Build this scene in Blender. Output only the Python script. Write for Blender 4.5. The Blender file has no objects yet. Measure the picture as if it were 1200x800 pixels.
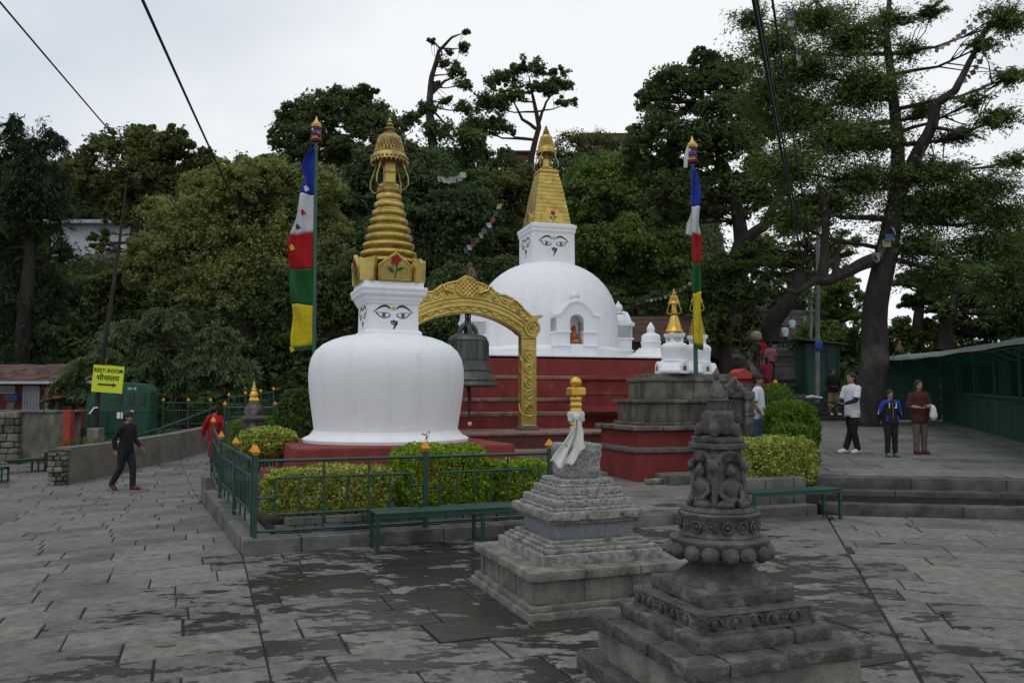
import bpy, bmesh, math, random
import numpy as np
from mathutils import Vector, Matrix, Quaternion, noise as mnoise
from mathutils.kdtree import KDTree

R = math.radians
pi = math.pi
scene = bpy.context.scene
col = scene.collection
rnd = random.Random(7)
nrg = np.random.default_rng(7)

# ------------------------------------------------------------------ camera, sky, sun, exposure
FPX, EYE, PITCH = 950.0, 1.7, math.atan(66 / 950)
cam_d = bpy.data.cameras.new('camera')
cam_d.sensor_width = 36.0
cam_d.lens = 36.0 * FPX / 1200.0
cam_d.clip_end = 2000
cam = bpy.data.objects.new('camera', cam_d)
cam.location = (0, 0, EYE)
cam.rotation_euler = (pi / 2 + PITCH, 0, 0)
col.objects.link(cam)
scene.camera = cam

SUN_EL, SUN_AZ = R(66), R(205)          # azimuth measured clockwise from +Y
world = bpy.data.worlds.new('World')
scene.world = world
world.use_nodes = True
wn, wl = world.node_tree.nodes, world.node_tree.links
wn.clear()
w_out = wn.new('ShaderNodeOutputWorld')
w_bg = wn.new('ShaderNodeBackground')
w_bg.inputs['Strength'].default_value = 0.1
w_sky = wn.new('ShaderNodeTexSky')
w_sky.sky_type = 'NISHITA'
w_sky.sun_disc = False
w_sky.sun_elevation = SUN_EL
w_sky.sun_rotation = SUN_AZ
w_tc = wn.new('ShaderNodeTexCoord')
w_map = wn.new('ShaderNodeMapping')
w_map.inputs['Scale'].default_value = (1.0, 1.0, 1.6)
w_noi = wn.new('ShaderNodeTexNoise')
w_noi.inputs['Scale'].default_value = 1.25
w_noi.inputs['Detail'].default_value = 6
w_noi.inputs['Roughness'].default_value = 0.5
w_rmp = wn.new('ShaderNodeValToRGB')     # cloud deck: a little bluer and greyer where it thickens
w_rmp.color_ramp.elements[0].position = 0.36
w_rmp.color_ramp.elements[0].color = (5.9, 6.7, 7.6, 1)
w_rmp.color_ramp.elements[1].position = 0.62
w_rmp.color_ramp.elements[1].color = (9.8, 10.0, 10.2, 1)
w_mix = wn.new('ShaderNodeMix')
w_mix.data_type = 'RGBA'
w_mix.inputs[0].default_value = 0.93
wl.new(w_tc.outputs['Generated'], w_map.inputs['Vector'])
wl.new(w_map.outputs['Vector'], w_noi.inputs['Vector'])
wl.new(w_noi.outputs['Fac'], w_rmp.inputs['Fac'])
wl.new(w_sky.outputs['Color'], w_mix.inputs[6])
wl.new(w_rmp.outputs['Color'], w_mix.inputs[7])
wl.new(w_mix.outputs[2], w_bg.inputs['Color'])
wl.new(w_bg.outputs['Background'], w_out.inputs['Surface'])

sun_d = bpy.data.lights.new('sun', 'SUN')
sun_d.energy = 0.5
sun_d.angle = R(35)
sun_d.color = (1.0, 0.97, 0.92)
sun = bpy.data.objects.new('sun', sun_d)
sun.rotation_euler = (pi / 2 - SUN_EL, 0, -SUN_AZ + pi)
sun.location = (0, 0, 60)
col.objects.link(sun)

vs = scene.view_settings
vs.view_transform = 'Standard'
vs.look = 'None'
vs.exposure = 0.0
vs.gamma = 1.0
vs.use_curve_mapping = False
try:
    scene.cycles.use_denoising = True
    scene.cycles.max_bounces = 6
    scene.cycles.diffuse_bounces = 3
    scene.cycles.transparent_max_bounces = 6
except Exception:
    pass


# ------------------------------------------------------------------ measuring helpers
def P(u, v, Y):
    """World point seen at photo pixel (u, v) standing Y metres in front of the viewer."""
    t = (400 - v) / FPX
    k = math.cos(PITCH) - math.sin(PITCH) * t
    return Vector((Y * ((u - 600) / FPX) / k, Y, EYE + Y * (math.sin(PITCH) + math.cos(PITCH) * t) / k))


def Zv(v, Y):
    return P(600, v, Y).z


def sstep(a, b, x):
    t = min(1.0, max(0.0, (x - a) / (b - a)))
    return t * t * (3 - 2 * t)


def rot2(a):
    return Vector((math.cos(a), math.sin(a), 0)), Vector((-math.sin(a), math.cos(a), 0))


STAIR_U = [(29, 948), (31, 945), (33, 932), (37, 921), (41, 911), (50, 909), (60, 918), (80, 930), (140, 932)]


def stair_x(Y):
    for (y0, u0), (y1, u1) in zip(STAIR_U, STAIR_U[1:]):
        if Y <= y1:
            u = u0 + (u1 - u0) * (max(Y, y0) - y0) / (y1 - y0)
            return (u - 600) / FPX * Y
    return .35 * Y


STAIR = [(29.0, 0.86), (31.0, 1.5), (33.0, 1.55), (37.0, 2.65), (47.0, 4.0), (60.0, 5.8), (75.0, 9.3), (95.0, 14.5), (140.0, 17.0)]


def stair_z(Y):
    if Y <= STAIR[0][0]:
        return 0.48 + 0.0235 * (Y - 12.9)
    for (y0, z0), (y1, z1) in zip(STAIR, STAIR[1:]):
        if Y <= y1:
            return z0 + (z1 - z0) * (Y - y0) / (y1 - y0)
    return STAIR[-1][1]


def plaza_z(x, y):
    d = -0.24 * sstep(1.5, 8.5, -x)
    if y > 16:
        d += 0.05 * (y - 16) * sstep(2, 7, -x)
    return d


def terrain_z(x, y):
    if y < 8:
        return plaza_z(x, y)
    a = x / max(y, 1)
    base = plaza_z(x, min(y, 26))
    # wooded hill, steep behind the stupas and to the left, gentle along the stairway and beyond
    steep = base + 0.45 * max(0, min(y, 95) - 31) + 0.05 * max(0, y - 95)
    gentle = stair_z(y) - 0.15
    if y < 24:
        gentle = 0
    w = sstep(0.235, 0.285, a)
    far_right = 0.5 + 0.11 * max(0, min(y, 60) - 30) - 0.1 * max(0, y - 60)
    wr = sstep(0.39, 0.46, a)
    if y < 24:
        far_right = 0
    z = steep * (1 - w) + gentle * w
    z = z * (1 - wr) + far_right * wr
    if y > 26:
        z += 0.5 * mnoise.noise(Vector((x * 0.15, y * 0.15, 0.3))) * sstep(30, 40, y) * (1 - sstep(0.22, 0.27, a) * (1 - sstep(0.40, 0.46, a)))
    return z


# ------------------------------------------------------------------ mesh helpers
def np_mesh(name, verts, faces, tint=None, smooth=False):
    verts = np.asarray(verts, dtype=np.float32)
    faces = np.asarray(faces, dtype=np.int32)
    k = faces.shape[1]
    me = bpy.data.meshes.new(name)
    me.vertices.add(len(verts))
    me.vertices.foreach_set('co', verts.ravel())
    me.loops.add(faces.size)
    me.loops.foreach_set('vertex_index', faces.ravel())
    me.polygons.add(len(faces))
    me.polygons.foreach_set('loop_start', np.arange(0, faces.size, k, dtype=np.int32))
    if smooth:
        me.polygons.foreach_set('use_smooth', np.ones(len(faces), dtype=bool))
    if tint is not None:
        at = me.attributes.new('tint', 'FLOAT', 'FACE')
        at.data.foreach_set('value', np.asarray(tint, dtype=np.float32))
    me.update(calc_edges=True)
    return me


def link(name, me, mat=None, parent=None, loc=None, rz=None):
    o = bpy.data.objects.new(name, me)
    col.objects.link(o)
    if mat is not None and me is not None:
        if not me.materials:
            for m in (mat if isinstance(mat, (list, tuple)) else [mat]):
                me.materials.append(m)
    if parent is not None:
        o.parent = parent
    if loc is not None:
        o.location = loc
    if rz is not None:
        o.rotation_euler = (0, 0, rz)
    return o


def tag(o, label, cat, group=None, kind=None):
    o['label'] = label
    if cat:
        o['category'] = cat
    if group:
        o['group'] = group
    if kind:
        o['kind'] = kind
    return o


def thing(name, label, cat, loc=(0, 0, 0), rz=0, group=None):
    o = bpy.data.objects.new(name, None)
    o.empty_display_size = 0.2
    col.objects.link(o)
    o.location = loc
    o.rotation_euler = (0, 0, rz)
    return tag(o, label, cat, group)


def copy_tree(o, parent=None):
    c = o.copy()
    col.objects.link(c)
    c.parent = parent
    for ch in [x for x in bpy.data.objects if x.parent == o]:
        copy_tree(ch, c)
    return c


def clone(o, parent, loc=None, rot=None, scale=None):
    c = bpy.data.objects.new(o.name.split('.')[0], o.data)
    col.objects.link(c)
    c.parent = parent
    c.location = loc if loc is not None else o.location
    c.rotation_euler = rot if rot is not None else o.rotation_euler
    if scale is not None:
        c.scale = scale
    return c


class MB:
    """Collects closed pieces; build() links them as one mesh object."""

    def __init__(self):
        self.v, self.f, self.tags = [], [], []
        self.cur = 0

    def add(self, vs_, fs):
        o = len(self.v)
        self.v.extend([tuple(p) for p in vs_])
        self.tags.extend([self.cur] * len(vs_))
        self.f.extend([tuple(i + o for i in f) for f in fs])
        return self

    def box(self, c, s, rz=0, top=1.0, rx=0, ry=0):
        m = Matrix.Rotation(rz, 3, 'Z') @ Matrix.Rotation(ry, 3, 'Y') @ Matrix.Rotation(rx, 3, 'X')
        c = Vector(c)
        vs_ = []
        for z in (-1, 1):
            k = top if z > 0 else 1.0
            for x, y in ((-1, -1), (1, -1), (1, 1), (-1, 1)):
                vs_.append(c + m @ Vector((x * s[0] / 2 * k, y * s[1] / 2 * k, z * s[2] / 2)))
        return self.add(vs_, [(3, 2, 1, 0), (4, 5, 6, 7), (0, 1, 5, 4), (1, 2, 6, 5), (2, 3, 7, 6), (3, 0, 4, 7)])

    def prism(self, poly, z0, z1):
        n = len(poly)
        f0 = z0 if callable(z0) else (lambda p: z0)
        f1 = z1 if callable(z1) else (lambda p: z1)
        vs_ = [(p[0], p[1], f0(p)) for p in poly] + [(p[0], p[1], f1(p)) for p in poly]
        fs = [tuple(range(n - 1, -1, -1)), tuple(range(n, 2 * n))]
        fs += [(i, (i + 1) % n, n + (i + 1) % n, n + i) for i in range(n)]
        return self.add(vs_, fs)

    def plate(self, poly, y0, y1, m=None):
        """Outline in x,z extruded along y; m maps to the thing's frame."""
        n = len(poly)
        a = sum(poly[i][0] * poly[(i + 1) % n][1] - poly[(i + 1) % n][0] * poly[i][1] for i in range(n))
        if a < 0:
            poly = poly[::-1]
        m = m or Matrix.Identity(4)
        vs_ = [m @ Vector((p[0], y0, p[1])) for p in poly] + [m @ Vector((p[0], y1, p[1])) for p in poly]
        fs = [tuple(range(n)), tuple(range(2 * n - 1, n - 1, -1))]
        fs += [(i, n + i, n + (i + 1) % n, (i + 1) % n) for i in range(n)]
        return self.add(vs_, fs)

    def lathe(self, prof, seg=32, c=(0, 0, 0), fn=None, closed=False):
        vs_, fs = [], []
        n = len(prof)
        for i, (r, z) in enumerate(prof):
            for k in range(seg):
                a = 2 * pi * k / seg
                rr = r * (fn(a, z) if fn else 1.0)
                vs_.append((c[0] + rr * math.cos(a), c[1] + rr * math.sin(a), c[2] + z))
        for i in range(n - 1):
            for k in range(seg):
                fs.append((i * seg + k, i * seg + (k + 1) % seg, (i + 1) * seg + (k + 1) % seg, (i + 1) * seg + k))
        if closed:
            for k in range(seg):
                fs.append(((n - 1) * seg + k, (n - 1) * seg + (k + 1) % seg, (k + 1) % seg, k))
        else:
            fs.append(tuple(range(seg - 1, -1, -1)))
            fs.append(tuple((n - 1) * seg + k for k in range(seg)))
        return self.add(vs_, fs)

    def sq(self, prof, c=(0, 0, 0), rz=0):
        """Square-plan lathe: prof of (half side, z)."""
        vs_, fs = [], []
        for h, z in prof:
            for x, y in ((-1, -1), (1, -1), (1, 1), (-1, 1)):
                p = Matrix.Rotation(rz, 3, 'Z') @ Vector((x * h, y * h, z))
                vs_.append(Vector(c) + p)
        n = len(prof)
        for i in range(n - 1):
            for k in range(4):
                fs.append((i * 4 + k, i * 4 + (k + 1) % 4, (i + 1) * 4 + (k + 1) % 4, (i + 1) * 4 + k))
        fs.append((3, 2, 1, 0))
        fs.append(tuple((n - 1) * 4 + k for k in range(4)))
        return self.add(vs_, fs)

    def tube(self, pts, rad, seg=8, ell=None):
        pts = [Vector(p) for p in pts]
        n = len(pts)
        if not isinstance(rad, (list, tuple)):
            rad = [rad] * n
        tan = [(pts[min(i + 1, n - 1)] - pts[max(i - 1, 0)]).normalized() for i in range(n)]
        up = Vector((0, 0, 1)) if abs(tan[0].z) < 0.9 else Vector((0, 1, 0))
        x = tan[0].cross(up).normalized()
        vs_, fs = [], []
        for i in range(n):
            x = (x - tan[i] * x.dot(tan[i]))
            x = x.normalized() if x.length > 1e-6 else tan[i].orthogonal().normalized()
            y = tan[i].cross(x)
            for k in range(seg):
                a = 2 * pi * k / seg
                e = ell if ell else 1.0
                vs_.append(pts[i] + (x * math.cos(a) + y * math.sin(a) * e) * rad[i])
        for i in range(n - 1):
            for k in range(seg):
                fs.append((i * seg + k, i * seg + (k + 1) % seg, (i + 1) * seg + (k + 1) % seg, (i + 1) * seg + k))
        fs.append(tuple(range(seg - 1, -1, -1)))
        fs.append(tuple((n - 1) * seg + k for k in range(seg)))
        return self.add(vs_, fs)

    def ball(self, c, r, seg=12, rings=8, m=None):
        if not isinstance(r, (list, tuple)):
            r = (r, r, r)
        c = Vector(c)
        vs_, fs = [], []
        for i in range(1, rings):
            t = pi * i / rings
            for k in range(seg):
                a = 2 * pi * k / seg
                p = Vector((r[0] * math.sin(t) * math.cos(a), r[1] * math.sin(t) * math.sin(a), -r[2] * math.cos(t)))
                vs_.append(c + (m @ p if m else p))
        b = len(vs_)
        lo, hi = Vector((0, 0, -r[2])), Vector((0, 0, r[2]))
        vs_.append(c + (m @ lo if m else lo))
        vs_.append(c + (m @ hi if m else hi))
        for i in range(rings - 2):
            for k in range(seg):
                fs.append((i * seg + k, i * seg + (k + 1) % seg, (i + 1) * seg + (k + 1) % seg, (i + 1) * seg + k))
        for k in range(seg):
            fs.append((b, (k + 1) % seg, k))
            fs.append((b + 1, (rings - 2) * seg + k, (rings - 2) * seg + (k + 1) % seg))
        return self.add(vs_, fs)

    def loft(self, rings, seg=16):
        """rings: (centre, rx, ry) horizontal ellipses."""
        vs_, fs = [], []
        for c, rx, ry in rings:
            for k in range(seg):
                a = 2 * pi * k / seg
                vs_.append((c[0] + rx * math.cos(a), c[1] + ry * math.sin(a), c[2]))
        n = len(rings)
        for i in range(n - 1):
            for k in range(seg):
                fs.append((i * seg + k, i * seg + (k + 1) % seg, (i + 1) * seg + (k + 1) % seg, (i + 1) * seg + k))
        fs.append(tuple(range(seg - 1, -1, -1)))
        fs.append(tuple((n - 1) * seg + k for k in range(seg)))
        return self.add(vs_, fs)

    def stone(self, c, s, rz=0, cell=0.06, r=0.015, amp=0.006, freq=6.0, top=1.0, seed=0.0):
        """Worn stone block: a box with rounded arrises and an uneven skin."""
        hx = [x / 2 for x in s]
        axes = []
        for d in range(3):
            L = hx[d]
            rr = min(r, L * 0.45)
            n = max(1, min(40, int((2 * L - 2 * rr) / cell)))
            axes.append([-L, -L + rr * 0.3, -L + rr] + [-L + rr + (2 * L - 2 * rr) * i / n for i in range(1, n)] + [L - rr, L - rr * 0.3, L])
        idx, vs_, fs = {}, [], []
        m = Matrix.Rotation(rz, 3, 'Z')
        C = Vector(c)

        def vid(i, j, k):
            key = (i, j, k)
            if key in idx:
                return idx[key]
            p = [axes[0][i], axes[1][j], axes[2][k]]
            q = [max(-(hx[d] - min(r, hx[d] * .45)), min(hx[d] - min(r, hx[d] * .45), p[d])) for d in range(3)]
            d_ = Vector([p[e] - q[e] for e in range(3)])
            pv = Vector(p)
            if d_.length > 1e-9:
                pv = Vector(q) + d_.normalized() * min(r, min(hx) * .45)
            t = 1 + (top - 1) * (pv.z / hx[2] * 0.5 + 0.5)
            pv.x *= t
            pv.y *= t
            w = C + m @ pv
            nv = mnoise.noise_vector((w + Vector((seed, seed * 2, 0))) * freq)
            w = w + nv * amp + mnoise.noise_vector((w + Vector((seed, 0, 3))) * freq * 3.3) * amp * 0.5
            idx[key] = len(vs_)
            vs_.append(w)
            return idx[key]
        nx, ny, nz = len(axes[0]) - 1, len(axes[1]) - 1, len(axes[2]) - 1
        for i in range(nx):
            for j in range(ny):
                fs.append((vid(i, j, 0), vid(i, j + 1, 0), vid(i + 1, j + 1, 0), vid(i + 1, j, 0)))
                fs.append((vid(i, j, nz), vid(i + 1, j, nz), vid(i + 1, j + 1, nz), vid(i, j + 1, nz)))
        for i in range(nx):
            for k in range(nz):
                fs.append((vid(i, 0, k), vid(i + 1, 0, k), vid(i + 1, 0, k + 1), vid(i, 0, k + 1)))
                fs.append((vid(i, ny, k), vid(i, ny, k + 1), vid(i + 1, ny, k + 1), vid(i + 1, ny, k)))
        for j in range(ny):
            for k in range(nz):
                fs.append((vid(0, j, k), vid(0, j, k + 1), vid(0, j + 1, k + 1), vid(0, j + 1, k)))
                fs.append((vid(nx, j, k), vid(nx, j + 1, k), vid(nx, j + 1, k + 1), vid(nx, j, k + 1)))
        return self.add(vs_, fs)

    def mesh(self, name, smooth=False):
        me = bpy.data.meshes.new(name)
        me.from_pydata(self.v, [], self.f)
        if smooth:
            me.polygons.foreach_set('use_smooth', [True] * len(me.polygons))
            try:
                me.set_sharp_from_angle(angle=R(42))
            except Exception:
                pass
        me.update()
        return me

    def build(self, name, mat, parent=None, smooth=False, bev=0.0, loc=None, rz=None, seg=2):
        me = self.mesh(name, smooth)
        o = link(name, me, mat, parent, loc, rz)
        if bev:
            b = o.modifiers.new('edge', 'BEVEL')
            b.width = bev
            b.segments = seg
            b.limit_method = 'ANGLE'
            b.angle_limit = R(35)
            b.use_clamp_overlap = True
        return o


def fuse(mb, voxel, smooth_it=4):
    """Melts overlapping closed pieces into one continuous surface."""
    me = bpy.data.meshes.new('raw')
    me.from_pydata(mb.v, [], mb.f)
    o = bpy.data.objects.new('raw', me)
    col.objects.link(o)
    m = o.modifiers.new('r', 'REMESH')
    m.mode = 'VOXEL'
    m.voxel_size = voxel
    if smooth_it:
        s = o.modifiers.new('s', 'SMOOTH')
        s.factor = 0.5
        s.iterations = smooth_it
    dg = bpy.context.evaluated_depsgraph_get()
    out = bpy.data.meshes.new_from_object(o.evaluated_get(dg))
    bpy.data.objects.remove(o)
    bpy.data.meshes.remove(me)
    out.polygons.foreach_set('use_smooth', [True] * len(out.polygons))
    return out


def spiral(c, r0, r1, turns, a0, n=18, flip=1):
    return [(c[0] + (r0 + (r1 - r0) * i / (n - 1)) * math.cos(a0 + flip * turns * 2 * pi * i / (n - 1)),
             c[1] + (r0 + (r1 - r0) * i / (n - 1)) * math.sin(a0 + flip * turns * 2 * pi * i / (n - 1))) for i in range(n)]


# ------------------------------------------------------------------ materials
MATS = {}


def mat(name, c1, c2=None, scale=3.0, rough=0.8, bump=0.0, bscale=None, metal=0.0, spec=0.3, lo=0.35, hi=0.65,
        c3=None, s3=0.7, t3=(0.55, 0.7), space='POS', tint=0.0, trans=0.0, streak=None, detail=6):
    """Procedural material: two colours mixed by noise, an optional third as patches, bump from noise."""
    m = bpy.data.materials.new(name)
    m.use_nodes = True
    nt = m.node_tree
    N, L = nt.nodes, nt.links
    b = N['Principled BSDF']
    b.inputs['Roughness'].default_value = rough
    b.inputs['Metallic'].default_value = metal
    b.inputs['Specular IOR Level'].default_value = spec
    if space == 'POS':
        vec = N.new('ShaderNodeNewGeometry').outputs['Position']
    else:
        vec = N.new('ShaderNodeTexCoord').outputs['Object']
    if streak:
        mp = N.new('ShaderNodeMapping')
        mp.inputs['Scale'].default_value = streak
        L.new(vec, mp.inputs['Vector'])
        svec = mp.outputs['Vector']
    else:
        svec = vec

    def noise_fac(sc, a, bb, v=None, det=detail):
        n = N.new('ShaderNodeTexNoise')
        n.inputs['Scale'].default_value = sc
        n.inputs['Detail'].default_value = det
        n.inputs['Roughness'].default_value = 0.6
        L.new(v or vec, n.inputs['Vector'])
        r = N.new('ShaderNodeMapRange')
        r.inputs['From Min'].default_value = a
        r.inputs['From Max'].default_value = bb
        L.new(n.outputs['Fac'], r.inputs['Value'])
        return r.outputs['Result'], n.outputs['Fac']

    def mix(fac, a, bb, mode='MIX'):
        x = N.new('ShaderNodeMix')
        x.data_type = 'RGBA'
        x.blend_type = mode
        for sock, val in ((0, fac), (6, a), (7, bb)):
            if hasattr(val, 'is_output'):
                L.new(val, x.inputs[sock])
            elif sock == 0:
                x.inputs[0].default_value = val
            else:
                x.inputs[sock].default_value = (*val[:3], 1)
        return x.outputs[2]
    colr = None
    if c2 is not None:
        f, _ = noise_fac(scale, lo, hi, svec)
        colr = mix(f, c1, c2)
    if c3 is not None:
        f, _ = noise_fac(s3, t3[0], t3[1])
        colr = mix(f, colr if colr is not None else c1, c3)
    if tint:
        at = N.new('ShaderNodeAttribute')
        at.attribute_name = 'tint'
        mr = N.new('ShaderNodeMapRange')
        mr.inputs['To Min'].default_value = 1 - tint
        mr.inputs['To Max'].default_value = 1 + tint
        L.new(at.outputs['Fac'], mr.inputs['Value'])
        cc = N.new('ShaderNodeCombineColor')
        for i in range(3):
            L.new(mr.outputs['Result'], cc.inputs[i])
        colr = mix(1.0, colr if colr is not None else c1, cc.outputs['Color'], 'MULTIPLY')
    if colr is not None:
        L.new(colr, b.inputs['Base Color'])
    else:
        b.inputs['Base Color'].default_value = (*c1, 1)
    if bump:
        _, raw = noise_fac(bscale or scale * 3, 0, 1, None, 8)
        bp = N.new('ShaderNodeBump')
        bp.inputs['Strength'].default_value = 1.0
        bp.inputs['Distance'].default_value = bump
        L.new(raw, bp.inputs['Height'])
        L.new(bp.outputs['Normal'], b.inputs['Normal'])
    if trans:
        tr = N.new('ShaderNodeBsdfTranslucent')
        if colr is not None:
            L.new(colr, tr.inputs['Color'])
        else:
            tr.inputs['Color'].default_value = (*c1, 1)
        ms = N.new('ShaderNodeMixShader')
        ms.inputs[0].default_value = trans
        L.new(b.outputs['BSDF'], ms.inputs[1])
        L.new(tr.outputs['BSDF'], ms.inputs[2])
        L.new(ms.outputs[0], N['Material Output'].inputs['Surface'])
    MATS[name] = m
    return m


white_plaster = mat('white_plaster', (.78, .79, .81), (.66, .665, .675), 2.2, .75, .010, 6, lo=.48, hi=.95, c3=(.54, .53, .50), s3=2.0, t3=(.64, .84), streak=(2.2, 2.2, .30))
red_plaster = mat('red_plaster', (.25, .043, .036), (.165, .031, .027), 2.5, .8, .010, 14, c3=(.25, .115, .095), s3=3.0, t3=(.60, .76), streak=(1.5, 1.5, .5))
red_worn = mat('red_worn', (.30, .20, .165), (.19, .10, .085), 5, .85, .006, 25, c3=(.12, .10, .085), s3=3, t3=(.52, .66))
brick_red = mat('brick_red', (.20, .07, .05), (.11, .06, .05), 6, .85, .004, 30, tint=.3)
gold = mat('gold_paint', (.58, .445, .125), (.42, .30, .070), 4, .36, .006, 18, metal=.72, spec=.5, c3=(.24, .15, .035), s3=5, t3=(.56, .74))
gold_dark = mat('gold_old', (.50, .38, .13), (.26, .18, .05), 9, .4, .004, 40, metal=.7, spec=.4)
gold_bright = mat('gold_leafed', (.75, .47, .08), (.60, .36, .05), 5, .3, .002, 30, metal=.6, spec=.5)
orange_paint = mat('orange_paint', (.75, .30, .02), (.6, .22, .015), 8, .45)
stone_pale = mat('stone_pale', (.36, .345, .31), (.17, .165, .15), 15, .85, .022, 34, c3=(.09, .09, .085), s3=8, t3=(.53, .66))
stone_speck = mat('stone_speckled', (.31, .305, .285), (.15, .148, .14), 34, .8, .008, 50, lo=.45, hi=.6, c3=(.42, .41, .36), s3=9, t3=(.62, .74))
stone_base = mat('stone_weathered', (.25, .24, .205), (.115, .112, .098), 6, .82, .022, 26, c3=(.30, .285, .22), s3=1.5, t3=(.57, .72), streak=(1, 1, .45))
stone_dark = mat('stone_dark', (.108, .105, .094), (.046, .045, .041), 7, .66, .030, 26, c3=(.215, .208, .175), s3=6.0, t3=(.54, .72), spec=.4)
stone_mossy = mat('stone_mossy', (.165, .157, .125), (.062, .060, .050), 4, .85, .012, 22, c3=(.24, .225, .17), s3=1.8, t3=(.55, .72), streak=(1, 1, .4))
stone_wall = mat('stone_rubble', (.18, .165, .125), (.085, .08, .065), 5, .85, .012, 20, tint=.4)
stone_blue = mat('stone_blue', (.24, .26, .27), (.15, .165, .175), 40, .75, .006, 60)
concrete = mat('concrete_stained', (.205, .19, .155), (.115, .108, .09), 2.4, .85, .006, 16, c3=(.13, .125, .105), s3=.9, t3=(.55, .7))
kerb_stone = mat('kerb_stone', (.165, .16, .148), (.095, .093, .088), 4, .75, .008, 22, c3=(.05, .05, .048), s3=1.0, t3=(.5, .66))
stair_stone = mat('stair_stone', (.12, .118, .11), (.06, .06, .056), 3, .8, .01, 14, tint=.65)
step_stone_m = mat('step_stone', (.098, .095, .086), (.036, .036, .034), 3, .7, .008, 20, c3=(.22, .205, .17), s3=.8, t3=(.64, .72), tint=.25)
joint_dirt = mat('joint_dirt', (.040, .038, .033), (.024, .023, .020), 5, .9, .01, 20)
soil = mat('garden_soil', (.045, .036, .027), (.025, .021, .017), 8, .95, .02, 20)
earth = mat('earth', (.036, .033, .022), (.020, .020, .014), 1.2, .95, .05, 6, c3=(.022, .030, .012), s3=.35, t3=(.45, .6))
iron_green = mat('iron_green', (.014, .062, .043), (.009, .042, .030), 12, .38, .001, 40, spec=.5)
iron_dark = mat('iron_dark', (.03, .03, .03), (.05, .04, .035), 12, .5, metal=.4)
bell_bronze = mat('bell_bronze', (.105, .115, .105), (.062, .066, .06), 7, .5, .005, 22, metal=.55, spec=.5, streak=(1, 1, .3))
black_rubber = mat('cable_black', (.012, .012, .013), rough=.6)
sheet_green = mat('sheet_green', (.032, .092, .068), (.020, .064, .048), 1.2, .5, .002, 10, spec=.4, streak=(1, 1, .25))
booth_green = mat('booth_green', (.016, .080, .045), (.011, .058, .034), 1.5, .45, .002, 10, spec=.4)
roof_green = mat('roof_sheet', (.075, .105, .09), (.045, .07, .06), 2.5, .5, .002, 14, spec=.4, c3=(.13, .12, .09), s3=1.1, t3=(.56, .7))
roof_film = mat('roof_film', (.10, .46, .28), (.06, .32, .20), 1.6, .5, trans=.75)
pole_metal = mat('pole_metal', (.26, .27, .26), (.16, .17, .16), 3, .5, metal=.3)
pole_green = mat('pole_green', (.03, .11, .07), (.05, .10, .075), 5, .5)
bark = mat('bark', (.048, .041, .033), (.021, .018, .015), 5, .95, .05, 9, streak=(1, 1, .25), c3=(.10, .10, .085), s3=.6, t3=(.6, .75))
bark_dark = mat('bark_dark', (.045, .038, .031), (.022, .019, .016), 4, .95, .04, 8, streak=(1, 1, .25))
wood_post = mat('wood_post', (.11, .085, .065), (.06, .048, .038), 6, .9, .01, 14, streak=(1, 1, .2))
tile_roof_m = mat('roof_tiles', (.15, .075, .060), (.085, .050, .042), 4, .9, .02, 9, c3=(.07, .055, .045), s3=1.5, t3=(.52, .66), tint=.3)
wall_red = mat('wall_red', (.14, .03, .025), (.09, .025, .02), 2, .85)
wall_white = mat('wall_white', (.70, .72, .75), (.58, .60, .63), .8, .8)
wall_brick = mat('wall_brick', (.21, .10, .075), (.13, .07, .055), 2.5, .9, .02, 10)
glass_dark = mat('window_glass', (.02, .023, .026), rough=.15, spec=.6)
door_grey = mat('door_grey', (.36, .37, .37), (.27, .28, .29), 3, .6)
tin = mat('tin_edge', (.42, .46, .50), (.30, .33, .36), 4, .45, metal=.3)
rock_m = mat('rock_face', (.13, .125, .11), (.055, .053, .048), 1.6, .95, .06, 5, c3=(.05, .06, .03), s3=.8, t3=(.52, .66))
sign_yellow = mat('sign_yellow', (.62, .72, .03), (.56, .66, .025), 2, .55)
ink_blue = mat('ink_blue', (.018, .016, .07), rough=.5)
ink_purple = mat('ink_purple', (.06, .012, .05), rough=.5)
ink_black = mat('ink_black', (.012, .012, .014), rough=.5)
paint_white = mat('paint_white', (.8, .8, .8), rough=.6)
paint_olive = mat('paint_olive', (.16, .15, .03), rough=.5)
paint_yellow = mat('paint_yellow', (.62, .36, .02), rough=.5)
paint_red = mat('paint_red', (.30, .015, .02), rough=.5)
paint_leaf = mat('paint_leaf', (.015, .10, .06), rough=.5)
cloth_scarf = mat('scarf_cloth', (.74, .73, .68), (.62, .61, .56), 9, .85, .004, 40, trans=.15)
flag_cols = {
    'blue': mat('flag_blue', (.020, .055, .46), (.015, .04, .36), 4, .8, .002, 60, c3=(0.012, 0.034, 0.285), s3=38, t3=(.54, .60), trans=.3),
    'white': mat('flag_white', (.70, .72, .74), (.60, .62, .64), 4, .8, .002, 60, c3=(0.560, 0.576, 0.592), s3=38, t3=(.54, .60), trans=.3),
    'red': mat('flag_red', (.50, .012, .018), (.38, .010, .014), 4, .8, .002, 60, c3=(0.310, 0.007, 0.011), s3=38, t3=(.54, .60), trans=.3),
    'green': mat('flag_green', (.018, .13, .035), (.013, .10, .028), 4, .8, .002, 60, c3=(0.011, 0.081, 0.022), s3=38, t3=(.54, .60), trans=.3),
    'yellow': mat('flag_yellow', (.72, .62, .02), (.60, .50, .015), 4, .8, .002, 60, c3=(0.446, 0.384, 0.012), s3=38, t3=(.54, .60), trans=.3)}
faded_cols = {'blue': mat('faded_blue', (.10, .14, .26), trans=.3), 'white': mat('faded_white', (.42, .42, .41), trans=.3), 'red': mat('faded_red', (.26, .10, .09), trans=.3), 'green': mat('faded_green', (.09, .16, .10), trans=.3), 'yellow': mat('faded_yellow', (.36, .32, .13), trans=.3)}
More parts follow.
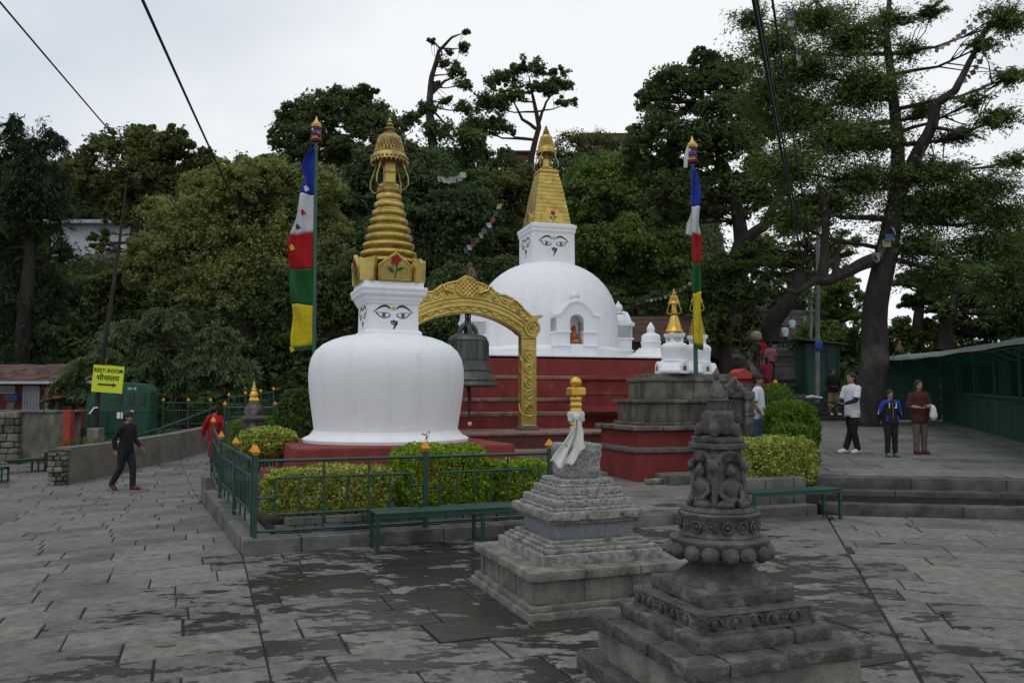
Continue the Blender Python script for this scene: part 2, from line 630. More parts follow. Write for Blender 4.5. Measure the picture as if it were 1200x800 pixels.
print_grey = mat('print_faded', (.40, .40, .25), rough=.8)
skin = mat('skin', (.27, .145, .085), (.23, .12, .07), 20, .55, spec=.4)
skin_pale = mat('skin_pale', (.36, .20, .125), (.31, .17, .105), 20, .55, spec=.4)
hair_m = mat('hair', (.012, .010, .009), (.02, .016, .014), 60, .5, .002, 120)
fur = mat('monkey_fur', (.16, .105, .058), (.10, .068, .04), 30, .9, .006, 60)
face_pink = mat('monkey_face', (.22, .11, .08), rough=.7)


def cloth(name, c, k=.75):
    return mat(name, c, tuple(x * k for x in c), 9, .88, .03, 11)


def leaf_mat(name, c1, c2, tint=.35, trans=.3, scale=.5):
    c1, c2 = (tuple(min(.6, x * k_) for x, k_ in zip(c, (1.30, 1.24, 1.0))) for c in (c1, c2))
    return mat(name, c1, c2, scale, .7, spec=.15, tint=tint, trans=trans + .1, lo=.3, hi=.7, detail=3)


LEAF = {
    'conifer': leaf_mat('leaf_conifer', (.046, .068, .036), (.028, .044, .026)),
    'broad': leaf_mat('leaf_broad', (.130, .155, .055), (.075, .100, .036)),
    'olive': leaf_mat('leaf_olive', (.225, .262, .098), (.125, .160, .060)),
    'deodar': leaf_mat('leaf_deodar', (.115, .165, .088), (.072, .115, .062)),
    'dark': leaf_mat('leaf_dark', (.092, .128, .052), (.054, .082, .034)),
    'deep': leaf_mat('leaf_deep', (.078, .122, .060), (.050, .084, .042)),
    'mid': leaf_mat('leaf_mid', (.130, .195, .055), (.075, .125, .036)),
    'feather': leaf_mat('leaf_feather', (.115, .170, .062), (.072, .112, .042)),
    'thin': leaf_mat('leaf_thin', (.125, .145, .052), (.078, .100, .036)),
    'hedge_var': leaf_mat('leaf_variegated', (.42, .43, .13), (.13, .22, .035), .45, .25, 9),
    'hedge_lime': leaf_mat('leaf_lime', (.26, .36, .035), (.12, .22, .025), .4, .3, 5),
    'under': leaf_mat('leaf_under', (.055, .085, .030), (.030, .052, .020), .4, .25, .6),
    'hedge_green': leaf_mat('leaf_hedge', (.115, .21, .030), (.065, .13, .020), .4, .3, 5),
    'thicket': leaf_mat('leaf_thicket', (.10, .105, .075), (.055, .06, .042), .4, .2, 2),
    'shrub': leaf_mat('leaf_shrub', (.075, .120, .036), (.044, .078, .026), .4, .25, 4)}


def slab_material():
    """Slate paving: dry grey with a bluish or buff cast per slab, dark gloss where rain water still lies."""
    m = bpy.data.materials.new('paving_slate')
    m.use_nodes = True
    N, L = m.node_tree.nodes, m.node_tree.links
    b = N['Principled BSDF']
    geo = N.new('ShaderNodeNewGeometry')
    at = N.new('ShaderNodeAttribute')
    at.attribute_name = 'tint'
    rmp = N.new('ShaderNodeValToRGB')
    cr = rmp.color_ramp
    cr.elements[0].position, cr.elements[0].color = 0.0, (.132, .130, .122, 1)
    cr.elements[1].position, cr.elements[1].color = 1.0, (.212, .200, .170, 1)
    for p, c in ((.35, (.162, .160, .150, 1)), (.7, (.182, .179, .167, 1))):
        e = cr.elements.new(p)
        e.color = c
    L.new(at.outputs['Fac'], rmp.inputs['Fac'])

    def nz(sc, det, mp=None):
        n = N.new('ShaderNodeTexNoise')
        n.inputs['Scale'].default_value = sc
        n.inputs['Detail'].default_value = det
        n.inputs['Roughness'].default_value = .62
        if mp:
            x = N.new('ShaderNodeMapping')
            x.inputs['Scale'].default_value = mp
            x.inputs['Rotation'].default_value = (0, 0, R(-22))
            L.new(geo.outputs['Position'], x.inputs['Vector'])
            L.new(x.outputs['Vector'], n.inputs['Vector'])
        else:
            L.new(geo.outputs['Position'], n.inputs['Vector'])
        return n.outputs['Fac']

    def rng_(v, a, b_, c=0, d=1):
        r = N.new('ShaderNodeMapRange')
        for k, val in (('From Min', a), ('From Max', b_), ('To Min', c), ('To Max', d)):
            r.inputs[k].default_value = val
        L.new(v, r.inputs['Value'])
        return r.outputs['Result']

    def math_(op, a, b_):
        x = N.new('ShaderNodeMath')
        x.operation = op
        for i, val in enumerate((a, b_)):
            if hasattr(val, 'is_output'):
                L.new(val, x.inputs[i])
            else:
                x.inputs[i].default_value = val
        return x.outputs[0]

    def mix(f, a, b_, mode='MIX'):
        x = N.new('ShaderNodeMix')
        x.data_type = 'RGBA'
        x.blend_type = mode
        for s, val in ((0, f), (6, a), (7, b_)):
            if hasattr(val, 'is_output'):
                L.new(val, x.inputs[s])
            elif s == 0:
                x.inputs[0].default_value = val
            else:
                x.inputs[s].default_value = (*val, 1)
        return x.outputs[2]
    grain = math_('MULTIPLY', rng_(nz(9, 8), .3, .7, .66, 1.30), rng_(nz(48, 6), .3, .7, .78, 1.2))
    g3 = N.new('ShaderNodeCombineColor')
    for i in range(3):
        L.new(grain, g3.inputs[i])
    base = mix(1.0, rmp.outputs['Color'], g3.outputs['Color'], 'MULTIPLY')
    dirt = rng_(nz(1.1, 7), .5, .68)
    base = mix(math_('MULTIPLY', dirt, .55), base, (.062, .060, .052))
    fleck = rng_(nz(23, 5), .66, .74)
    base = mix(math_('MULTIPLY', fleck, .5), base, (.06, .058, .05))
    # where rain water stands: wettest in the hollow between the garden and the small shrines, a few stains elsewhere
    sep = N.new('ShaderNodeSeparateXYZ')
    L.new(geo.outputs['Position'], sep.inputs[0])
    dx = math_('DIVIDE', math_('SUBTRACT', sep.outputs['X'], .4), 3.9)
    dy = math_('DIVIDE', math_('SUBTRACT', sep.outputs['Y'], 7.9), 4.6)
    d = math_('SQRT', math_('ADD', math_('MULTIPLY', dx, dx), math_('MULTIPLY', dy, dy)), 0)
    bias = rng_(d, .30, 1.30, .135, -.125)
    wn_ = math_('ADD', math_('ADD', math_('MULTIPLY', nz(2.6, 9, (.75, 1.4, 1)), .70), math_('MULTIPLY', nz(9, 7, (.8, 1.4, 1)), .30)), math_('ADD', bias, math_('MULTIPLY', math_('SUBTRACT', .5, at.outputs['Fac']), .10)))
    wet = rng_(wn_, .535, .556)
    colr = mix(wet, base, (.030, .029, .027))
    moss = math_('MULTIPLY', rng_(nz(1.3, 5), .57, .66), wet)
    colr = mix(math_('MULTIPLY', moss, .6), colr, (.046, .045, .022))
    L.new(colr, b.inputs['Base Color'])
    L.new(rng_(wet, 0, 1, .80, .20), b.inputs['Roughness'])
    L.new(rng_(wet, 0, 1, .22, .30), b.inputs['Specular IOR Level'])
    bp = N.new('ShaderNodeBump')
    L.new(rng_(wet, 0, 1, .026, .004), bp.inputs['Distance'])
    L.new(math_('ADD', nz(14, 8), math_('MULTIPLY', nz(3, 6, (.6, 2, 1)), .8)), bp.inputs['Height'])
    L.new(bp.outputs['Normal'], b.inputs['Normal'])
    return m


slate = slab_material()

# ================================================================== SETTING
def structure(o):
    o['kind'] = 'structure'
    return o


def grid_sheet(name, xs, ys, zf, m):
    verts = [(x, y, zf(x, y)) for y in ys for x in xs]
    nx = len(xs)
    faces = [(j * nx + i, j * nx + i + 1, (j + 1) * nx + i + 1, (j + 1) * nx + i) for j in range(len(ys) - 1) for i in range(nx - 1)]
    me = np_mesh(name, verts, faces, smooth=True)
    return structure(link(name, me, m))


xs = list(np.concatenate([np.arange(-160, -60, 10), np.arange(-60, 60, 1.25), np.arange(60, 170, 10)]))
ys = list(np.concatenate([np.arange(-60, -8, 8), np.arange(-8, 110, 1.25), np.arange(110, 260, 10)]))
grid_sheet('ground', xs, ys, lambda x, y: terrain_z(x, y) - 0.06 - (0.5 if (x > 4.2 and 10.5 < y < 30 and x / max(y, 1) > .33) else 0), earth)

A0 = Vector((-2.94, 9.0, 0))                     # near corner of the raised garden platform
G1, G2 = rot2(R(22))                             # its front runs along G1
G2 = Vector((-0.42, 0.907, 0)).normalized()      # its flank runs back along G2
KERB = 0.14


def GP(t, s, z=0.0):
    p = A0 + G1 * t + G2 * s
    return Vector((p.x, p.y, z))


FRONT_END = 8.0
S0 = GP(FRONT_END, 0)                            # where the stone steps begin
E1, E2 = rot2(R(-11))                            # steps and upper terrace


def clip(poly, p, n):
    """Keep the part of poly where (x - p).n <= 0."""
    out = []
    for i in range(len(poly)):
        a, b = poly[i], poly[(i + 1) % len(poly)]
        da = (a[0] - p[0]) * n[0] + (a[1] - p[1]) * n[1]
        db = (b[0] - p[0]) * n[0] + (b[1] - p[1]) * n[1]
        if da <= 0:
            out.append(a)
        if (da < 0 < db) or (db < 0 < da):
            t = da / (da - db)
            out.append((a[0] + (b[0] - a[0]) * t, a[1] + (b[1] - a[1]) * t))
    return out


def parea(p):
    return 0.5 * abs(sum(p[i][0] * p[(i + 1) % len(p)][1] - p[(i + 1) % len(p)][0] * p[i][1] for i in range(len(p))))


def inset(p, d):
    cx = sum(q[0] for q in p) / len(p)
    cy = sum(q[1] for q in p) / len(p)
    out = []
    n = len(p)
    for i in range(n):
        a, b, c = Vector(p[i - 1]), Vector(p[i]), Vector(p[(i + 1) % n])
        n1 = Vector(((b - a).y, -(b - a).x)).normalized()
        n2 = Vector(((c - b).y, -(c - b).x)).normalized()
        k = n1 + n2
        if k.length < .3:
            k = n1
        k = k / max(.5, k.dot(n1))
        if k.dot(b - Vector((cx, cy))) < 0:
            k = -k
        q = b - k * d
        out.append((q.x, q.y))
    return out


def slab_rows(theta, row, lens, bounds, planes, rg, org=(0, 0)):
    """Coursed slabs with broken joints, clipped to half planes; returns outlines."""
    a, b = rot2(theta)
    out = []
    x0, x1, y0, y1 = bounds
    q = y0
    while q < y1:
        h = row * rg.uniform(.94, 1.06)
        t = x0 - rg.uniform(0, lens[1])
        while t < x1:
            ln = rg.uniform(*lens)
            g = .0085
            j = lambda: rg.uniform(-.006, .006)
            poly = []
            for (s, w) in ((t + g, q + g), (t + ln - g, q + g), (t + ln - g, q + h - g), (t + g, q + h - g)):
                p = a * (s + j()) + b * (w + j())
                poly.append((p.x + org[0], p.y + org[1]))
            for (pp, nn) in planes:
                poly = clip(poly, pp, nn)
                if len(poly) < 3:
                    break
            if len(poly) >= 3 and parea(poly) > .02:
                out.append(poly)
            t += ln
        q += h
    return out


def slab_verts(poly, zf, rg, th=.05):
    n = len(poly)
    ins = inset(poly, .007)
    dz, tx, ty = rg.uniform(-.003, .003), rg.uniform(-.003, .003), rg.uniform(-.003, .003)
    cx, cy = poly[0]
    z = lambda p: zf(p[0], p[1]) + dz + (p[0] - cx) * tx + (p[1] - cy) * ty
    v = [(p[0], p[1], z(p) - th) for p in poly] + [(p[0], p[1], z(p) - .006) for p in poly] + [(p[0], p[1], z(p)) for p in ins]
    f = []
    for k in (0, n):
        f += [(k + i, k + (i + 1) % n, k + n + (i + 1) % n, k + n + i) for i in range(n)]
    f.append(tuple(range(2 * n, 3 * n)))
    if sum(poly[i][0] * poly[(i + 1) % n][1] - poly[(i + 1) % n][0] * poly[i][1] for i in range(n)) < 0:
        f = [x[::-1] for x in f]
    return v, f


def in_view(p):
    x = sum(q[0] for q in p) / len(p)
    y = sum(q[1] for q in p) / len(p)
    if y < 4.3:
        return False
    u = 600 + FPX * x / y
    return -60 < u < 1260


def lay_slabs(parent, polys, zf, rg, limit, name='paving_slab'):
    key = lambda p: -parea(p) / max(1, sum(q[1] for q in p) / len(p)) ** 3 * (1 if in_view(p) else .001)
    polys = sorted(polys, key=key)
    rest_v, rest_f, rest_t = [], [], []
    for i, p in enumerate(polys):
        v, f = slab_verts(p, zf, rg)
        tn = rg.random()
        if i < limit and in_view(p):
            me = bpy.data.meshes.new(name)
            me.from_pydata(v, [], f)
            at = me.attributes.new('tint', 'FLOAT', 'FACE')
            at.data.foreach_set('value', [tn] * len(f))
            link(name, me, slate, parent)
        else:
            o = len(rest_v)
            rest_v += v
            rest_f += [tuple(k + o for k in x) for x in f]
            rest_t += [tn] * len(f)
    if rest_v:
        me = bpy.data.meshes.new('far_slabs')
        me.from_pydata(rest_v, [], rest_f)
        at = me.attributes.new('tint', 'FLOAT', 'FACE')
        at.data.foreach_set('value', rest_t)
        o = link('far_slabs', me, slate, parent)
        o['kind'] = 'stuff'


rg = random.Random(11)
L1d = Vector((.374, -1, 0)).normalized()         # long joint running from the garden corner
L1n = Vector((-L1d.y, L1d.x, 0))                 # points to its right-hand side (+x)
if L1n.x < 0:
    L1n = -L1n
G2n = Vector((G2.y, -G2.x, 0))                   # +x side of the garden flank
L2p = Vector((4.35, 11.2, 0))
L2d = Vector((.291, .957, 0))
L2n = Vector((L2d.y, -L2d.x, 0))
G1n = Vector((-G1.y, G1.x, 0))                   # beyond the platform front
zone_a = slab_rows(R(22), .47, (.55, 1.05), (-18, 9, -2, 30), [(A0 - L1n * .007, L1n), (A0 - G2n * .004, G2n), ((0, 27), (0, 1)), ((0, 1.2), (0, -1))], rg)
zone_d = slab_rows(R(22), .47, (.55, 1.05), (-18, 9, 8, 32), [(A0 + G2n * .004, -G2n), (GP(0, 6.42), -G2), ((0, 27), (0, 1)), ((-3.2, 0), (1, 0))], rg)
zone_b = slab_rows(R(22), .50, (.6, 1.15), (-8, 13, -2, 14), [(A0 + L1n * .007, -L1n), (L2p - L2n * .012, L2n), (A0 - G1n * .02, G1n), ((0, 1.2), (0, -1))], rg)
zone_c = slab_rows(R(-16), .42, (.75, 1.25), (-4, 18, -2, 18), [(L2p + L2n * .012, -L2n), (S0 - E2 * .02, E2), ((0, 1.2), (0, -1))], rg)
pav = grid_sheet('plaza_paving', list(np.arange(-20, 16.1, .6)), list(np.arange(0, 11.9, .6)), lambda x, y: plaza_z(x, y) - .014, joint_dirt)
pav2 = grid_sheet('approach_paving', list(np.arange(-20, -2.5, .6)), list(np.arange(11.4, 28, .6)), lambda x, y: plaza_z(x, y) - .014, joint_dirt)
zmean = lambda p: sum(q[1] for q in p) / len(p)
near_a = [p for p in zone_a if zmean(p) <= 11.4]
far_a = [p for p in zone_a if zmean(p) > 11.4]
lay_slabs(pav, near_a + zone_b + zone_c, plaza_z, rg, 300)
lay_slabs(pav2, far_a + zone_d, plaza_z, rg, 90)

# ---- raised garden platform: fill, kerb stones, soil, paved forecourt
plat = MB().prism([tuple(GP(.16, .16).xy), tuple(GP(FRONT_END + .4, .16).xy), tuple(GP(FRONT_END + 1.5, 6).xy), tuple(GP(8, 14).xy), tuple(GP(3.0, 11.0).xy), tuple(GP(1.2, 6.4).xy), tuple(GP(.16, 6.3).xy)], -.3, KERB - .02)
plat = structure(plat.build('garden_platform', joint_dirt))
k = 0
t = 0.0
while t < FRONT_END:                              # front kerb, one stone after another
    ln = min(rg.uniform(.55, .95), FRONT_END - t)
    c = GP(t + ln / 2, .17, KERB / 2 - .13)
    MB().stone(c, (ln - .012, .34, KERB + .26), R(22), .05, .006, .007, 9).build('kerb_stone', kerb_stone, plat, smooth=True)
    t += ln
t = .36
ga = math.atan2(G2.y, G2.x)
while t < 6.2:                                    # flank kerb
    ln = min(rg.uniform(.6, .95), 6.35 - t)
    up = .20 if t > 5.0 else 0.0                  # the far stretch is a course higher
    c = GP(.17, t + ln / 2, KERB / 2 - .17 + up / 2)
    MB().stone(c, (ln - .012, .34, KERB + .34 + up), ga, .05, .006, .007, 9).build('kerb_stone', kerb_stone, plat, smooth=True)
    t += ln
bed = MB().prism([tuple(GP(.36, .44).xy), tuple(GP(4.05, .44).xy), tuple(GP(4.1, 8.6).xy), tuple(GP(1.6, 6.2).xy), tuple(GP(.36, 6.1).xy)], KERB - .1, KERB + .05)
structure(bed.build('garden_soil', soil))
edging = thing('brick_edging', 'low worn brick edging along the soil behind the front green railing', 'edging', GP(0, 0))
bm_ = MB().box((0, 0, 0), (.215, .10, .075)).mesh('brick')
at = bm_.attributes.new('tint', 'FLOAT', 'FACE')
at.data.foreach_set('value', [.5] * 6)
for rowi in range(2):
    for i in range(16):
        p = GP(.5 + i * .228 + rowi * .11, .40, KERB + .045 + rowi * .083) - GP(0, 0)
        o = link('brick', bm_, brick_red if (i * 7 + rowi) % 3 else kerb_stone, edging, p + Vector((rg.uniform(-.01, .01), rg.uniform(-.012, .012), 0)), R(22) + rg.uniform(-.03, .03))
# paved forecourt of the platform between the garden and the shrine base
fore = structure(MB().prism([tuple(GP(4.14, .36).xy), tuple(GP(FRONT_END - .05, .36).xy), tuple(GP(FRONT_END, 6).xy), tuple(GP(4.2, 9).xy)], KERB - .06, KERB - .012).build('forecourt_paving', joint_dirt))
fc = slab_rows(R(22), .30, (.35, .75), (0, 14, 2, 22), [(GP(4.15, 0), -Vector((math.cos(R(22)), math.sin(R(22)), 0))), (GP(FRONT_END - .05, 0), Vector((math.cos(R(22)), math.sin(R(22)), 0))), (GP(0, .36), -G1n), (GP(0, 6.5), G1n)], rg)
lay_slabs(fore, fc, lambda x, y: KERB, rg, 120)

# ---- three stone steps up to the terrace on the right
TERR0 = 0.48


def terr_z(x, y):
    return TERR0 + .0235 * ((x - S0.x) * E2.x + (y - S0.y) * E2.y - 1.1)


flight = structure(MB().box(S0 + E1 * 6 + E2 * .7 + Vector((0, 0, .0)), (12.4, .8, .5), R(-11)).build('stone_steps', joint_dirt))
for i in range(3):
    t = 0.05
    while t < 12:
        ln = rg.uniform(1.1, 2.1)
        c = S0 + E1 * (t + ln / 2) + E2 * (.36 * i + .26) + Vector((0, 0, .16 * (i + 1) - .10))
        mbs = MB().stone(c, (ln - .01, .54, .20), R(-11), .10, .009, .008, 7)
        me = mbs.mesh('step_stone', True)
        tn = 1.0 if (i == 0 and 1.4 < t < 3.0) else rg.random() * .8
        a_ = me.attributes.new('tint', 'FLOAT', 'FACE')
        a_.data.foreach_set('value', [tn] * len(me.polygons))
        link('step_stone', me, step_stone_m, flight)
        t += ln
tp = [S0 + E2 * 1.10 + E1 * .05, S0 + E2 * 1.10 + E1 * 14, Vector((18, 30, 0)), Vector((9.2, 30.2, 0)), Vector((6.2, 17.5, 0))]
terr = structure(MB().prism([tuple(p.xy) for p in tp], -.3, lambda p: terr_z(*p) - .012).build('upper_terrace', joint_dirt))
ts = slab_rows(R(-11), .62, (.8, 1.5), (-3, 22, 8, 34), [(tp[0], -E2), (tp[0] , Vector((-.955, .297, 0))), ((0, 29.4), (0, 1)), ((17, 0), (1, 0))], rg)
lay_slabs(terr, ts, terr_z, rg, 110)
# rubble and low wall under the hedge at the end of the platform
lowwall = thing('retaining_wall', 'low dark stone wall behind the green bench beside the steps', 'wall', GP(6.55, .3), R(22))
for rowi in range(2):
    t = 0
    while t < 1.5:
        ln = rg.uniform(.35, .6)
        ln = min(ln, 1.52 - t)
        MB().stone((t + ln / 2, .12, KERB + .10 + .2 * rowi - .02), (ln - .01, .26, .2), 0, .09, .02, .008, 6, seed=t).build('stone_block', kerb_stone, lowwall, smooth=True)
        t += max(ln, .2)

# ---- stairway climbing the hill
stair = structure(MB().box((12.0, 36, .2), (.5, .5, .4)).build('hill_stairway', rock_m))

Yc, zc_ = 29.0, stair_z(29.0)
while Yc < 82:
    Yn = Yc                                        # walk on until the slope has risen one riser
    while Yn < 84 and stair_z(Yn) - zc_ < .165:
        Yn += .05
    dpt = Yn - Yc
    half = 2.3 if Yc < 31.2 else 1.35
    cx = stair_x(Yc) + (.35 if Yc < 31.2 else 0)
    me = MB().box((cx, Yc + dpt / 2 + .25, zc_ + .165 / 2 - .15), (half * 2, dpt + .5, .465)).mesh('stair_step')
    a_ = me.attributes.new('tint', 'FLOAT', 'FACE')
    a_.data.foreach_set('value', [rg.random()] * 6)
    link('stair_step', me, stair_stone, stair)
    Yc, zc_ = Yn, zc_ + .165
for sgn in (-1, 1):                                # sloping cheek walls
    pts = [(Y_, stair_z(Y_)) for Y_ in (31.6, 33, 35, 37, 41, 47, 54, 60, 72)]
    mb = MB()
    for (ya, za), (yb, zb) in zip(pts, pts[1:]):
        xa, xb = stair_x(ya) + sgn * 1.5, stair_x(yb) + sgn * 1.5
        vs_ = []
        for (x, y, z) in ((xa, ya, za), (xb, yb, zb)):
            for dx_ in (-.15, .15):
                vs_ += [(x + dx_, y, z - .8), (x + dx_, y, z + .40)]
        mb.add(vs_, [(0, 1, 3, 2), (4, 6, 7, 5), (0, 4, 5, 1), (2, 3, 7, 6), (1, 5, 7, 3), (0, 2, 6, 4)])
    mb.build('cheek_wall', rock_m, stair)

# ================================================================== SHRINES
def arc_pts(x0, z0, x1, z1, bulge, n=10):
    """Points from (x0,z0) to (x1,z1) bowed upward by bulge."""
    return [(x0 + (x1 - x0) * i / n, z0 + (z1 - z0) * i / n + bulge * math.sin(pi * i / n)) for i in range(n + 1)]


def disc(cx, cz, r, n=14):
    return [(cx + r * math.cos(2 * pi * i / n), cz + r * math.sin(2 * pi * i / n)) for i in range(n)]


def ribbon(pts, wd):
    """Outline of a brush stroke along pts (x,z) with widths wd."""
    L_, R_ = [], []
    n = len(pts)
    for i in range(n):
        a, b = pts[max(i - 1, 0)], pts[min(i + 1, n - 1)]
        d = Vector((b[0] - a[0], b[1] - a[1])).normalized()
        w = wd[i] if isinstance(wd, (list, tuple)) else wd
        L_.append((pts[i][0] - d.y * w / 2, pts[i][1] + d.x * w / 2))
        R_.append((pts[i][0] + d.y * w / 2, pts[i][1] - d.x * w / 2))
    return L_ + R_[::-1]


def buddha_eyes(root, half, zc, W, faces=(0, 1, 2, 3), line=None):
    """Painted eyes, brows and nose curl on each face of a harmika."""
    line = line or ink_blue
    for k in faces:
        M = Matrix.Rotation(-k * pi / 2, 4, 'Z') @ Matrix.Translation((0, -half, zc))
        S = W / 575.0
        for sgn in (-1, 1):
            mx = lambda pts: [(sgn * x * S, z * S) for x, z in pts]
            br = [(28 + 172 * i / 10 - 4 * math.sin(pi * i / 10), 74 + 38 * math.sin(pi * (i / 10) ** .8) - 34 * (i / 10) ** 2) for i in range(11)]
            MB().plate(mx(ribbon(br, [10, 16, 20, 21, 21, 20, 18, 15, 12, 8, 4])), -.004, .001, M).build('painted_brow', line, root)
            up = [(28, 22), (45, 34), (80, 40), (120, 42), (160, 40), (184, 48)]
            dn = [(170, 28), (140, -2), (110, -16), (80, -17), (50, -8), (34, 4)]
            e = MB().plate(mx(up + dn), -.004, .001, M).build('painted_eye', line, root)
            cx = 96
            upw = [(36, 22), (60, 30), (95, 33), (130, 34), (160, 36)]
            dnw = [(140, 12), (112, -6), (82, -8), (54, 2)]
            MB().plate(mx(upw + dnw), -.0065, -.002, M).build('eye_white', paint_white, e)
            MB().plate(mx(disc(cx, 14, 21)), -.009, -.004, M).build('iris', paint_olive, e)
            MB().plate(mx(disc(cx, 10, 7)), -.011, -.006, M).build('pupil', ink_purple, e)
        MB().plate([(x * S, z * S) for x, z in disc(2, 83, 20)], -.004, .001, M).build('forehead_dot', paint_yellow, root)
        nose = [(-18, -42), (-24, -56), (-14, -70), (4, -72), (16, -58), (12, -40), (-4, -28), (-26, -34)]
        curl = [(5 + 30 * math.cos(a) * .9, -48 + 30 * math.sin(a)) for a in [R(x) for x in range(-200, 30, 23)]]
        tail = curl[::-1][:0] + [(34, -40), (34, -62), (20, -88), (6, -112), (0, -148)]
        n_ = MB().plate([(x * S, z * S) for x, z in ribbon(curl + tail, [12] * len(curl) + [20, 24, 20, 16, 8])], -.004, .001, M).build('painted_nose', line, root)
        MB().plate([(x * S, z * S) for x, z in disc(5, -48, 17)], -.006, -.001, M).build('nose_curl', ink_purple, n_)


def flower(plate, M, s):
    """Painted rose with stem and leaves on a gilt shield."""
    st = ribbon([(0, .10 * s), (.02 * s, .25 * s), (.05 * s, .38 * s), (.02 * s, .52 * s)], .045 * s)
    MB().plate(st, -.008, 0, M).build('painted_stem', paint_leaf, plate)
    for lf in ([(-.02, .3), (-.12, .42), (-.26, .44), (-.2, .32), (-.1, .26)], [(.05, .36), (.14, .46), (.28, .44), (.2, .36), (.1, .32)]):
        MB().plate([(x * s, z * s) for x, z in lf], -.008, 0, M).build('painted_leaf', paint_leaf, plate)
    pet = [((.15 + .03 * math.cos(5 * a)) * math.cos(a) * s, .66 * s + (.15 + .03 * math.cos(5 * a)) * math.sin(a) * s) for a in [2 * pi * i / 20 for i in range(20)]]
    f = MB().plate(pet, -.010, 0, M).build('painted_flower', paint_red, plate)


def parasol(root, z0, z1, r0, r1, m=gold_dark, dz=0):
    """Openwork gilt parasol crown: rings, lattice, flared skirt with a beaded hem."""
    H = z1 - z0
    mb = MB()
    sk = [(r0 * .82, z0 + .34 * H), (r0 * .90, z0 + .22 * H), (r0, z0 + .03 * H), (r0 * 1.02, z0), (r0 * .97, z0), (r0 * .86, z0 + .2 * H), (r0 * .78, z0 + .33 * H)]
    mb.lathe(sk, 36, closed=True)
    n = 26
    for i in range(n):
        a = 2 * pi * i / n
        mb.ball((r0 * .98 * math.cos(a), r0 * .98 * math.sin(a), z0 + .10 * H), r0 * .085, 6, 5)
        mb.ball((r0 * 1.01 * math.cos(a), r0 * 1.01 * math.sin(a), z0 - .04 * H), (r0 * .05, r0 * .05, .07 * H), 6, 4)
    skirt = mb.build('parasol_skirt', m, root, True)
    lat = MB()
    ra, rb, za, zb = r0 * .83, r1 * 1.0, z0 + .33 * H, z0 + .80 * H
    for i in range(n):
        a = 2 * pi * i / n
        for sg in (-1, 1):
            b = a + sg * 2 * pi / n * 1.0
            p0 = (ra * math.cos(a), ra * math.sin(a), za)
            p1 = (rb * math.cos(b), rb * math.sin(b), zb)
            lat.tube([p0, p1], r0 * .028, 5)
        am = a
        rm = (ra + rb) / 2
        lat.ball((rm * math.cos(am), rm * math.sin(am), (za + zb) / 2), r0 * .05, 6, 4)
    lat.build('parasol_lattice', m, root)
    top = MB()
    for (rr, zz, th) in ((ra, za, .05), ((ra + rb) / 2 * 1.0, (za + zb) / 2 + .03 * H, .03), (rb, zb, .06)):
        top.lathe([(rr * .96, zz - th * H), (rr * 1.05, zz - th * H * .5), (rr * 1.06, zz + th * H * .3), (rr * .97, zz + th * H)], 32)
    top.lathe([(rb * 1.02, zb), (rb * .98, zb + .08 * H), (rb * .55, z1), (rb * .3, z1 + .03 * H)], 32)
    top.build('parasol_rings', m, root, True)


def pinnacle(root, z0, z1, r, m):
    H = z1 - z0
    pr = [(r, z0), (r * 1.1, z0 + .08 * H), (r * .6, z0 + .15 * H), (r * .45, z0 + .2 * H), (r * .95, z0 + .27 * H), (r * .7, z0 + .36 * H), (r * .35, z0 + .42 * H),
          (r * .7, z0 + .5 * H), (r * .5, z0 + .58 * H), (r * .28, z0 + .64 * H), (r * .45, z0 + .72 * H), (r * .2, z0 + .82 * H), (r * .05, z1)]
    MB().lathe(pr, 16).build('pinnacle', m, root, True)


def loops(root, z0, z1, r0, r1, rad, m, n=4, a0=pi / 4):
    """Curved straps hanging from the parasol hem to the ledge below."""
    for i in range(n):
        a = a0 + i * 2 * pi / n
        prof = [(r0 * .86, z1), (r0 * 1.05, z0 + (z1 - z0) * .72), (r0 * 1.30, z0 + (z1 - z0) * .4), (r0 * 1.34, z0 + (z1 - z0) * .16), (r0 * 1.05, z0), (r1, z0 + .06 * (z1 - z0))]
        MB().tube([(rr * math.cos(a), rr * math.sin(a), zz) for rr, zz in prof], rad, 6).build('hanging_strap', m, root, True)


# ---- near white stupa with the ringed golden spire
S1 = Vector((-2.2, 14.3, 0))
st1 = thing('white_stupa', 'bulbous white stupa with painted eyes and ringed golden spire behind the green railing', 'stupa', S1, R(21), 'white stupas with golden spires')
zz = lambda v: Zv(v, 14.3)
pl = MB().sq([(1.98, KERB - .05), (1.98, .40), (1.76, .42), (1.74, .95)])
pl.build('plinth', red_plaster, st1, bev=.025)
foot = [(1.43, .952), (1.44, 1.0), (1.40, 1.03), (1.33, 1.06), (1.275, 1.12), (1.27, 1.14)]
MB().lathe(foot, 72).build('foot_ring', white_plaster, st1, True)
dome = [(1.245, 1.14), (1.25, 1.18), (1.275, 1.36), (1.31, 1.6), (1.34, 1.85), (1.352, 2.05), (1.345, 2.22), (1.31, 2.38), (1.24, 2.51), (1.12, 2.62), (.96, 2.70), (.8, 2.755), (.62, 2.79), (.5, 2.81)]
MB().lathe(dome, 72).build('dome', white_plaster, st1, True)
zb, zt = 2.74, 3.33
MB().sq([(.50, zb - .03), (.495, zb + .09), (.445, zb + .13), (.44, zt)]).build('harmika', white_plaster, st1, bev=.008)
MB().sq([(.46, zt - .02), (.48, zt + .03), (.50, zt + .05), (.505, zt + .10), (.555, zt + .14), (.56, zt + .20), (.575, zt + .23), (.57, zt + .27), (.52, zt + .275), (.515, zt + .36)]).build('cornice', white_plaster, st1, bev=.006)
buddha_eyes(st1, .442, 3.09, 1.0)
zs = zt + .36
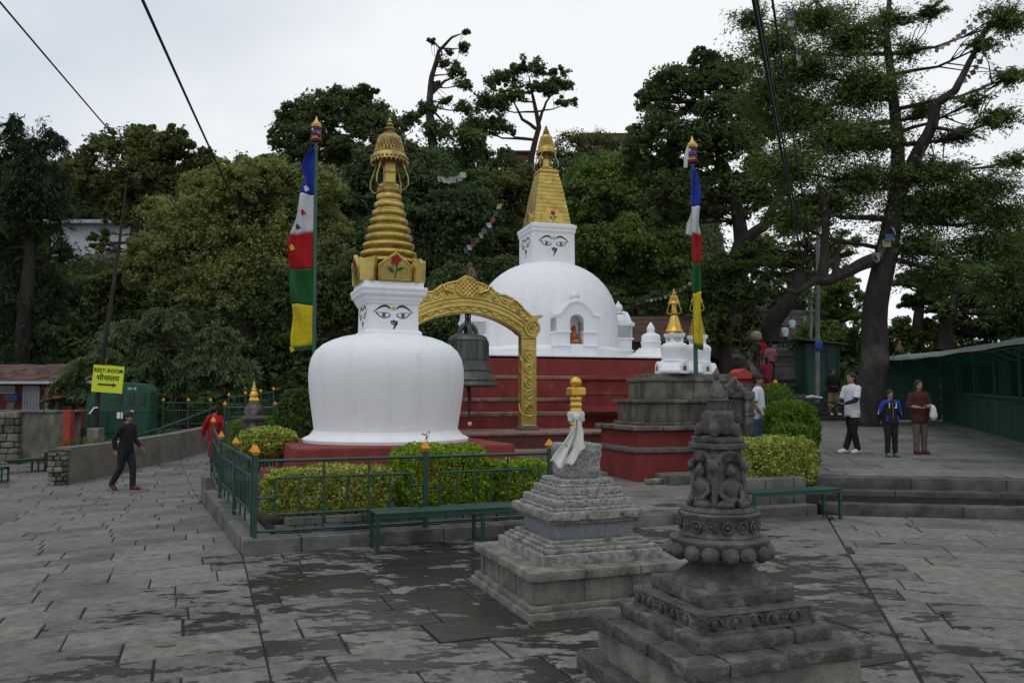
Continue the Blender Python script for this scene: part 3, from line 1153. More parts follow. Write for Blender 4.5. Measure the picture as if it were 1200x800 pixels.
# gilt shields standing on the cornice around the spire foot
for k in range(4):
    M = Matrix.Rotation(-k * pi / 2, 4, 'Z') @ Matrix.Translation((0, -.52, zs)) @ Matrix.Rotation(R(9), 4, 'X')
    sh = MB().plate([(-.29, 0), (.29, 0), (.30, .28), (.0, .52), (-.30, .28)], -.02, .05, M).build('gilt_shield', gold, st1, bev=.012)
    rim = MB()
    pts = [(-.27, .03), (.27, .03), (.275, .27), (0, .48), (-.275, .27), (-.27, .03)]
    rim.tube([M @ Vector((x, -.022, z)) for x, z in pts], .012, 6)
    rim.build('shield_rim', gold_dark, sh, True)
    flower(sh, M @ Matrix.Translation((0, -.02, 0)), .56)
    M2 = Matrix.Rotation(-k * pi / 2 - pi / 4, 4, 'Z') @ Matrix.Translation((0, -.64, zs))
    MB().plate([(-.13, 0), (.13, 0), (.16, .42), (0, .36), (-.16, .42)], -.04, .07, M2).build('corner_block', gold, st1, bev=.012)
nr = 11
zr0, zr1 = zs + .05, zz(226)
for i in range(nr):
    f0 = i / nr
    RT = [(0, .53), (.12, .54), (.25, .505), (.4, .445), (.55, .38), (.7, .315), (.85, .25), (1, .195)]
    rr = next(r0_ + (r1_ - r0_) * (f0 - a0_) / (a1_ - a0_) for (a0_, r0_), (a1_, r1_) in zip(RT, RT[1:]) if f0 <= a1_)
    z0 = zr0 + (zr1 - zr0) * f0
    hh = (zr1 - zr0) / nr
    MB().lathe([(rr * .80, z0 - .005), (rr * .97, z0 + .10 * hh), (rr * 1.01, z0 + .30 * hh), (rr * .99, z0 + .58 * hh), (rr * .90, z0 + .72 * hh), (rr * .76, z0 + .80 * hh), (rr * .74, z0 + hh + .004)], 40).build('spire_ring', gold, st1, True)
zl = zr1
MB().lathe([(.20, zl - .01), (.215, zl + .03), (.19, zl + .06), (.20, zl + .10), (.17, zl + .14), (.09, zl + .16)], 20, fn=lambda a, z: 1 + .05 * math.cos(8 * a)).build('spire_ledge', gold, st1, True)
zp1 = zz(190)
MB().sq([(.13, zl + .12), (.095, zl + .18), (.092, zl + .34), (.105, zl + .345), (.105, zl + .365), (.092, zl + .37), (.09, zp1 + .08)]).build('spire_pillar', gold, st1, bev=.006)
parasol(st1, zz(190), zz(157), .325, .20)
loops(st1, zl + .02, zz(189), .30, .2, .014, gold_dark)
pinnacle(st1, zz(157), zz(137), .10, gold_dark)

# ---- the larger stupa on its red terraces
S2 = Vector((1.16, 27.0, 0))
TH2 = R(16.5)
ter = thing('red_terrace', 'stepped dark red plastered terrace carrying the larger white stupa', 'terrace', S2, TH2)
tiers = [(4.0, 2.9, 2.3), (4.62, 2.3, 1.7), (5.25, 1.7, 1.34), (6.0, 1.34, .92)]
for i, (d, zt_, zb_) in enumerate(tiers):
    w0, w1 = -(d + .35), 3.3 + .28 * i
    back = 4.6
    tr = MB().box(((w0 + w1) / 2, (back - d) / 2, (zt_ - .1 + zb_ - .05) / 2), (w1 - w0, d + back, zt_ - .1 - zb_ + .05)).build('tier', red_plaster, ter, bev=.02)
    cp = MB().box(((w0 + w1) / 2, (back - d) / 2, zt_ - .05), (w1 - w0 + .05, d + back + .05, .1)).build('coping', white_plaster if i == 0 else red_worn, ter, bev=.02)
    if i == 0:
        cp.scale = (1, 1, .5)
        cp.location = (0, 0, (zt_) * .5)
plt = MB().box((-1.3, -2.0, .45), (11.2, 12.6, .86)).build('platform', brick_red, ter, bev=.015)
MB().box((-1.3, -2.0, .90), (11.3, 12.7, .06)).build('platform_coping', red_worn, ter, bev=.012)
MB().box((-1.3, -8.7, .30), (11.2, .8, .56)).build('platform_step', red_worn, ter, bev=.015)
# red altar block in front of the terrace
alt = thing('red_altar', 'dark red moulded altar block standing against the red terrace', 'altar', P(717, 478, 20.6).to_2d().to_3d() + Vector((0, 0, 1.34)), TH2)
MB().box((0, .25, .07), (1.50, .9, .14)).build('base_moulding', red_plaster, alt, bev=.02)
MB().box((0, .25, .46), (1.32, .74, .68)).build('body', red_plaster, alt, bev=.015)
MB().box((0, .25, .85), (1.50, .9, .10)).build('top_slab', red_plaster, alt, bev=.02)
MB().box((0, .25, .47), (1.38, .80, .06)).build('belt_moulding', red_plaster, alt, bev=.012)
for i in range(12):
    MB().box((-.60 + i * .109, -.125, .42), (.035, .03, .5)).build('relief_rib', red_plaster, alt)

st2 = thing('white_stupa', 'large white domed stupa with stepped golden pyramid spire on the red terrace', 'stupa', S2, TH2, 'white stupas with golden spires')
z2 = lambda v: Zv(v, 27.0)
zt0 = 2.9
MB().lathe([(2.62, zt0), (2.62, zt0 + .30), (2.56, zt0 + .34), (2.50, zt0 + .36), (2.42, zt0 + .40), (2.36, zt0 + .42)], 72).build('foot_ring', white_plaster, st2, True)
zd1 = z2(312)
zd0 = zt0 + .38
dm = [(2.33, zd0), (2.36, zd0 + .4)]
top_h = zd1 - (zd0 + .9)
for i in range(0, 15):
    a = i / 14 * pi / 2
    dm.append((2.36 * math.cos(a) ** .86 if i < 14 else .3, zd0 + .9 + top_h * math.sin(a) ** 1.0 * 1.06))
MB().lathe(dm, 80).build('dome', white_plaster, st2, True)
zh0, zh1 = z2(314), z2(277)
MB().sq([(.74, zh0 - .25), (.73, zh1)]).build('harmika', white_plaster, st2, bev=.01)
MB().sq([(.74, zh1 - .02), (.765, zh1 + .04), (.765, zh1 + .12), (.79, zh1 + .15), (.79, zh1 + .26), (.72, zh1 + .265), (.72, zh1 + .30)]).build('cornice', white_plaster, st2, bev=.01)
buddha_eyes(st2, .735, (zh0 + zh1) / 2 + .12, 1.5)
zq0, zq1 = zh1 + .30, z2(205)
n2 = 13
for i in range(n2):
    f0, f1 = i / n2, (i + 1) / n2
    h0 = .30 + (.64 - .30) * (1 - f0) ** .82
    h1 = .30 + (.64 - .30) * (1 - f1) ** .82
    za, zb2 = zq0 + (zq1 - zq0) * f0, zq0 + (zq1 - zq0) * f1
    MB().sq([(h0, za), (h0 * .995, zb2 - .02), (h1 * 1.0, zb2 + .002)]).build('spire_step', gold, st2, bev=.012)
MB().sq([(.32, zq1), (.34, zq1 + .03), (.34, zq1 + .10), (.26, zq1 + .12)]).build('spire_ledge', gold, st2, bev=.01)
MB().lathe([(.26, zq1 + .11), (.28, zq1 + .16), (.2, zq1 + .22), (.13, zq1 + .26), (.11, zq1 + .5), (.14, zq1 + .53), (.11, zq1 + .57), (.105, z2(178) + .12)], 20).build('spire_pillar', gold, st2, True)
parasol(st2, z2(180), z2(158), .33, .20, gold)
loops(st2, zq1 + .14, z2(180), .34, .22, .018, gold_dark)
pinnacle(st2, z2(158), z2(146), .12, gold)
for k in range(4):
    M = Matrix.Rotation(-k * pi / 2, 4, 'Z') @ Matrix.Translation((0, -.67, zq0)) @ Matrix.Rotation(R(-4), 4, 'X')
    out = [(-.40, 0), (.40, 0), (.40, .22), (.34, .34), (.22, .38), (.10, .47), (0, .50), (-.10, .47), (-.22, .38), (-.34, .34), (-.40, .22)]
    sh = MB().plate(out, -.03, .06, M).build('gilt_shield', gold, st2, bev=.012)
    flower(sh, M @ Matrix.Translation((0, -.03, 0)), .52)
# four niche shrines around the dome
for k in range(4):
    M = Matrix.Rotation(-k * pi / 2, 4, 'Z') @ Matrix.Translation((0, -2.70, zt0)) @ Matrix.Diagonal((.84, 1, .74, 1))
    W_ = .78
    mb = MB()

    def bx(c, s, name=None):
        v_ = []
        for z in (-1, 1):
            for x, y in ((-1, -1), (1, -1), (1, 1), (-1, 1)):
                v_.append(M @ Vector((c[0] + x * s[0] / 2, c[1] + y * s[1] / 2, c[2] + z * s[2] / 2)))
        mb.add(v_, [(3, 2, 1, 0), (4, 5, 6, 7), (0, 1, 5, 4), (1, 2, 6, 5), (2, 3, 7, 6), (3, 0, 4, 7)])
    for sg in (-1, 1):
        bx((sg * (.26 + .26), .35, .95), (.52, .9, 1.9))
        bx((sg * .53, .33, .50), (.60, .98, .08))
        bx((sg * .53, .33, 1.05), (.60, .98, .09))
    bx((0, .35, .28), (.54, .88, .56))
    niche = mb.build('niche_shrine', white_plaster, st2, bev=.015)
    arch_o = [(-.84, 1.62), (-.84, 1.72), (-.62, 1.76), (-.5, 1.9)] + [(.5 * math.cos(a), 1.9 + .42 * math.sin(a)) for a in [pi - pi * i / 10 for i in range(1, 10)]] + [(.5, 1.9), (.62, 1.76), (.84, 1.72), (.84, 1.62)]
    arch_i = [(.26, 1.62)] + [(.26 * math.cos(a), 1.5 + .26 * math.sin(a) + .0) for a in [pi * i / 8 for i in range(0, 9)]] + [(-.26, 1.62)]
    hood = MB()
    hood.plate([(-.78, 1.0), (-.26, 1.0), (-.26, 1.5)] + [(-.26 * math.cos(pi * i / 8), 1.5 + .26 * math.sin(pi * i / 8)) for i in range(1, 8)] + [(.26, 1.5), (.26, 1.0), (.78, 1.0), (.78, 1.68), (.5, 1.8), (.42, 2.05), (.2, 2.22), (0, 2.26), (-.2, 2.22), (-.42, 2.05), (-.5, 1.8), (-.78, 1.68)], -.12, .5, M)
    hood.build('niche_arch', white_plaster, niche, bev=.02)
    trim = MB()
    tr_pts = [(-.90, 1.70), (-.60, 1.78), (-.50, 1.98), (-.28, 2.22), (0, 2.31), (.28, 2.22), (.50, 1.98), (.60, 1.78), (.90, 1.70)]
    trim.tube([M @ Vector((x, -.08, z)) for x, z in tr_pts], .085, 8)
    trim.build('arch_moulding', white_plaster, niche, True)
    kb = MB()
    cpt = M @ Vector((0, .1, 2.28))
    kb.lathe([(.13, 0), (.14, .05), (.10, .08), (.15, .14), (.16, .20), (.13, .28), (.06, .34), (.03, .39), (.01, .44)], 18, c=cpt)
    kb.build('niche_finial', white_plaster, niche, True)
    bk = MB()
    bk.plate([(-.3, .5), (.3, .5), (.3, 1.85), (-.3, 1.85)], .42, .5, M)
    bk.build('niche_back', paint_white if k else white_plaster, niche)
    idol = MB()
    idol.ball(M @ Vector((0, .15, .66)), (.20, .15, .10), 12, 8)
    idol.ball(M @ Vector((0, .18, .88)), (.13, .10, .18), 12, 8)
    idol.ball(M @ Vector((0, .16, 1.12)), (.08, .08, .10), 12, 8)
    idol.lathe([(.08, 0), (.05, .08), (.01, .16)], 10, c=M @ Vector((0, .16, 1.2)))
    me = fuse(idol, .025, 3)
    link('niche_idol', me, mat('idol_paint%d' % k, (.32, .05, .03), (.40, .22, .03), 9, .6, lo=.45, hi=.55), niche)
    ofr = MB()
    for i in range(9):
        ofr.ball(M @ Vector((-.2 + .05 * i, -.0, .585 + .02 * (i % 2))), .035, 6, 4)
    ofr.build('offerings', mat('offerings%d' % k, (.12, .14, .05), (.35, .08, .05), 20, .8), niche)

# ---- little whitewashed chaitya on the terrace edge
tc = P(763, 417, 24.6)
sc_ = thing('small_chaitya', 'small plain whitewashed chaitya with pointed top beside the large dome', 'chaitya', (tc.x, tc.y, 2.9), TH2)
MB().sq([(.62, 0), (.60, .06), (.56, .12), (.50, .14), (.46, .24), (.40, .26), (.36, .36), (.31, .38), (.31, .44)]).build('stepped_base', white_plaster, sc_, bev=.01)
MB().lathe([(.30, .42), (.32, .5), (.32, .62), (.34, .64), (.34, .69), (.31, .71), (.31, .92), (.26, 1.0), (.16, 1.06), (.12, 1.08)], 28).build('dome', white_plaster, sc_, True)
MB().lathe([(.10, 1.06), (.13, 1.1), (.12, 1.2), (.14, 1.22), (.12, 1.3), (.07, 1.42), (.02, 1.52)], 18).build('pinnacle', white_plaster, sc_, True)
for ch_ in sc_.children:
    ch_.scale = (.92, .92, .72)

# ---- golden gateway arch with the bell
AY = 19.0
ac = P(544, 503, AY)
AZ = .93
gate = thing('golden_archway', 'golden embossed archway with scrollwork columns spanning behind the near stupa', 'archway', (ac.x, ac.y, AZ), R(18))
KX = AY / FPX / .955


def ax(px, py):
    """Photo pixel beside the arch axis to the arch's own plane."""
    return ((px - 544) * KX, Zv(py, AY) - AZ)


q = lambda x, y: ax(480 + x / 4.444, 320 + y / 4.444)
outr = [q(*p) for p in ((285, 14), (300, 34), (330, 42), (375, 54), (415, 72), (440, 92), (456, 103), (490, 106), (530, 123), (570, 152), (600, 186), (622, 207), (634, 214))]
innr = [q(*p) for p in ((285, 211), (330, 214), (375, 221), (420, 233), (465, 250), (505, 270), (540, 292), (566, 314))]
outl = [(-x, z) for x, z in outr[1:]][::-1]
innl = [(-x, z) for x, z in innr[1:]][::-1]
boss = q(630, 280)
head = outl + outr + [q(660, 250), q(660, 320), q(582, 322)] + innr[::-1] + innl[::-1] + [(-q(582, 322)[0], q(582, 322)[1]), (-q(660, 320)[0], q(660, 320)[1]), (-q(660, 250)[0], q(660, 250)[1])]
AD = .30
bmh = bmesh.new()
vv = [bmh.verts.new((x, -AD / 2, z)) for x, z in head]
fc_ = bmh.faces.new(vv)
if fc_.normal.y > 0:
    bmh.normal_update()
bmesh.ops.triangulate(bmh, faces=[fc_])
ex = bmesh.ops.extrude_face_region(bmh, geom=bmh.faces[:])
for e in ex['geom']:
    if isinstance(e, bmesh.types.BMVert):
        e.co.y += AD
bmesh.ops.recalc_face_normals(bmh, faces=bmh.faces[:])
me = bpy.data.meshes.new('arch_head')
bmh.to_mesh(me)
bmh.free()
head_o = link('arch_head', me, gold, gate)


def lerp_pts(A, B, f):
    n = 24
    out = []
    for i in range(n):
        t = i / (n - 1)

        def at_(L_):
            k_ = t * (len(L_) - 1)
            j_ = min(int(k_), len(L_) - 2)
            w_ = k_ - j_
            return Vector((L_[j_][0] * (1 - w_) + L_[j_ + 1][0] * w_, L_[j_][1] * (1 - w_) + L_[j_ + 1][1] * w_))
        p_ = at_(A) * (1 - f) + at_(B) * f
        out.append((p_.x, p_.y))
    return out


inn_all = innl + innr
out_all = outl + outr
band1 = [(-x, z + .0) for x, z in innr[::-1]] + innr[1:]
for off, rad in ((.035, .022), (.17, .020), (.27, .016), (.36, .020)):
    pts = []
    for i, (x, z) in enumerate(band1):
        a, b = band1[max(i - 1, 0)], band1[min(i + 1, len(band1) - 1)]
        d = Vector((b[0] - a[0], b[1] - a[1])).normalized()
        pts.append((x - d.y * off, -AD / 2 - .004, z + d.x * off))
    MB().tube(pts, rad, 6).build('arch_moulding', gold, head_o, True)
rim_pts = [(x * .985, -AD / 2 - .006, z - .035) for x, z in outl + outr]
MB().tube(rim_pts, .022, 6).build('arch_rim', gold, head_o, True)
# wavy vine on the inner band
vine = []
for i in range(81):
    t = i / 80 * (len(band1) - 1)
    j = min(int(t), len(band1) - 2)
    w = t - j
    x, z = band1[j][0] * (1 - w) + band1[j + 1][0] * w, band1[j][1] * (1 - w) + band1[j + 1][1] * w
    d = Vector((band1[j + 1][0] - band1[j][0], band1[j + 1][1] - band1[j][1])).normalized()
    off = .10 + .035 * math.sin(i * .95)
    vine.append((x - d.y * off, -AD / 2 - .006, z + d.x * off))
MB().tube(vine, .014, 5).build('arch_vine', gold, head_o, True)
# central lattice medallion
med = MB()
mc = q(287, 78)
for i in range(-3, 4):
    for sg in (-1, 1):
        a = R(45) * sg
        hw = math.sqrt(max(0, .27 ** 2 - (i * .075) ** 2))
        dx_, dz_ = math.cos(a), math.sin(a)
        ox, oz = -dz_ * i * .075, dx_ * i * .075
        med.tube([(mc[0] + ox - dx_ * hw, -AD / 2 - .012, mc[1] + oz - dz_ * hw), (mc[0] + ox + dx_ * hw, -AD / 2 - .012, mc[1] + oz + dz_ * hw)], .014, 5)
med.tube([(mc[0] + .275 * math.cos(2 * pi * i / 24), -AD / 2 - .01, mc[1] + .235 * math.sin(2 * pi * i / 24)) for i in range(25)], .022, 6)
med.build('lattice_medallion', gold, head_o, True)
# deer-and-scroll relief on the upper band, mirrored
for sg in (-1, 1):
    rel = MB()
    for (x, y, r0_, tn, a0) in ((405, 85, .12, 1.6, 2.2), (370, 100, .10, 1.4, 5.0), (440, 125, .12, 1.7, 1.2), (490, 135, .10, 1.5, 3.0), (530, 160, .11, 1.6, .6), (568, 190, .09, 1.4, 2.0), (595, 222, .07, 1.3, 4.0)):
        c = q(x, y)
        rel.tube([(sg * px_, -AD / 2 - .006 - .012 * math.sin(i * .6), pz_) for i, (px_, pz_) in enumerate(spiral(c, r0_, .015, tn, a0, 20))], [.024 - .0006 * i for i in range(20)], 6)
    deer = [q(350, 110), q(372, 98), q(395, 92), q(402, 76), q(415, 70)]
    rel.tube([(sg * x, -AD / 2 - .01, z) for x, z in deer], [.03, .05, .05, .03, .02], 7)
    rel.build('scroll_relief', gold, head_o, True)
    c = boss
    bs = MB()
    Mb = Matrix.Translation((sg * c[0], -AD / 2, c[1])) @ Matrix.Rotation(pi / 2, 4, 'X')
    for (ro, ri, th) in ((.20, .15, .05), (.12, .07, .045), (.05, 0, .05)):
        n = 24
        vs_ = []
        for rr, h in ((ro, 0), (ro, th), (max(ri, .001), th), (max(ri, .001), 0)):
            vs_ += [Mb @ Vector((rr * math.cos(2 * pi * i / n), rr * math.sin(2 * pi * i / n), h)) for i in range(n)]
        fs = []
        for j in range(3):
            fs += [(j * n + i, j * n + (i + 1) % n, (j + 1) * n + (i + 1) % n, (j + 1) * n + i) for i in range(n)]
        bs.add(vs_, fs)
    bs.plate([(sg * x, z) for x, z in (q(600, 215), q(650, 212), q(688, 206), q(684, 222), q(664, 230), q(655, 262), q(620, 270))], -AD / 2 - .01, AD / 2 + .01)
    bs.build('dragon_boss', gold, head_o)
    # column with framed scroll panel
    cx0, cx1 = q(575, 0)[0], q(656, 0)[0]
    ztop = q(0, 322)[1] + .02
    cxm = (cx0 + cx1) / 2 * sg
    colm = MB().box((cxm, 0, ztop / 2), (cx1 - cx0, AD - .04, ztop)).build('column', gold, gate, bev=.012)
    fr = MB()
    w_ = (cx1 - cx0) / 2 - .05
    for (dx_, dz0, dz1) in ((-w_, .35, ztop - .35), (w_, .35, ztop - .35)):
        fr.tube([(cxm + dx_, -AD / 2 + .02, dz0), (cxm + dx_, -AD / 2 + .02, dz1)], .016, 6)
    for zz_ in (.12, .35, ztop - .35, ztop - .08):
        fr.tube([(cxm - w_ - .02, -AD / 2 + .02, zz_), (cxm + w_ + .02, -AD / 2 + .02, zz_)], .018, 6)
    nsc = 5
    for i in range(nsc):
        zc2 = .52 + (ztop - 1.04) * i / (nsc - 1)
        fl = 1 if i % 2 else -1
        fr.tube([(px_, -AD / 2 + .016 - .01 * math.sin(j * .5), pz_) for j, (px_, pz_) in enumerate(spiral((cxm, zc2), .12, .015, 1.5, pi / 2 * fl, 18, fl))], [.026 - .0008 * j for j in range(18)], 6)
        fr.tube([(cxm - .09 * fl, -AD / 2 + .016, zc2 - .14), (cxm - .02 * fl, -AD / 2 + .008, zc2 - .2), (cxm + .09 * fl, -AD / 2 + .016, zc2 - .17)], [.008, .028, .008], 6)
        fr.tube([(cxm - (cx1 - cx0) / 2 * 1.0, -.05 + .1 * math.sin(i), zc2 - .1), (cxm - (cx1 - cx0) / 2, .05, zc2 + .1)], .02, 5)
    fr.build('column_scrollwork', gold, colm, True)
    MB().box((cxm, 0, .05), (cx1 - cx0 + .08, AD + .06, .10)).build('column_foot', kerb_stone, gate, bev=.01)

bc = P(548, 450, AY)
BZ1 = Zv(391, AY)       # shoulder of the bell
BZ0 = Zv(453, AY)
bell = thing('temple_bell', 'large dark bronze temple bell hanging inside the golden archway', 'bell', (bc.x, bc.y, BZ0), R(18))
BH = BZ1 - BZ0
bp = [(.62, 0), (.635, .03), (.60, .10), (.535, .20), (.485, .33), (.45, .48), (.435, .66), (.43, .80), (.425, .90), (.40, .97), (.33, 1.02), (.2, 1.045), (.05, 1.05)]
bp = [(r * 1.12, z / 1.05 * BH) for r, z in bp]
MB().lathe(bp + [(.05, bp[-1][1] - .05)] + [(r * .93, max(0.0, z - .03)) for r, z in bp[::-1][1:]], 48, closed=True).build('bell_body', bell_bronze, bell, True)
strip = MB()
for i in range(28):
    if i % 4 == 3:
        continue
    a = 2 * pi * i / 28
    z = BH * .66
    strip.box((.493 * math.cos(a), .493 * math.sin(a), z), (.02, .055, BH * .34), a)
strip.build('inscription_strip', bell_bronze, bell)
for zf_, rr in ((.12, .672), (.30, .566), (.50, .506), (.86, .489)):
    MB().lathe([(rr - .02, zf_ * BH - .012), (rr + .012, zf_ * BH), (rr - .02, zf_ * BH + .012)], 48).build('bell_band', bell_bronze, bell, True)
ck = MB()
for a in (0, pi / 2):
    ck.tube([(.20 * math.cos(a) * math.cos(t), .20 * math.sin(a) * math.cos(t), BH - .02 + .24 * math.sin(t)) for t in [pi * i / 12 for i in range(13)]], .062, 8)
ck.build('bell_crown', bell_bronze, bell, True)
ch = MB()
ztop_b = Zv(370, AY) - BZ0 + .1
for i in range(5):
    z = BH + .22 + i * (ztop_b - BH - .2) / 5
    ch.tube([(.06 * math.cos(t) if i % 2 else 0, 0 if i % 2 else .06 * math.cos(t), z + .09 * math.sin(t)) for t in [2 * pi * k / 12 for k in range(13)]], .02, 6)
ch.build('bell_chain', iron_dark, bell, True)
MB().tube([(0, 0, BH * .8), (.02, 0, 0), (.05, -.02, -.35)], [.03, .05, .04], 8).build('clapper', iron_dark, bell, True)
MB().tube([(.05, -.02, -.3), (.03, -.02, -.6), (.05, -.02, -.82)], [.03, .022, .012], 8).build('clapper_rope', iron_dark, bell, True)
MB().ball((.05, -.02, -.86), .05, 8, 6).build('rope_weight', paint_white, bell, True)

# ---- stone shrine base with two little white stupas
B1, B2 = rot2(R(17))
bc0 = Vector((2.32, 15.2, 0))                    # its near corner
bw, bd = 2.75, 1.85


def BPt(t, s):
    p = bc0 + B1 * t + B2 * s
    return p


sb = thing('shrine_base', 'tiered grey stone shrine base on a dark red plinth', 'shrine base', bc0, R(17))
MB().box((bw / 2 + .1, bd / 2, .40), (bw + .2, bd, .56)).build('red_plinth', red_plaster, sb, bev=.015)
MB().stone((bw / 2 + .1, bd / 2, .72), (bw + .28, bd + .08, .10), 0, .12, .02, .008, 4).build('plinth_ledge', kerb_stone, sb, smooth=True)
MB().box((bw / 2 + .12, bd / 2 + .03, .92), (bw + .1, bd - .10, .32)).build('red_course', red_plaster, sb, bev=.01)


def ring_of_slabs(x0, x1, y0, y1, z0, z1, n, m, name, w=.3):
    for side in range(4):
        L_ = (x1 - x0) if side in (0, 2) else (y1 - y0 - 2 * w)
        k_ = n if side in (0, 2) else max(2, n - 1)
        for i in range(k_):
            ln = L_ / k_
            if side == 0:
                c = (x0 + ln * (i + .5), y0 + w / 2)
            elif side == 2:
                c = (x0 + ln * (i + .5), y1 - w / 2)
            elif side == 1:
                c = (x1 - w / 2, y0 + w + ln * (i + .5))
            else:
                c = (x0 + w / 2, y0 + w + ln * (i + .5))
            sx = (ln - .008, w) if side in (0, 2) else (w, ln - .008)
            MB().stone((c[0], c[1], (z0 + z1) / 2), (sx[0], sx[1], z1 - z0), 0, .10, .015, .008, 5, seed=i + side * 3.1).build(name, m, sb, smooth=True)


ring_of_slabs(-.06, bw + .26, -.02, bd + .02, 1.085, 1.175, 5, stone_mossy, 'ledge_slab')
ring_of_slabs(.30, bw - .1, .22, bd - .14, 1.175, 1.235, 4, stone_mossy, 'moulding_slab')
ring_of_slabs(.36, bw - .16, .28, bd - .20, 1.235, 1.60, 5, stone_mossy, 'wall_block')
ring_of_slabs(.30, bw - .1, .22, bd - .14, 1.60, 1.67, 4, stone_mossy, 'moulding_slab')
ring_of_slabs(.54, bw - .34, .46, bd - .36, 1.67, 2.02, 4, stone_mossy, 'wall_block')
ring_of_slabs(.50, bw - .30, .42, bd - .34, 2.02, 2.10, 4, stone_mossy, 'moulding_slab')
MB().stone((bw / 2 + .06, bd / 2 + .02, 1.6), (bw - 1.2, bd - .95, 1.12), 0, .2, .02, .01, 4).build('core_fill', stone_mossy, sb, smooth=True)
ring_of_slabs(.66, bw - .40, .52, bd - .40, 2.10, 2.18, 3, stone_mossy, 'top_slab')

for i, (u, v, Y, sc, lab) in enumerate(((791, 438, 16.25, 1.0, 'small white stupa with lobed base and smooth golden cone on the stone shrine base'),
                                        (818, 440, 16.75, .98, 'small white stupa with ringed golden spire behind the prayer flag pole'))):
    c = P(u, v, Y)
    s = thing('small_stupa', lab, 'stupa', (c.x, c.y, 2.175), R(17), 'small white stupas on the stone shrine base')
    k = sc
    MB().lathe([(.37 * k, 0), (.40 * k, .03), (.40 * k, .07), (.37 * k, .10), (.33 * k, .17), (.29 * k, .20), (.27 * k, .23), (.28 * k, .26), (.26 * k, .28), (.255 * k, .30), (.27 * k, .45), (.28 * k, .52), (.27 * k, .57), (.22 * k, .61), (.12 * k, .64)], 40).build('dome', white_plaster, s, True)
    for kk in range(4):
        M = Matrix.Rotation(kk * pi / 2, 4, 'Z') @ Matrix.Translation((0, -.34 * k, 0))
        pts = [(-.09, 0), (.09, 0), (.09, .15), (.06, .22), (0, .25), (-.06, .22), (-.09, .15)]
        nb = MB().plate(pts, -.06, .12, M).build('dome_niche', white_plaster, s, bev=.01)
        MB().plate([(-.035, .06), (.035, .06), (.035, .13), (0, .17), (-.035, .13)], -.065, -.05, M).build('niche_recess', kerb_stone, nb)
    zt_ = .62
    MB().sq([(.13 * k, zt_), (.128 * k, zt_ + .10), (.155 * k, zt_ + .13), (.16 * k, zt_ + .19), (.13 * k, zt_ + .20)]).build('harmika', white_plaster, s, bev=.004)
    buddha_eyes(s, .131 * k, zt_ + .055, .22 * k)
    z0 = zt_ + .20
    if i == 0:
        pr = [(.16, z0), (.175, z0 + .03), (.165, z0 + .06), (.15, z0 + .08), (.13, z0 + .15), (.10, z0 + .25), (.07, z0 + .34), (.05, z0 + .37)]
        MB().lathe(pr, 28, fn=lambda a, z: 1 + (.05 * abs(math.sin(5 * a)) if z < z0 + .07 else 0)).build('golden_cone', gold_bright, s, True)
        zc2 = z0 + .37
    else:
        pr = []
        for j in range(8):
            r_ = .17 * (1 - j / 12)
            za = z0 + j * .06
            pr += [(r_ * .9, za), (r_, za + .02), (r_, za + .045), (r_ * .88, za + .055)]
        MB().lathe(pr, 28).build('golden_cone', gold_bright, s, True)
        zc2 = z0 + .48
    MB().lathe([(.07, zc2), (.08, zc2 + .02), (.045, zc2 + .04), (.04, zc2 + .24)], 14).build('spire_pillar', gold_bright, s, True)
    parasol(s, zc2 + .22, zc2 + .40, .115, .07, gold_bright)
    loops(s, zc2 + .02, zc2 + .22, .11, .07, .008, gold_bright)
    pinnacle(s, zc2 + .38, zc2 + .54, .05, gold_bright)

# dark carved stone frame beside the shrine base
fcn = P(863, 520, 14.75)
fr = thing('carved_shrine_frame', 'carved dark stone frame with two posts and a flowering lintel by the hedge', 'shrine frame', (fcn.x, fcn.y, .78), R(14))
MB().box((-.03, .05, -.36), (.95, .5, .60)).build('red_pedestal', red_plaster, fr, bev=.015)
for x in (-.30, .24):
    pst = MB().stone((x, 0, .52), (.17, .17, 1.04), 0, .06, .02, .006, 8).build('post', stone_dark, fr, smooth=True)
    MB().stone((x, 0, .62), (.20, .20, .05), 0, .05, .012, .003, 8).build('post_band', stone_dark, pst, smooth=True)
    MB().stone((x, 0, .96), (.21, .21, .16), 0, .05, .03, .006, 8).build('post_capital', stone_dark, pst, smooth=True)
MB().stone((-.03, .02, .98), (.5, .14, .12), 0, .05, .03, .012, 8).build('lintel', stone_dark, fr, smooth=True)
cr = MB()
for (x, z, r) in ((-.18, 1.08, .09), (-.06, 1.14, .11), (.06, 1.10, .10), (.16, 1.05, .07), (-.02, 1.24, .06), (-.10, 1.02, .08), (.20, 1.0, .05)):
    cr.ball((x, 0, z), (r, .07, r), 10, 8)
link('carved_crest', fuse(cr, .014, 2), stone_dark, fr)
MB().stone((-.03, .05, .52), (.46, .06, .84), 0, .06, .01, .004, 8).build('panel', stone_dark, fr, smooth=True)
pn = MB()
for i in range(4):
    z = .22 + i * .17
    pn.tube([(x, .01, zq_) for x, zq_ in spiral((-.03 + .06 * (-1) ** i, z), .08, .012, 1.4, i, 14)], .02, 6)
pn.tube([(-.03, .01, .14), (-.03, 0, .8)], .018, 6)
pn.build('panel_carving', stone_dark, fr, True)
MB().stone((-.03, .02, .12), (.70, .28, .16), 0, .08, .02, .006, 8).build('sill', stone_dark, fr, smooth=True)
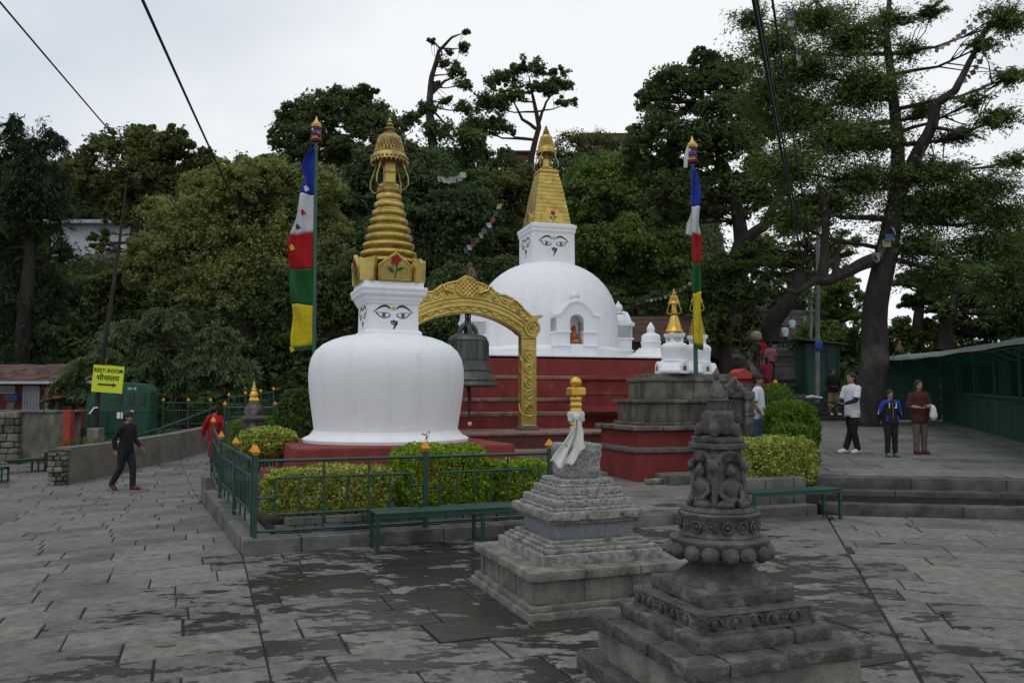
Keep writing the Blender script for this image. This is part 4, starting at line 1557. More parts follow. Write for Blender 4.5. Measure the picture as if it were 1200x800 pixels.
# steps of stone at the foot of the red plinth
for (t, s, w, d, h, lab) in ((-1.0, .35, .85, .75, .22, 'flat grey stone step against the shrine base beside the scarfed chaitya'), (1.15, -.42, 1.7, .62, .20, 'flat grey stone step in front of the red shrine plinth')):
    p = BPt(t, s)
    o = thing('stone_step', lab, 'step', (p.x, p.y, KERB), R(17))
    n_ = max(1, int(w / .6))
    for i in range(n_):
        MB().stone((-w / 2 + w * (i + .5) / n_, 0, h / 2 - .02), (w / n_ - .01, d, h), 0, .08, .02, .008, 6, seed=i + t).build('step_block', kerb_stone, o, smooth=True)
p = BPt(.12, -.42)
rk = MB().stone((p.x, p.y, KERB + .05), (.32, .2, .10), R(25), .05, .04, .018, 8)
tag(rk.build('loose_rock', stone_base, None, True), 'loose tan rock lying on the forecourt before the red plinth', 'rock')

# ---- small chaitya wrapped in a white scarf, mid foreground
C2 = Vector((.57, 7.24, 0))
c2 = thing('stone_chaitya', 'pale speckled stone chaitya with a white scarf tied round its yellow spire', 'chaitya', C2, R(20), 'stone chaityas in the foreground')


def sblk(root, half, z0, z1, m, name, r=.006, amp=.007, seed=0, cell=.035, freq=11):
    r = min(r, .008)
    return MB().stone((0, 0, (z0 + z1) / 2), (half * 2, half * 2, z1 - z0), 0, cell, r, amp, freq, seed=seed).build(name, m, root, smooth=True)


sblk(c2, .745, -.03, .055, stone_base, 'base_course', .02)
sblk(c2, .715, .055, .10, stone_base, 'base_moulding', .02)
bb = sblk(c2, .665, .10, .29, stone_base, 'base_wall')
for k in range(4):
    for x in (-.62, -.2, .22, .62):
        M = Matrix.Rotation(k * pi / 2, 4, 'Z')
        c = M @ Vector((x, -.666, .195))
        MB().stone(c, (.075, .02, .185), k * pi / 2, .05, .006, .002, 9).build('pilaster', stone_base, bb, smooth=True)
for k in range(4):
    M = Matrix.Rotation(k * pi / 2, 4, 'Z')
    for i in range(3):
        L_ = 1.44 / 3
        c = M @ Vector((-.72 + L_ * (i + .5) if i else -.72 + L_ / 2, -.60, .322))
        ln = L_ if 0 < i else L_
        MB().stone(M @ Vector((-.72 + L_ * (i + .5) - .0, -.615, .322)), (L_ - .006, .21, .072), k * pi / 2, .035, .006, .007, 11, seed=k * 3 + i).build('base_slab', stone_base, c2, smooth=True)
sblk(c2, .52, .30, .352, stone_base, 'base_fill')
for i, (h, z0, z1) in enumerate(((.545, .352, .445), (.500, .445, .480), (.470, .480, .505), (.425, .505, .532))):
    sblk(c2, h, z0, z1, stone_pale, 'plinth_step', .010, .005, i)
sblk(c2, .362, .53, .665, stone_blue, 'neck', .008, .004)
sblk(c2, .405, .66, .695, stone_pale, 'cornice_lower', .012)
sblk(c2, .448, .695, .765, stone_pale, 'cornice', .014)
for i, (h, z0, z1) in enumerate(((.39, .765, .79), (.365, .79, .85), (.315, .85, .88), (.295, .88, .94), (.255, .94, .965), (.24, .965, 1.005))):
    sblk(c2, h, z0, z1, stone_speck, 'spire_step', .012, .007, i * 2.1)
bw_ = MB().stone((0, 0, 1.15), (.31, .31, .30), 0, .025, .025, .014, 9, top=1.16)
bw_.build('broken_dome', stone_speck, c2, smooth=True)
sp = [(.06, 1.27)]
for j in range(8):
    z = 1.30 + j * .052
    sp += [(.046, z), (.062 - j * .0012, z + .012), (.062 - j * .0012, z + .034), (.046, z + .048)]
MB().lathe(sp, 24).build('ringed_spire', gold_bright, c2, True)
MB().sq([(.052, 1.715), (.068, 1.725), (.068, 1.785), (.05, 1.795)]).build('spire_block', gold_bright, c2, bev=.006)
kn = MB().ball((0, 0, 1.838), (.052, .046, .050), 16, 12)
kn.build('spire_knob', gold_bright, c2, True)
MB().lathe([(.03, 0), (.028, .012), (.012, .02)], 14).build('knob_boss', gold_bright, c2, True).matrix_local = Matrix.Translation((0, -.045, 1.84)) @ Matrix.Rotation(pi / 2, 4, 'X')
# the scarf: a knotted band and a gathered tail falling over the broken dome
scf = thing('scarf', 'creased white ceremonial scarf knotted round the yellow spire of the pale chaitya', 'scarf', C2)
bd_ = MB()
bd_.lathe([(.068, 1.49), (.076, 1.50), (.074, 1.53), (.079, 1.55), (.072, 1.575), (.064, 1.58)], 28, fn=lambda a, z: 1 + .05 * math.sin(5 * a + z * 60))
bd_.build('scarf_band', cloth_scarf, scf, True)
top_ = Vector((-.015, -.085, 1.53))
nu, nv = 26, 22
vs_, fs = [], []
for j in range(nv):
    f = j / (nv - 1)
    for i in range(nu):
        g = i / (nu - 1)
        lx, rx_ = -.225, .085
        lz, rz_ = 1.16, 1.30
        bx_ = lx + (rx_ - lx) * g
        bz_ = lz + (rz_ - lz) * g - .11 * math.sin(pi * g) + .02 * math.sin(g * 17)
        by_ = -.275 + .07 * abs(g - .5) - .015 * math.sin(g * 9)
        ff = f ** .85
        sag = .05 * math.sin(pi * f)
        x = top_.x + (bx_ - top_.x) * ff + .022 * math.sin(f * 4 + .8)
        y = top_.y + (by_ - top_.y) * f ** .55 - .022 * (1 - .3 * f) * math.sin(g * 21 + f * 2.0) * min(1, f * 3) - .02 * math.sin(g * 8 + 1)
        z = top_.z + (bz_ - top_.z) * f - .02 * math.sin(pi * f)
        vs_.append((x, y, z))
for j in range(nv - 1):
    for i in range(nu - 1):
        fs.append((j * nu + i, (j + 1) * nu + i, (j + 1) * nu + i + 1, j * nu + i + 1))
o = MB().add(vs_, fs).build('scarf_tail', cloth_scarf, scf, True)
md = o.modifiers.new('thick', 'SOLIDIFY')
md.thickness = .006
MB().ball((0, -.085, 1.53), (.03, .028, .035), 10, 8).build('scarf_knot', cloth_scarf, scf, True)

# ---- carved chaitya with seated figures, nearest
C3 = Vector((1.23, 4.88, 0))
c3 = thing('stone_chaitya', 'dark carved stone chaitya with seated figures above a lotus, nearest to the viewer', 'chaitya', C3, R(20.5), 'stone chaityas in the foreground')
sblk(c3, .64, -.03, .10, stone_dark, 'base_course', .02)
sblk(c3, .535, .09, .29, stone_base, 'base_wall', .012, .007, 3)
for k in range(4):
    M = Matrix.Rotation(k * pi / 2, 4, 'Z')
    cuts = (-.575, -.25, .15, .575) if k % 2 else (-.575, -.34, .02, .575)
    for i in range(3):
        a_, b_ = cuts[i], cuts[i + 1]
        MB().stone(M @ Vector(((a_ + b_) / 2, -.47, .318 + .004 * i)), (b_ - a_ - .006, .22, .075), k * pi / 2, .03, .008, .009, 11, seed=k * 5 + i).build('base_slab', stone_dark, c3, smooth=True)
sblk(c3, .40, .28, .352, stone_dark, 'base_fill')
for k in range(4):
    M = Matrix.Rotation(k * pi / 2, 4, 'Z')
    MB().stone(M @ Vector((-.13, -.335, .395)), (.60, .22, .09), k * pi / 2, .025, .022, .007, 12, seed=k).build('roll_moulding', stone_dark, c3, smooth=True)
    MB().stone(M @ Vector((.305, -.335, .395)), (.25, .22, .09), k * pi / 2, .025, .022, .007, 12, seed=k + 9).build('roll_moulding', stone_dark, c3, smooth=True)
stp = sblk(c3, .372, .43, .548, stone_dark, 'carved_step', .02, .010, 5)
for k in range(4):
    M = Matrix.Rotation(k * pi / 2, 4, 'Z')
    rl = MB()
    for x in (-.30, -.17, -.04, .09, .22):
        c = M @ Vector((x, -.372, .50))
        rl.ball(c + Vector((0, 0, -.008)), (.024, .020, .036), 8, 6)
        rl.tube([M @ Vector((x + .052 * math.cos(t), -.372, .482 + .046 * math.sin(t))) for t in [pi * i / 6 for i in range(7)]], .012, 5)
    rl.tube([M @ Vector((-.36, -.372, .538)), M @ Vector((.36, -.372, .538))], .010, 5)
    rl.tube([M @ Vector((-.36, -.372, .443)), M @ Vector((.36, -.372, .443))], .012, 5)
    rl.build('relief_carving', stone_dark, stp, True)
    M4 = Matrix.Rotation(k * pi / 2 + pi / 4, 4, 'Z')
    MB().stone(M4 @ Vector((0, -.492, .497)), (.075, .06, .12), k * pi / 2 + pi / 4, .015, .02, .014, 22).build('corner_lion', stone_dark, stp, True)
sblk(c3, .295, .548, .632, stone_dark, 'upper_step', .02, .007, 8)
MB().lathe([(.288, .628), (.286, .642), (.262, .660), (.225, .688), (.190, .716), (.165, .738), (.160, .765)], 56).build('flared_base', stone_dark, c3, True)
MB().lathe([(.165, .755), (.20, .762), (.25, .788), (.268, .82), (.275, .85), (.288, .868), (.288, .882), (.262, .893), (.24, .895)], 56).build('lotus_bowl', stone_dark, c3, True)
pm_ = MB()
pm_.ball((0, 0, 0), (.053, .040, .050), 14, 10)
pm_.ball((0, -.024, -.004), (.034, .024, .034), 12, 8)
pet = pm_.mesh('lotus_petal', True)
for i in range(16):
    a = 2 * pi * i / 16
    link('lotus_petal', pet, stone_dark, c3, (.272 * math.sin(a), -.272 * math.cos(a), .815), a)
    o = link('lotus_petal', pet, stone_dark, c3, (.232 * math.sin(a + pi / 16), -.232 * math.cos(a + pi / 16), .782), a + pi / 16)
    o.scale = (.7, .7, .42)
oct_ = lambda a, z: 1.0 + .035 * math.cos(8 * a)
drum = MB().lathe([(.235, .893), (.238, .905), (.228, .915), (.222, .93), (.222, .995), (.232, 1.01), (.236, 1.025), (.225, 1.036)], 64, fn=oct_).build('carved_drum', stone_dark, c3, True)
dr = MB()
for i in range(16):
    a = 2 * pi * i / 16
    for (da, dz) in ((0, .035), (.10, 0), (0, -.035), (-.10, 0)):
        aa, bb_ = a + da, a + da * .0
    dr.tube([(.229 * math.sin(a + .12 * math.cos(t)), -.229 * math.cos(a + .12 * math.cos(t)), .963 + .03 * math.sin(t)) for t in [2 * pi * j / 8 for j in range(9)]], .008, 5)
    dr.ball((.227 * math.sin(a), -.227 * math.cos(a), .963), .015, 6, 5)
dr.build('drum_carving', stone_dark, drum, True)
MB().lathe([(.205, 1.03), (.212, 1.042), (.20, 1.06), (.19, 1.065)], 56, fn=lambda a, z: 1 + .02 * math.cos(28 * a)).build('bead_ring', stone_dark, c3, True)
MB().stone((0, 0, 1.235), (.20, .20, .37), 0, .03, .015, .006, 12).build('shaft', stone_dark, c3, smooth=True)


def sitting_figure():
    f = MB()
    for sg in (-1, 1):
        f.ball((sg * .055, -.005, .028), (.050, .040, .028), 12, 8)
        f.tube([(sg * .035, .02, .035), (sg * .095, -.02, .030), (sg * .02, -.055, .030)], [.03, .028, .02], 8)
        f.tube([(sg * .050, .01, .165), (sg * .074, .005, .11), (sg * .058, -.03, .068), (sg * .008, -.05, .055)], [.022, .018, .016, .013], 8)
    f.loft([((0, .01, .03), .052, .04), ((0, .01, .08), .042, .033), ((0, .008, .13), .052, .036), ((0, .01, .17), .056, .032), ((0, .01, .19), .025, .022)], 14)
    f.tube([(0, .008, .18), (0, .004, .215)], .018, 8)
    f.ball((0, .0, .238), (.030, .033, .038), 12, 10)
    f.ball((0, .004, .278), (.015, .015, .014), 8, 6)
    f.ball((0, -.033, .232), (.006, .007, .010), 6, 5)
    for sg in (-1, 1):
        f.ball((sg * .031, .002, .230), (.006, .010, .017), 6, 5)
    return fuse(f, .0065, 3)


fig = sitting_figure()
for k in range(4):
    a = k * pi / 2
    o = link('seated_figure', fig, stone_dark, c3, (.125 * math.sin(a), -.125 * math.cos(a), 1.052), a)
    o.scale = (1, 1, .92)
    M = Matrix.Rotation(a, 4, 'Z')
    hd = MB()
    for t in range(7):
        an = pi * t / 6
        hd.ball(M @ Vector((.075 * math.cos(an), -.105, 1.33 + .05 * math.sin(an))), (.026, .022, .024), 8, 6)
    hd.ball(M @ Vector((0, -.09, 1.345)), (.075, .025, .035), 10, 8)
    M4 = Matrix.Rotation(a + pi / 4, 4, 'Z')
    hd.ball(M4 @ Vector((0, -.150, 1.30)), (.035, .03, .04), 10, 8)
    hd.tube([M4 @ Vector((0, -.14, 1.06)), M4 @ Vector((.01, -.142, 1.18)), M4 @ Vector((0, -.14, 1.28))], [.02, .024, .02], 8)
    link('carved_hood', fuse(hd, .007, 2), stone_dark, c3)
MB().stone((0, 0, 1.416), (.265, .265, .036), 0, .03, .014, .005, 12).build('capital', stone_dark, c3, smooth=True)
MB().stone((0, 0, 1.452), (.235, .235, .034), 0, .03, .012, .005, 12).build('capital_upper', stone_dark, c3, smooth=True)
dme = MB().stone((0, 0, 1.55), (.168, .168, .150), 0, .02, .05, .006, 14)
for k in range(4):
    M = Matrix.Rotation(k * pi / 2 + pi / 4, 4, 'Z')
    dme.ball(M @ Vector((0, -.105, 1.51)), (.034, .034, .042), 10, 8)
    dme.ball(M @ Vector((0, -.118, 1.482)), (.022, .026, .02), 8, 6)
link('dome', fuse(dme, .008, 3), stone_dark, c3)
MB().stone((0, 0, 1.645), (.082, .082, .07), 0, .02, .008, .003, 14).build('harmika', stone_dark, c3, smooth=True)
MB().stone((0, 0, 1.688), (.108, .108, .014), 0, .03, .005, .002, 14).build('harmika_slab', stone_dark, c3, smooth=True)
MB().lathe([(.034, 1.694), (.042, 1.70), (.044, 1.715), (.038, 1.745), (.027, 1.78), (.018, 1.80), (.012, 1.808), (.016, 1.815), (.019, 1.83), (.016, 1.85), (.012, 1.865), (.004, 1.876)], 24).build('spire', stone_dark, c3, True)

# ================================================================== RAILINGS, BENCHES, HEDGES
fin_me = None


def finial_mesh():
    global fin_me
    if fin_me is None:
        fin_me = MB().sq([(.026, 0), (.030, .012), (.046, .03), (.046, .038), (.022, .085), (.004, .112)]).mesh('finial')
    return fin_me


def railing(label, pts, base_z, group=None, zt=.85, panel=True, h_post=.92, wave=False):
    """Green iron railing: square posts with orange finials, framed panels between them."""
    p0 = Vector((pts[0].x, pts[0].y, base_z[0] if isinstance(base_z, (list, tuple)) else base_z))
    root = thing('iron_railing', label, 'railing', p0, 0, group)
    zs_ = base_z if isinstance(base_z, (list, tuple)) else [base_z] * len(pts)
    for p, z in zip(pts, zs_):
        q_ = Vector((p.x, p.y, z)) - p0
        po = MB().box(q_ + Vector((0, 0, h_post / 2)), (.052, .052, h_post), R(22)).build('post', iron_green, root, bev=.004)
        link('finial', finial_mesh(), orange_paint, po, q_ + Vector((0, 0, h_post)), R(22))
    for i in range(len(pts) - 1):
        a = Vector((pts[i].x, pts[i].y, zs_[i])) - p0
        b = Vector((pts[i + 1].x, pts[i + 1].y, zs_[i + 1])) - p0
        d = b - a

        def bar(f0, z0, f1, z1, r, nm):
            s_, e_ = a + d * f0 + Vector((0, 0, z0)), a + d * f1 + Vector((0, 0, z1))
            MB().tube([s_, e_], r, 4 if nm != 'top_rail' else 8).build(nm, iron_green, root)
        bar(0, zt, 1, zt, .019, 'top_rail')
        bar(0, .07, 1, .07, .017, 'bottom_rail')
        if panel:
            bar(.11, .655, .91, .655, .013, 'frame_bar')
            bar(.11, .25, .91, .25, .013, 'frame_bar')
            bar(.11, .655, .11, .25, .013, 'frame_bar')
            bar(.91, .655, .91, .25, .013, 'frame_bar')
            bar(0, .44, .11, .44, .013, 'frame_bar')
            bar(.91, .51, 1, .51, .013, 'frame_bar')
            for f in (.383, .65):
                bar(f, .07, f, zt, .012, 'baluster')
            for f in (.245, .52, .78):
                bar(f, .25, f, .655, .012, 'baluster')
        else:
            n = max(3, int(d.length / .28))
            for k in range(1, n):
                bar(k / n, .07, k / n, zt, .012, 'baluster')
    return root


railing('green iron railing with framed panels along the front of the garden', [GP(t, .13) for t in (.13, 2.10, 3.75)], KERB)
railing('green iron railing running back along the flank of the garden', [GP(.13, s) for s in (.30, 2.17, 4.2, 5.75)], [KERB, KERB, KERB, KERB + .2])


def bench(label, p, length, depth, h, rz, group='long green iron benches'):
    root = thing('iron_bench', label, 'bench', p, rz, group)
    n = 4
    for i in range(n):
        MB().box((length / 2, depth * (i + .5) / n, h - .012), (length, depth / n - .014, .024)).build('seat_slat', iron_green, root, bev=.003)
    MB().box((length / 2, .015, h - .045), (length - .02, .028, .035)).build('seat_frame', iron_green, root)
    MB().box((length / 2, depth - .015, h - .045), (length - .02, .028, .035)).build('seat_frame', iron_green, root)
    for x in (.02, length - .02) if length < 2 else (.02, length / 2, length - .02):
        for y in (.02, depth - .02):
            MB().box((x, y, (h - .03) / 2), (.036, .036, h - .03)).build('leg', iron_green, root)
        MB().box((x, depth / 2, .06), (.022, depth - .05, .022)).build('brace', iron_green, root)


bench('long green slatted iron bench against the garden kerb below the hedge', GP(1.33, -.52), 2.5, .36, .43, R(22))
bench('short green iron bench before the low dark wall at the foot of the steps', GP(6.45, -.48), 1.52, .36, .43, R(22))
pb = P(2, 556, 18.4)
bench('dark green bench against the rough stone wall, farther of the pair', (-11.9, 18.7, plaza_z(-11, 18.7)), 2.0, .4, .36, R(52))
bench('dark green bench in front of the rough stone wall, with an arm resting on it', (-12.4, 17.5, plaza_z(-11.5, 17.4)), 1.35, .4, .36, R(12))


def leaf_quads(centers, size, rg_, aspect=.55, up=.35, droop=None):
    """Rhombic leaves at centers with random facing; returns verts and quads."""
    n = len(centers)
    nrm = rg_.normal(size=(n, 3))
    nrm[:, 2] = np.abs(nrm[:, 2]) + up
    nrm /= np.linalg.norm(nrm, axis=1)[:, None]
    t = rg_.normal(size=(n, 3))
    if droop is not None:
        t = t * .45 + droop
    t -= nrm * np.sum(t * nrm, axis=1)[:, None]
    t /= np.linalg.norm(t, axis=1)[:, None] + 1e-9
    b = np.cross(nrm, t)
    s = size * rg_.uniform(.65, 1.35, size=(n, 1))
    v = np.empty((n, 4, 3))
    v[:, 0] = centers - t * s * .5
    v[:, 1] = centers + b * s * aspect * .5
    v[:, 2] = centers + t * s * .5
    v[:, 3] = centers - b * s * aspect * .5
    return v.reshape(-1, 3), np.arange(n * 4).reshape(-1, 4)


def hedge(name, label, c, size, rz, leaf, n, lsize, cat='hedge', group=None, rnd_=.25, legs=True, seed=1):
    """Clipped hedge: leaves packed in a softly rounded block over woody stems."""
    g_ = np.random.default_rng(seed)
    root = thing(name, label, cat, c, rz, group)
    h = np.array(size) / 2
    p = g_.uniform(-1, 1, size=(n * 3, 3))
    e = 5.0 if rnd_ < .5 else 2.2
    rr = (np.abs(p) ** e).sum(axis=1) ** (1 / e)
    keep = rr < 1
    p, rr = p[keep], rr[keep]
    push = (.72 + .28 * g_.random(len(p)) ** .5)
    p = p / rr[:, None] * np.maximum(rr, push)[:, None]
    gap = np.array([mnoise.noise(Vector((a[0] * 3.1 * size[0] + seed * 7, a[1] * 3.1, a[2] * 4.0 * size[2]))) for a in p])
    p = p[(gap > -.30) | (g_.random(len(p)) < .35)]
    p = p[:n]
    lump = np.array([1 + .15 * mnoise.noise(Vector((a[0] * 2.3 + seed, a[1] * 2.3, a[2] * 2.3))) + .11 * mnoise.noise(Vector((a[0] * 6 + seed, a[1] * 6, a[2] * 6))) for a in p])
    p = p * lump[:, None] * h
    p[:, 2] += h[2]
    v, f = leaf_quads(p, lsize, g_, .6, .2)
    link('foliage', np_mesh('foliage', v, f, g_.random(len(f))), LEAF[leaf], root)
    st = MB()
    for i in range(10 if legs else 5):
        x, y = g_.uniform(-.7, .7) * h[0], g_.uniform(-.7, .7) * h[1]
        st.tube([(x, y, -.15), (x + g_.uniform(-.05, .05), y, size[2] * .45), (x + g_.uniform(-.15, .15), y + g_.uniform(-.1, .1), size[2] * .85)], [.014, .011, .005], 5)
    st.build('stems', bark_dark, root)
    return root


def HZ(p, z):
    return (p.x, p.y, z)


hedge('clipped_hedge', 'low cream-variegated hedge behind the front railing corner', HZ(GP(1.12, .92), .28), (1.55, .62, .56), R(22), 'hedge_var', 17000, .046, seed=2)
hedge('clipped_hedge', 'taller lime green hedge behind the front railing, a sprig rising from it', HZ(GP(2.62, 1.05), .22), (1.28, .70, .84), R(22), 'hedge_lime', 17000, .050, seed=3)
hedge('clipped_hedge', 'small lime-tipped hedge near the end of the front railing', HZ(GP(3.72, 1.10), .26), (.80, .55, .58), R(22), 'hedge_lime', 8000, .048, seed=4)
hedge('round_bush', 'round cream-green bush beside the flank railing', HZ(GP(.95, 5.0), .68), (1.02, .9, .52), R(22), 'hedge_var', 9000, .055, 'bush', rnd_=.8, seed=5)
b = P(293, 492, 17.6)
hedge('clipped_hedge', 'green hedge behind the little gold-tipped chaitya', HZ(b + Vector((.35, .7, 0)), .35), (1.9, .7, .92), R(20), 'hedge_green', 7000, .06, seed=6)
b = P(348, 500, 16.8)
hedge('dark_shrub', 'tall dark shrub by the left flank of the red plinth', HZ(b, .15), (.95, .8, 1.75), R(20), 'shrub', 7000, .07, 'shrub', rnd_=.8, seed=7)
b = P(905, 545, 12.75)
hedge('clipped_hedge', 'cream-variegated hedge above the short bench by the steps', HZ(b, .34), (1.28, .8, .74), R(22), 'hedge_var', 15000, .048, seed=8)
b = P(927, 520, 14.6)
hedge('clipped_hedge', 'tall clipped dark green hedge at the terrace edge', HZ(b, .45), (.72, .95, 1.17), R(8), 'hedge_green', 15000, .052, seed=9)
b = P(927, 530, 13.65)
hedge('clipped_hedge', 'small square green hedge in front of the tall clipped one', HZ(b, .45), (.56, .45, .80), R(8), 'hedge_green', 9000, .05, seed=10)
b = P(914, 480, 17.2)
hedge('clipped_hedge', 'green hedge behind the man in the white polo shirt', HZ(b, .5), (.75, 1.0, 1.02), R(15), 'hedge_green', 5000, .05, seed=11)
b = P(908, 480, 19.6)
hedge('clipped_hedge', 'farthest clipped green hedge near the stairs', HZ(b, .6), (.62, .9, 1.42), R(15), 'hedge_green', 4000, .055, seed=12)
sprig = thing('garden_sprig', 'pale flowering sprig rising above the lime hedge', 'sprig', HZ(GP(2.42, 1.05), .9))
MB().tube([(0, 0, 0), (.01, 0, .18), (.0, .01, .34)], [.008, .006, .003], 5).build('stem', bark_dark, sprig)
g_ = np.random.default_rng(3)
pp = np.array([(g_.normal() * .025, g_.normal() * .025, z) for z in np.linspace(.12, .36, 40)])
v, f = leaf_quads(pp, .04, g_)
link('leaves', np_mesh('leaves', v, f, g_.random(len(f))), LEAF['hedge_var'], sprig)

# ---- little stone chaitya with gilt top among the bushes
b = P(297, 493, 16.9)
sc3 = thing('small_chaitya', 'tiny dark stone chaitya with gilt top among the bushes', 'chaitya', (b.x, b.y, .15), R(20))
MB().sq([(.30, 0), (.30, .55), (.27, .57), (.27, .78), (.22, .80)]).build('pedestal', stone_dark, sc3, bev=.01)
MB().sq([(.23, .78), (.24, .86), (.19, .90), (.19, 1.06), (.23, 1.10), (.23, 1.15), (.17, 1.18)]).build('niche_block', stone_dark, sc3, bev=.01)
for k in range(4):
    M = Matrix.Rotation(k * pi / 2, 4, 'Z')
    MB().ball(M @ Vector((0, -.19, .98)), (.06, .03, .08), 8, 6).build('niche_figure', stone_dark, sc3, True)
MB().lathe([(.17, 1.17), (.185, 1.24), (.17, 1.34), (.13, 1.42), (.09, 1.46)], 20).build('dome', stone_dark, sc3, True)
MB().sq([(.085, 1.44), (.10, 1.50), (.09, 1.54), (.07, 1.56)]).build('harmika', gold_bright, sc3, bev=.004)
MB().lathe([(.075, 1.55), (.09, 1.60), (.075, 1.66), (.045, 1.69), (.055, 1.71), (.035, 1.76), (.04, 1.78), (.02, 1.83), (.01, 1.90)], 16).build('gilt_spire', gold_bright, sc3, True)

# ================================================================== LEFT SIDE: WALLS, BOOTH, SIGN, HOUSE
lw = thing('ramp_wall', 'low stained concrete wall with a rubble end beside the rising path', 'wall', (0, 0, 0))
path = [Vector((-9.75, 17.7, 0)), Vector((-9.45, 19.6, 0)), Vector((-9.1, 22.0, 0)), Vector((-9.0, 26.0, 0))]
mb = MB()
for i in range(len(path) - 1):
    a, b_ = path[i], path[i + 1]
    d = (b_ - a).normalized()
    n_ = Vector((d.y, -d.x, 0)) * .17
    hh = (.78, .72, .70, .68)
    vs_ = []
    for p, h in ((a, hh[i]), (b_, hh[i + 1])):
        z = plaza_z(p.x, p.y)
        for s_ in (-1, 1):
            q_ = p + n_ * s_
            vs_ += [(q_.x, q_.y, z - .3), (q_.x, q_.y, z + h)]
    mb.add(vs_, [(0, 1, 3, 2), (4, 6, 7, 5), (0, 4, 5, 1), (2, 3, 7, 6), (1, 5, 7, 3), (0, 2, 6, 4)])
mb.build('wall_body', concrete, lw)


def rubble(root, x0, x1, z0, z1, y, rg_, mtl, smin=.16, smax=.34, depth=.22, nm='wall_stone'):
    """Coursed rubble: individually shaped stones in rough rows (local x,z plane facing -y)."""
    z = z0
    while z < z1 - .03:
        h = min(rg_.uniform(smin * .6, smax * .6), z1 - z)
        x = x0
        while x < x1 - .02:
            w = min(rg_.uniform(smin, smax), x1 - x)
            if w > .05:
                st_ = MB().stone((x + w / 2, y + rg_.uniform(-.02, .03), z + h / 2), (w - .018, depth, h - .015), 0, .2, .03, .014, 9, seed=x * 3 + z)
                me = st_.mesh(nm, True)
                a_ = me.attributes.new('tint', 'FLOAT', 'FACE')
                a_.data.foreach_set('value', [rg_.random()] * len(me.polygons))
                link(nm, me, mtl, root)
            x += w
        z += h


rg2 = random.Random(5)
e = thing('rubble_pier', 'rubble stone end of the low concrete wall', 'wall', (-9.93, 17.52, plaza_z(-9.9, 17.5) - .02), R(4))
rubble(e, 0, .40, 0, .80, 0, rg2, stone_wall, .12, .22, .25)
sw = thing('stone_wall', 'rough rubble and render retaining wall behind the dark green benches', 'wall', (-15.6, 20.9, -.25), 0)
MB().box((2.05, .35, .77), (4.4, .4, 1.58)).build('render_face', stone_mossy, sw, bev=.02)
rubble(sw, 1.2, 2.95, .0, 1.60, .10, rg2, stone_wall, .18, .42, .28)
for i in range(5):
    MB().stone((.2 + i * .95, .32, 1.60), (.93, .46, .07), 0, .12, .02, .01, 5, seed=i).build('coping_stone', kerb_stone, sw, smooth=True)
b = P(79.5, 525, 20.6)
tag(MB().box((b.x, b.y, .62), (.19, .19, 1.55)).build('red_post', mat('post_red', (.36, .05, .03), (.28, .04, .025), 3, .7), None, bev=.008), 'square red painted post standing beside the rough stone wall', 'post')
gl = mat('leaf_grass', (.16, .23, .05), (.09, .14, .03), 3, .6, trans=.3)
pg = thing('grass_tuft', 'tuft of arching grass growing behind the low wall below the yellow sign', 'plant', (-10.35, 19.9, plaza_z(-10.3, 19.9) + .45))
gb = MB()
for i in range(46):
    a = rg2.uniform(0, 2 * pi)
    L_ = rg2.uniform(.25, .5)
    x0 = rg2.uniform(-.55, .55)
    dx_, dy_ = math.cos(a), math.sin(a)
    pts = [(x0, 0, 0), (x0 + dx_ * L_ * .35, dy_ * L_ * .35, L_ * .7), (x0 + dx_ * L_ * .9, dy_ * L_ * .9, L_ * .75)]
    gb.tube(pts, [.012, .010, .002], 3)
gb.build('grass_blades', gl, pg)
MB().box((0, .2, -.35), (1.7, 1.1, .7)).build('planting_bed', soil, pg)

# the slender leaning trunk that carries the yellow sign
pole = thing('leaning_pole', 'slender leaning wooden pole carrying the yellow sign', 'pole', P(112, 508, 20.6))
pts = [P(u, v, 20.6) - P(112, 508, 20.6) for u, v in ((111, 512), (113, 480), (116, 450), (121, 415), (127, 375), (133, 335), (139, 292), (144, 250), (148, 215))]
MB().tube(pts, [.085, .070, .062, .056, .052, .046, .038, .028, .015], 10).build('shaft', bark_dark, pole, True)
MB().stone((.0, 0, -.16), (.30, .3, .62), 0, .1, .03, .012, 6).build('stone_footing', stone_base, pole, smooth=True)
MB().tube([pts[1] + Vector((-.12, -.1, -.1)), pts[1] + Vector((0, -.11, .05)), pts[1] + Vector((.08, -.1, .06))], .02, 6).build('wire_wrap', paint_white, pole, True)
lamp = MB().lathe([(.02, -.02), (.05, .0), (.06, .05), (.03, .1), (.005, .12)], 10)
sc0 = P(126.5, 444, 20.4)
sgn = thing('restroom_sign', 'bright yellow sign reading REST-ROOM with a dark arrow', 'sign', sc0, 0)
SW, SH = 36.0 * 20.4 / 950, 31.5 * 20.4 / 950
Msg = Matrix.Rotation(R(4.0), 4, 'Y')
pln = MB().plate([(-SW / 2, -SH / 2), (SW / 2, -SH / 2), (SW / 2, SH / 2), (-SW / 2, SH / 2)], -.012, .012, Msg).build('sign_board', sign_yellow, sgn)


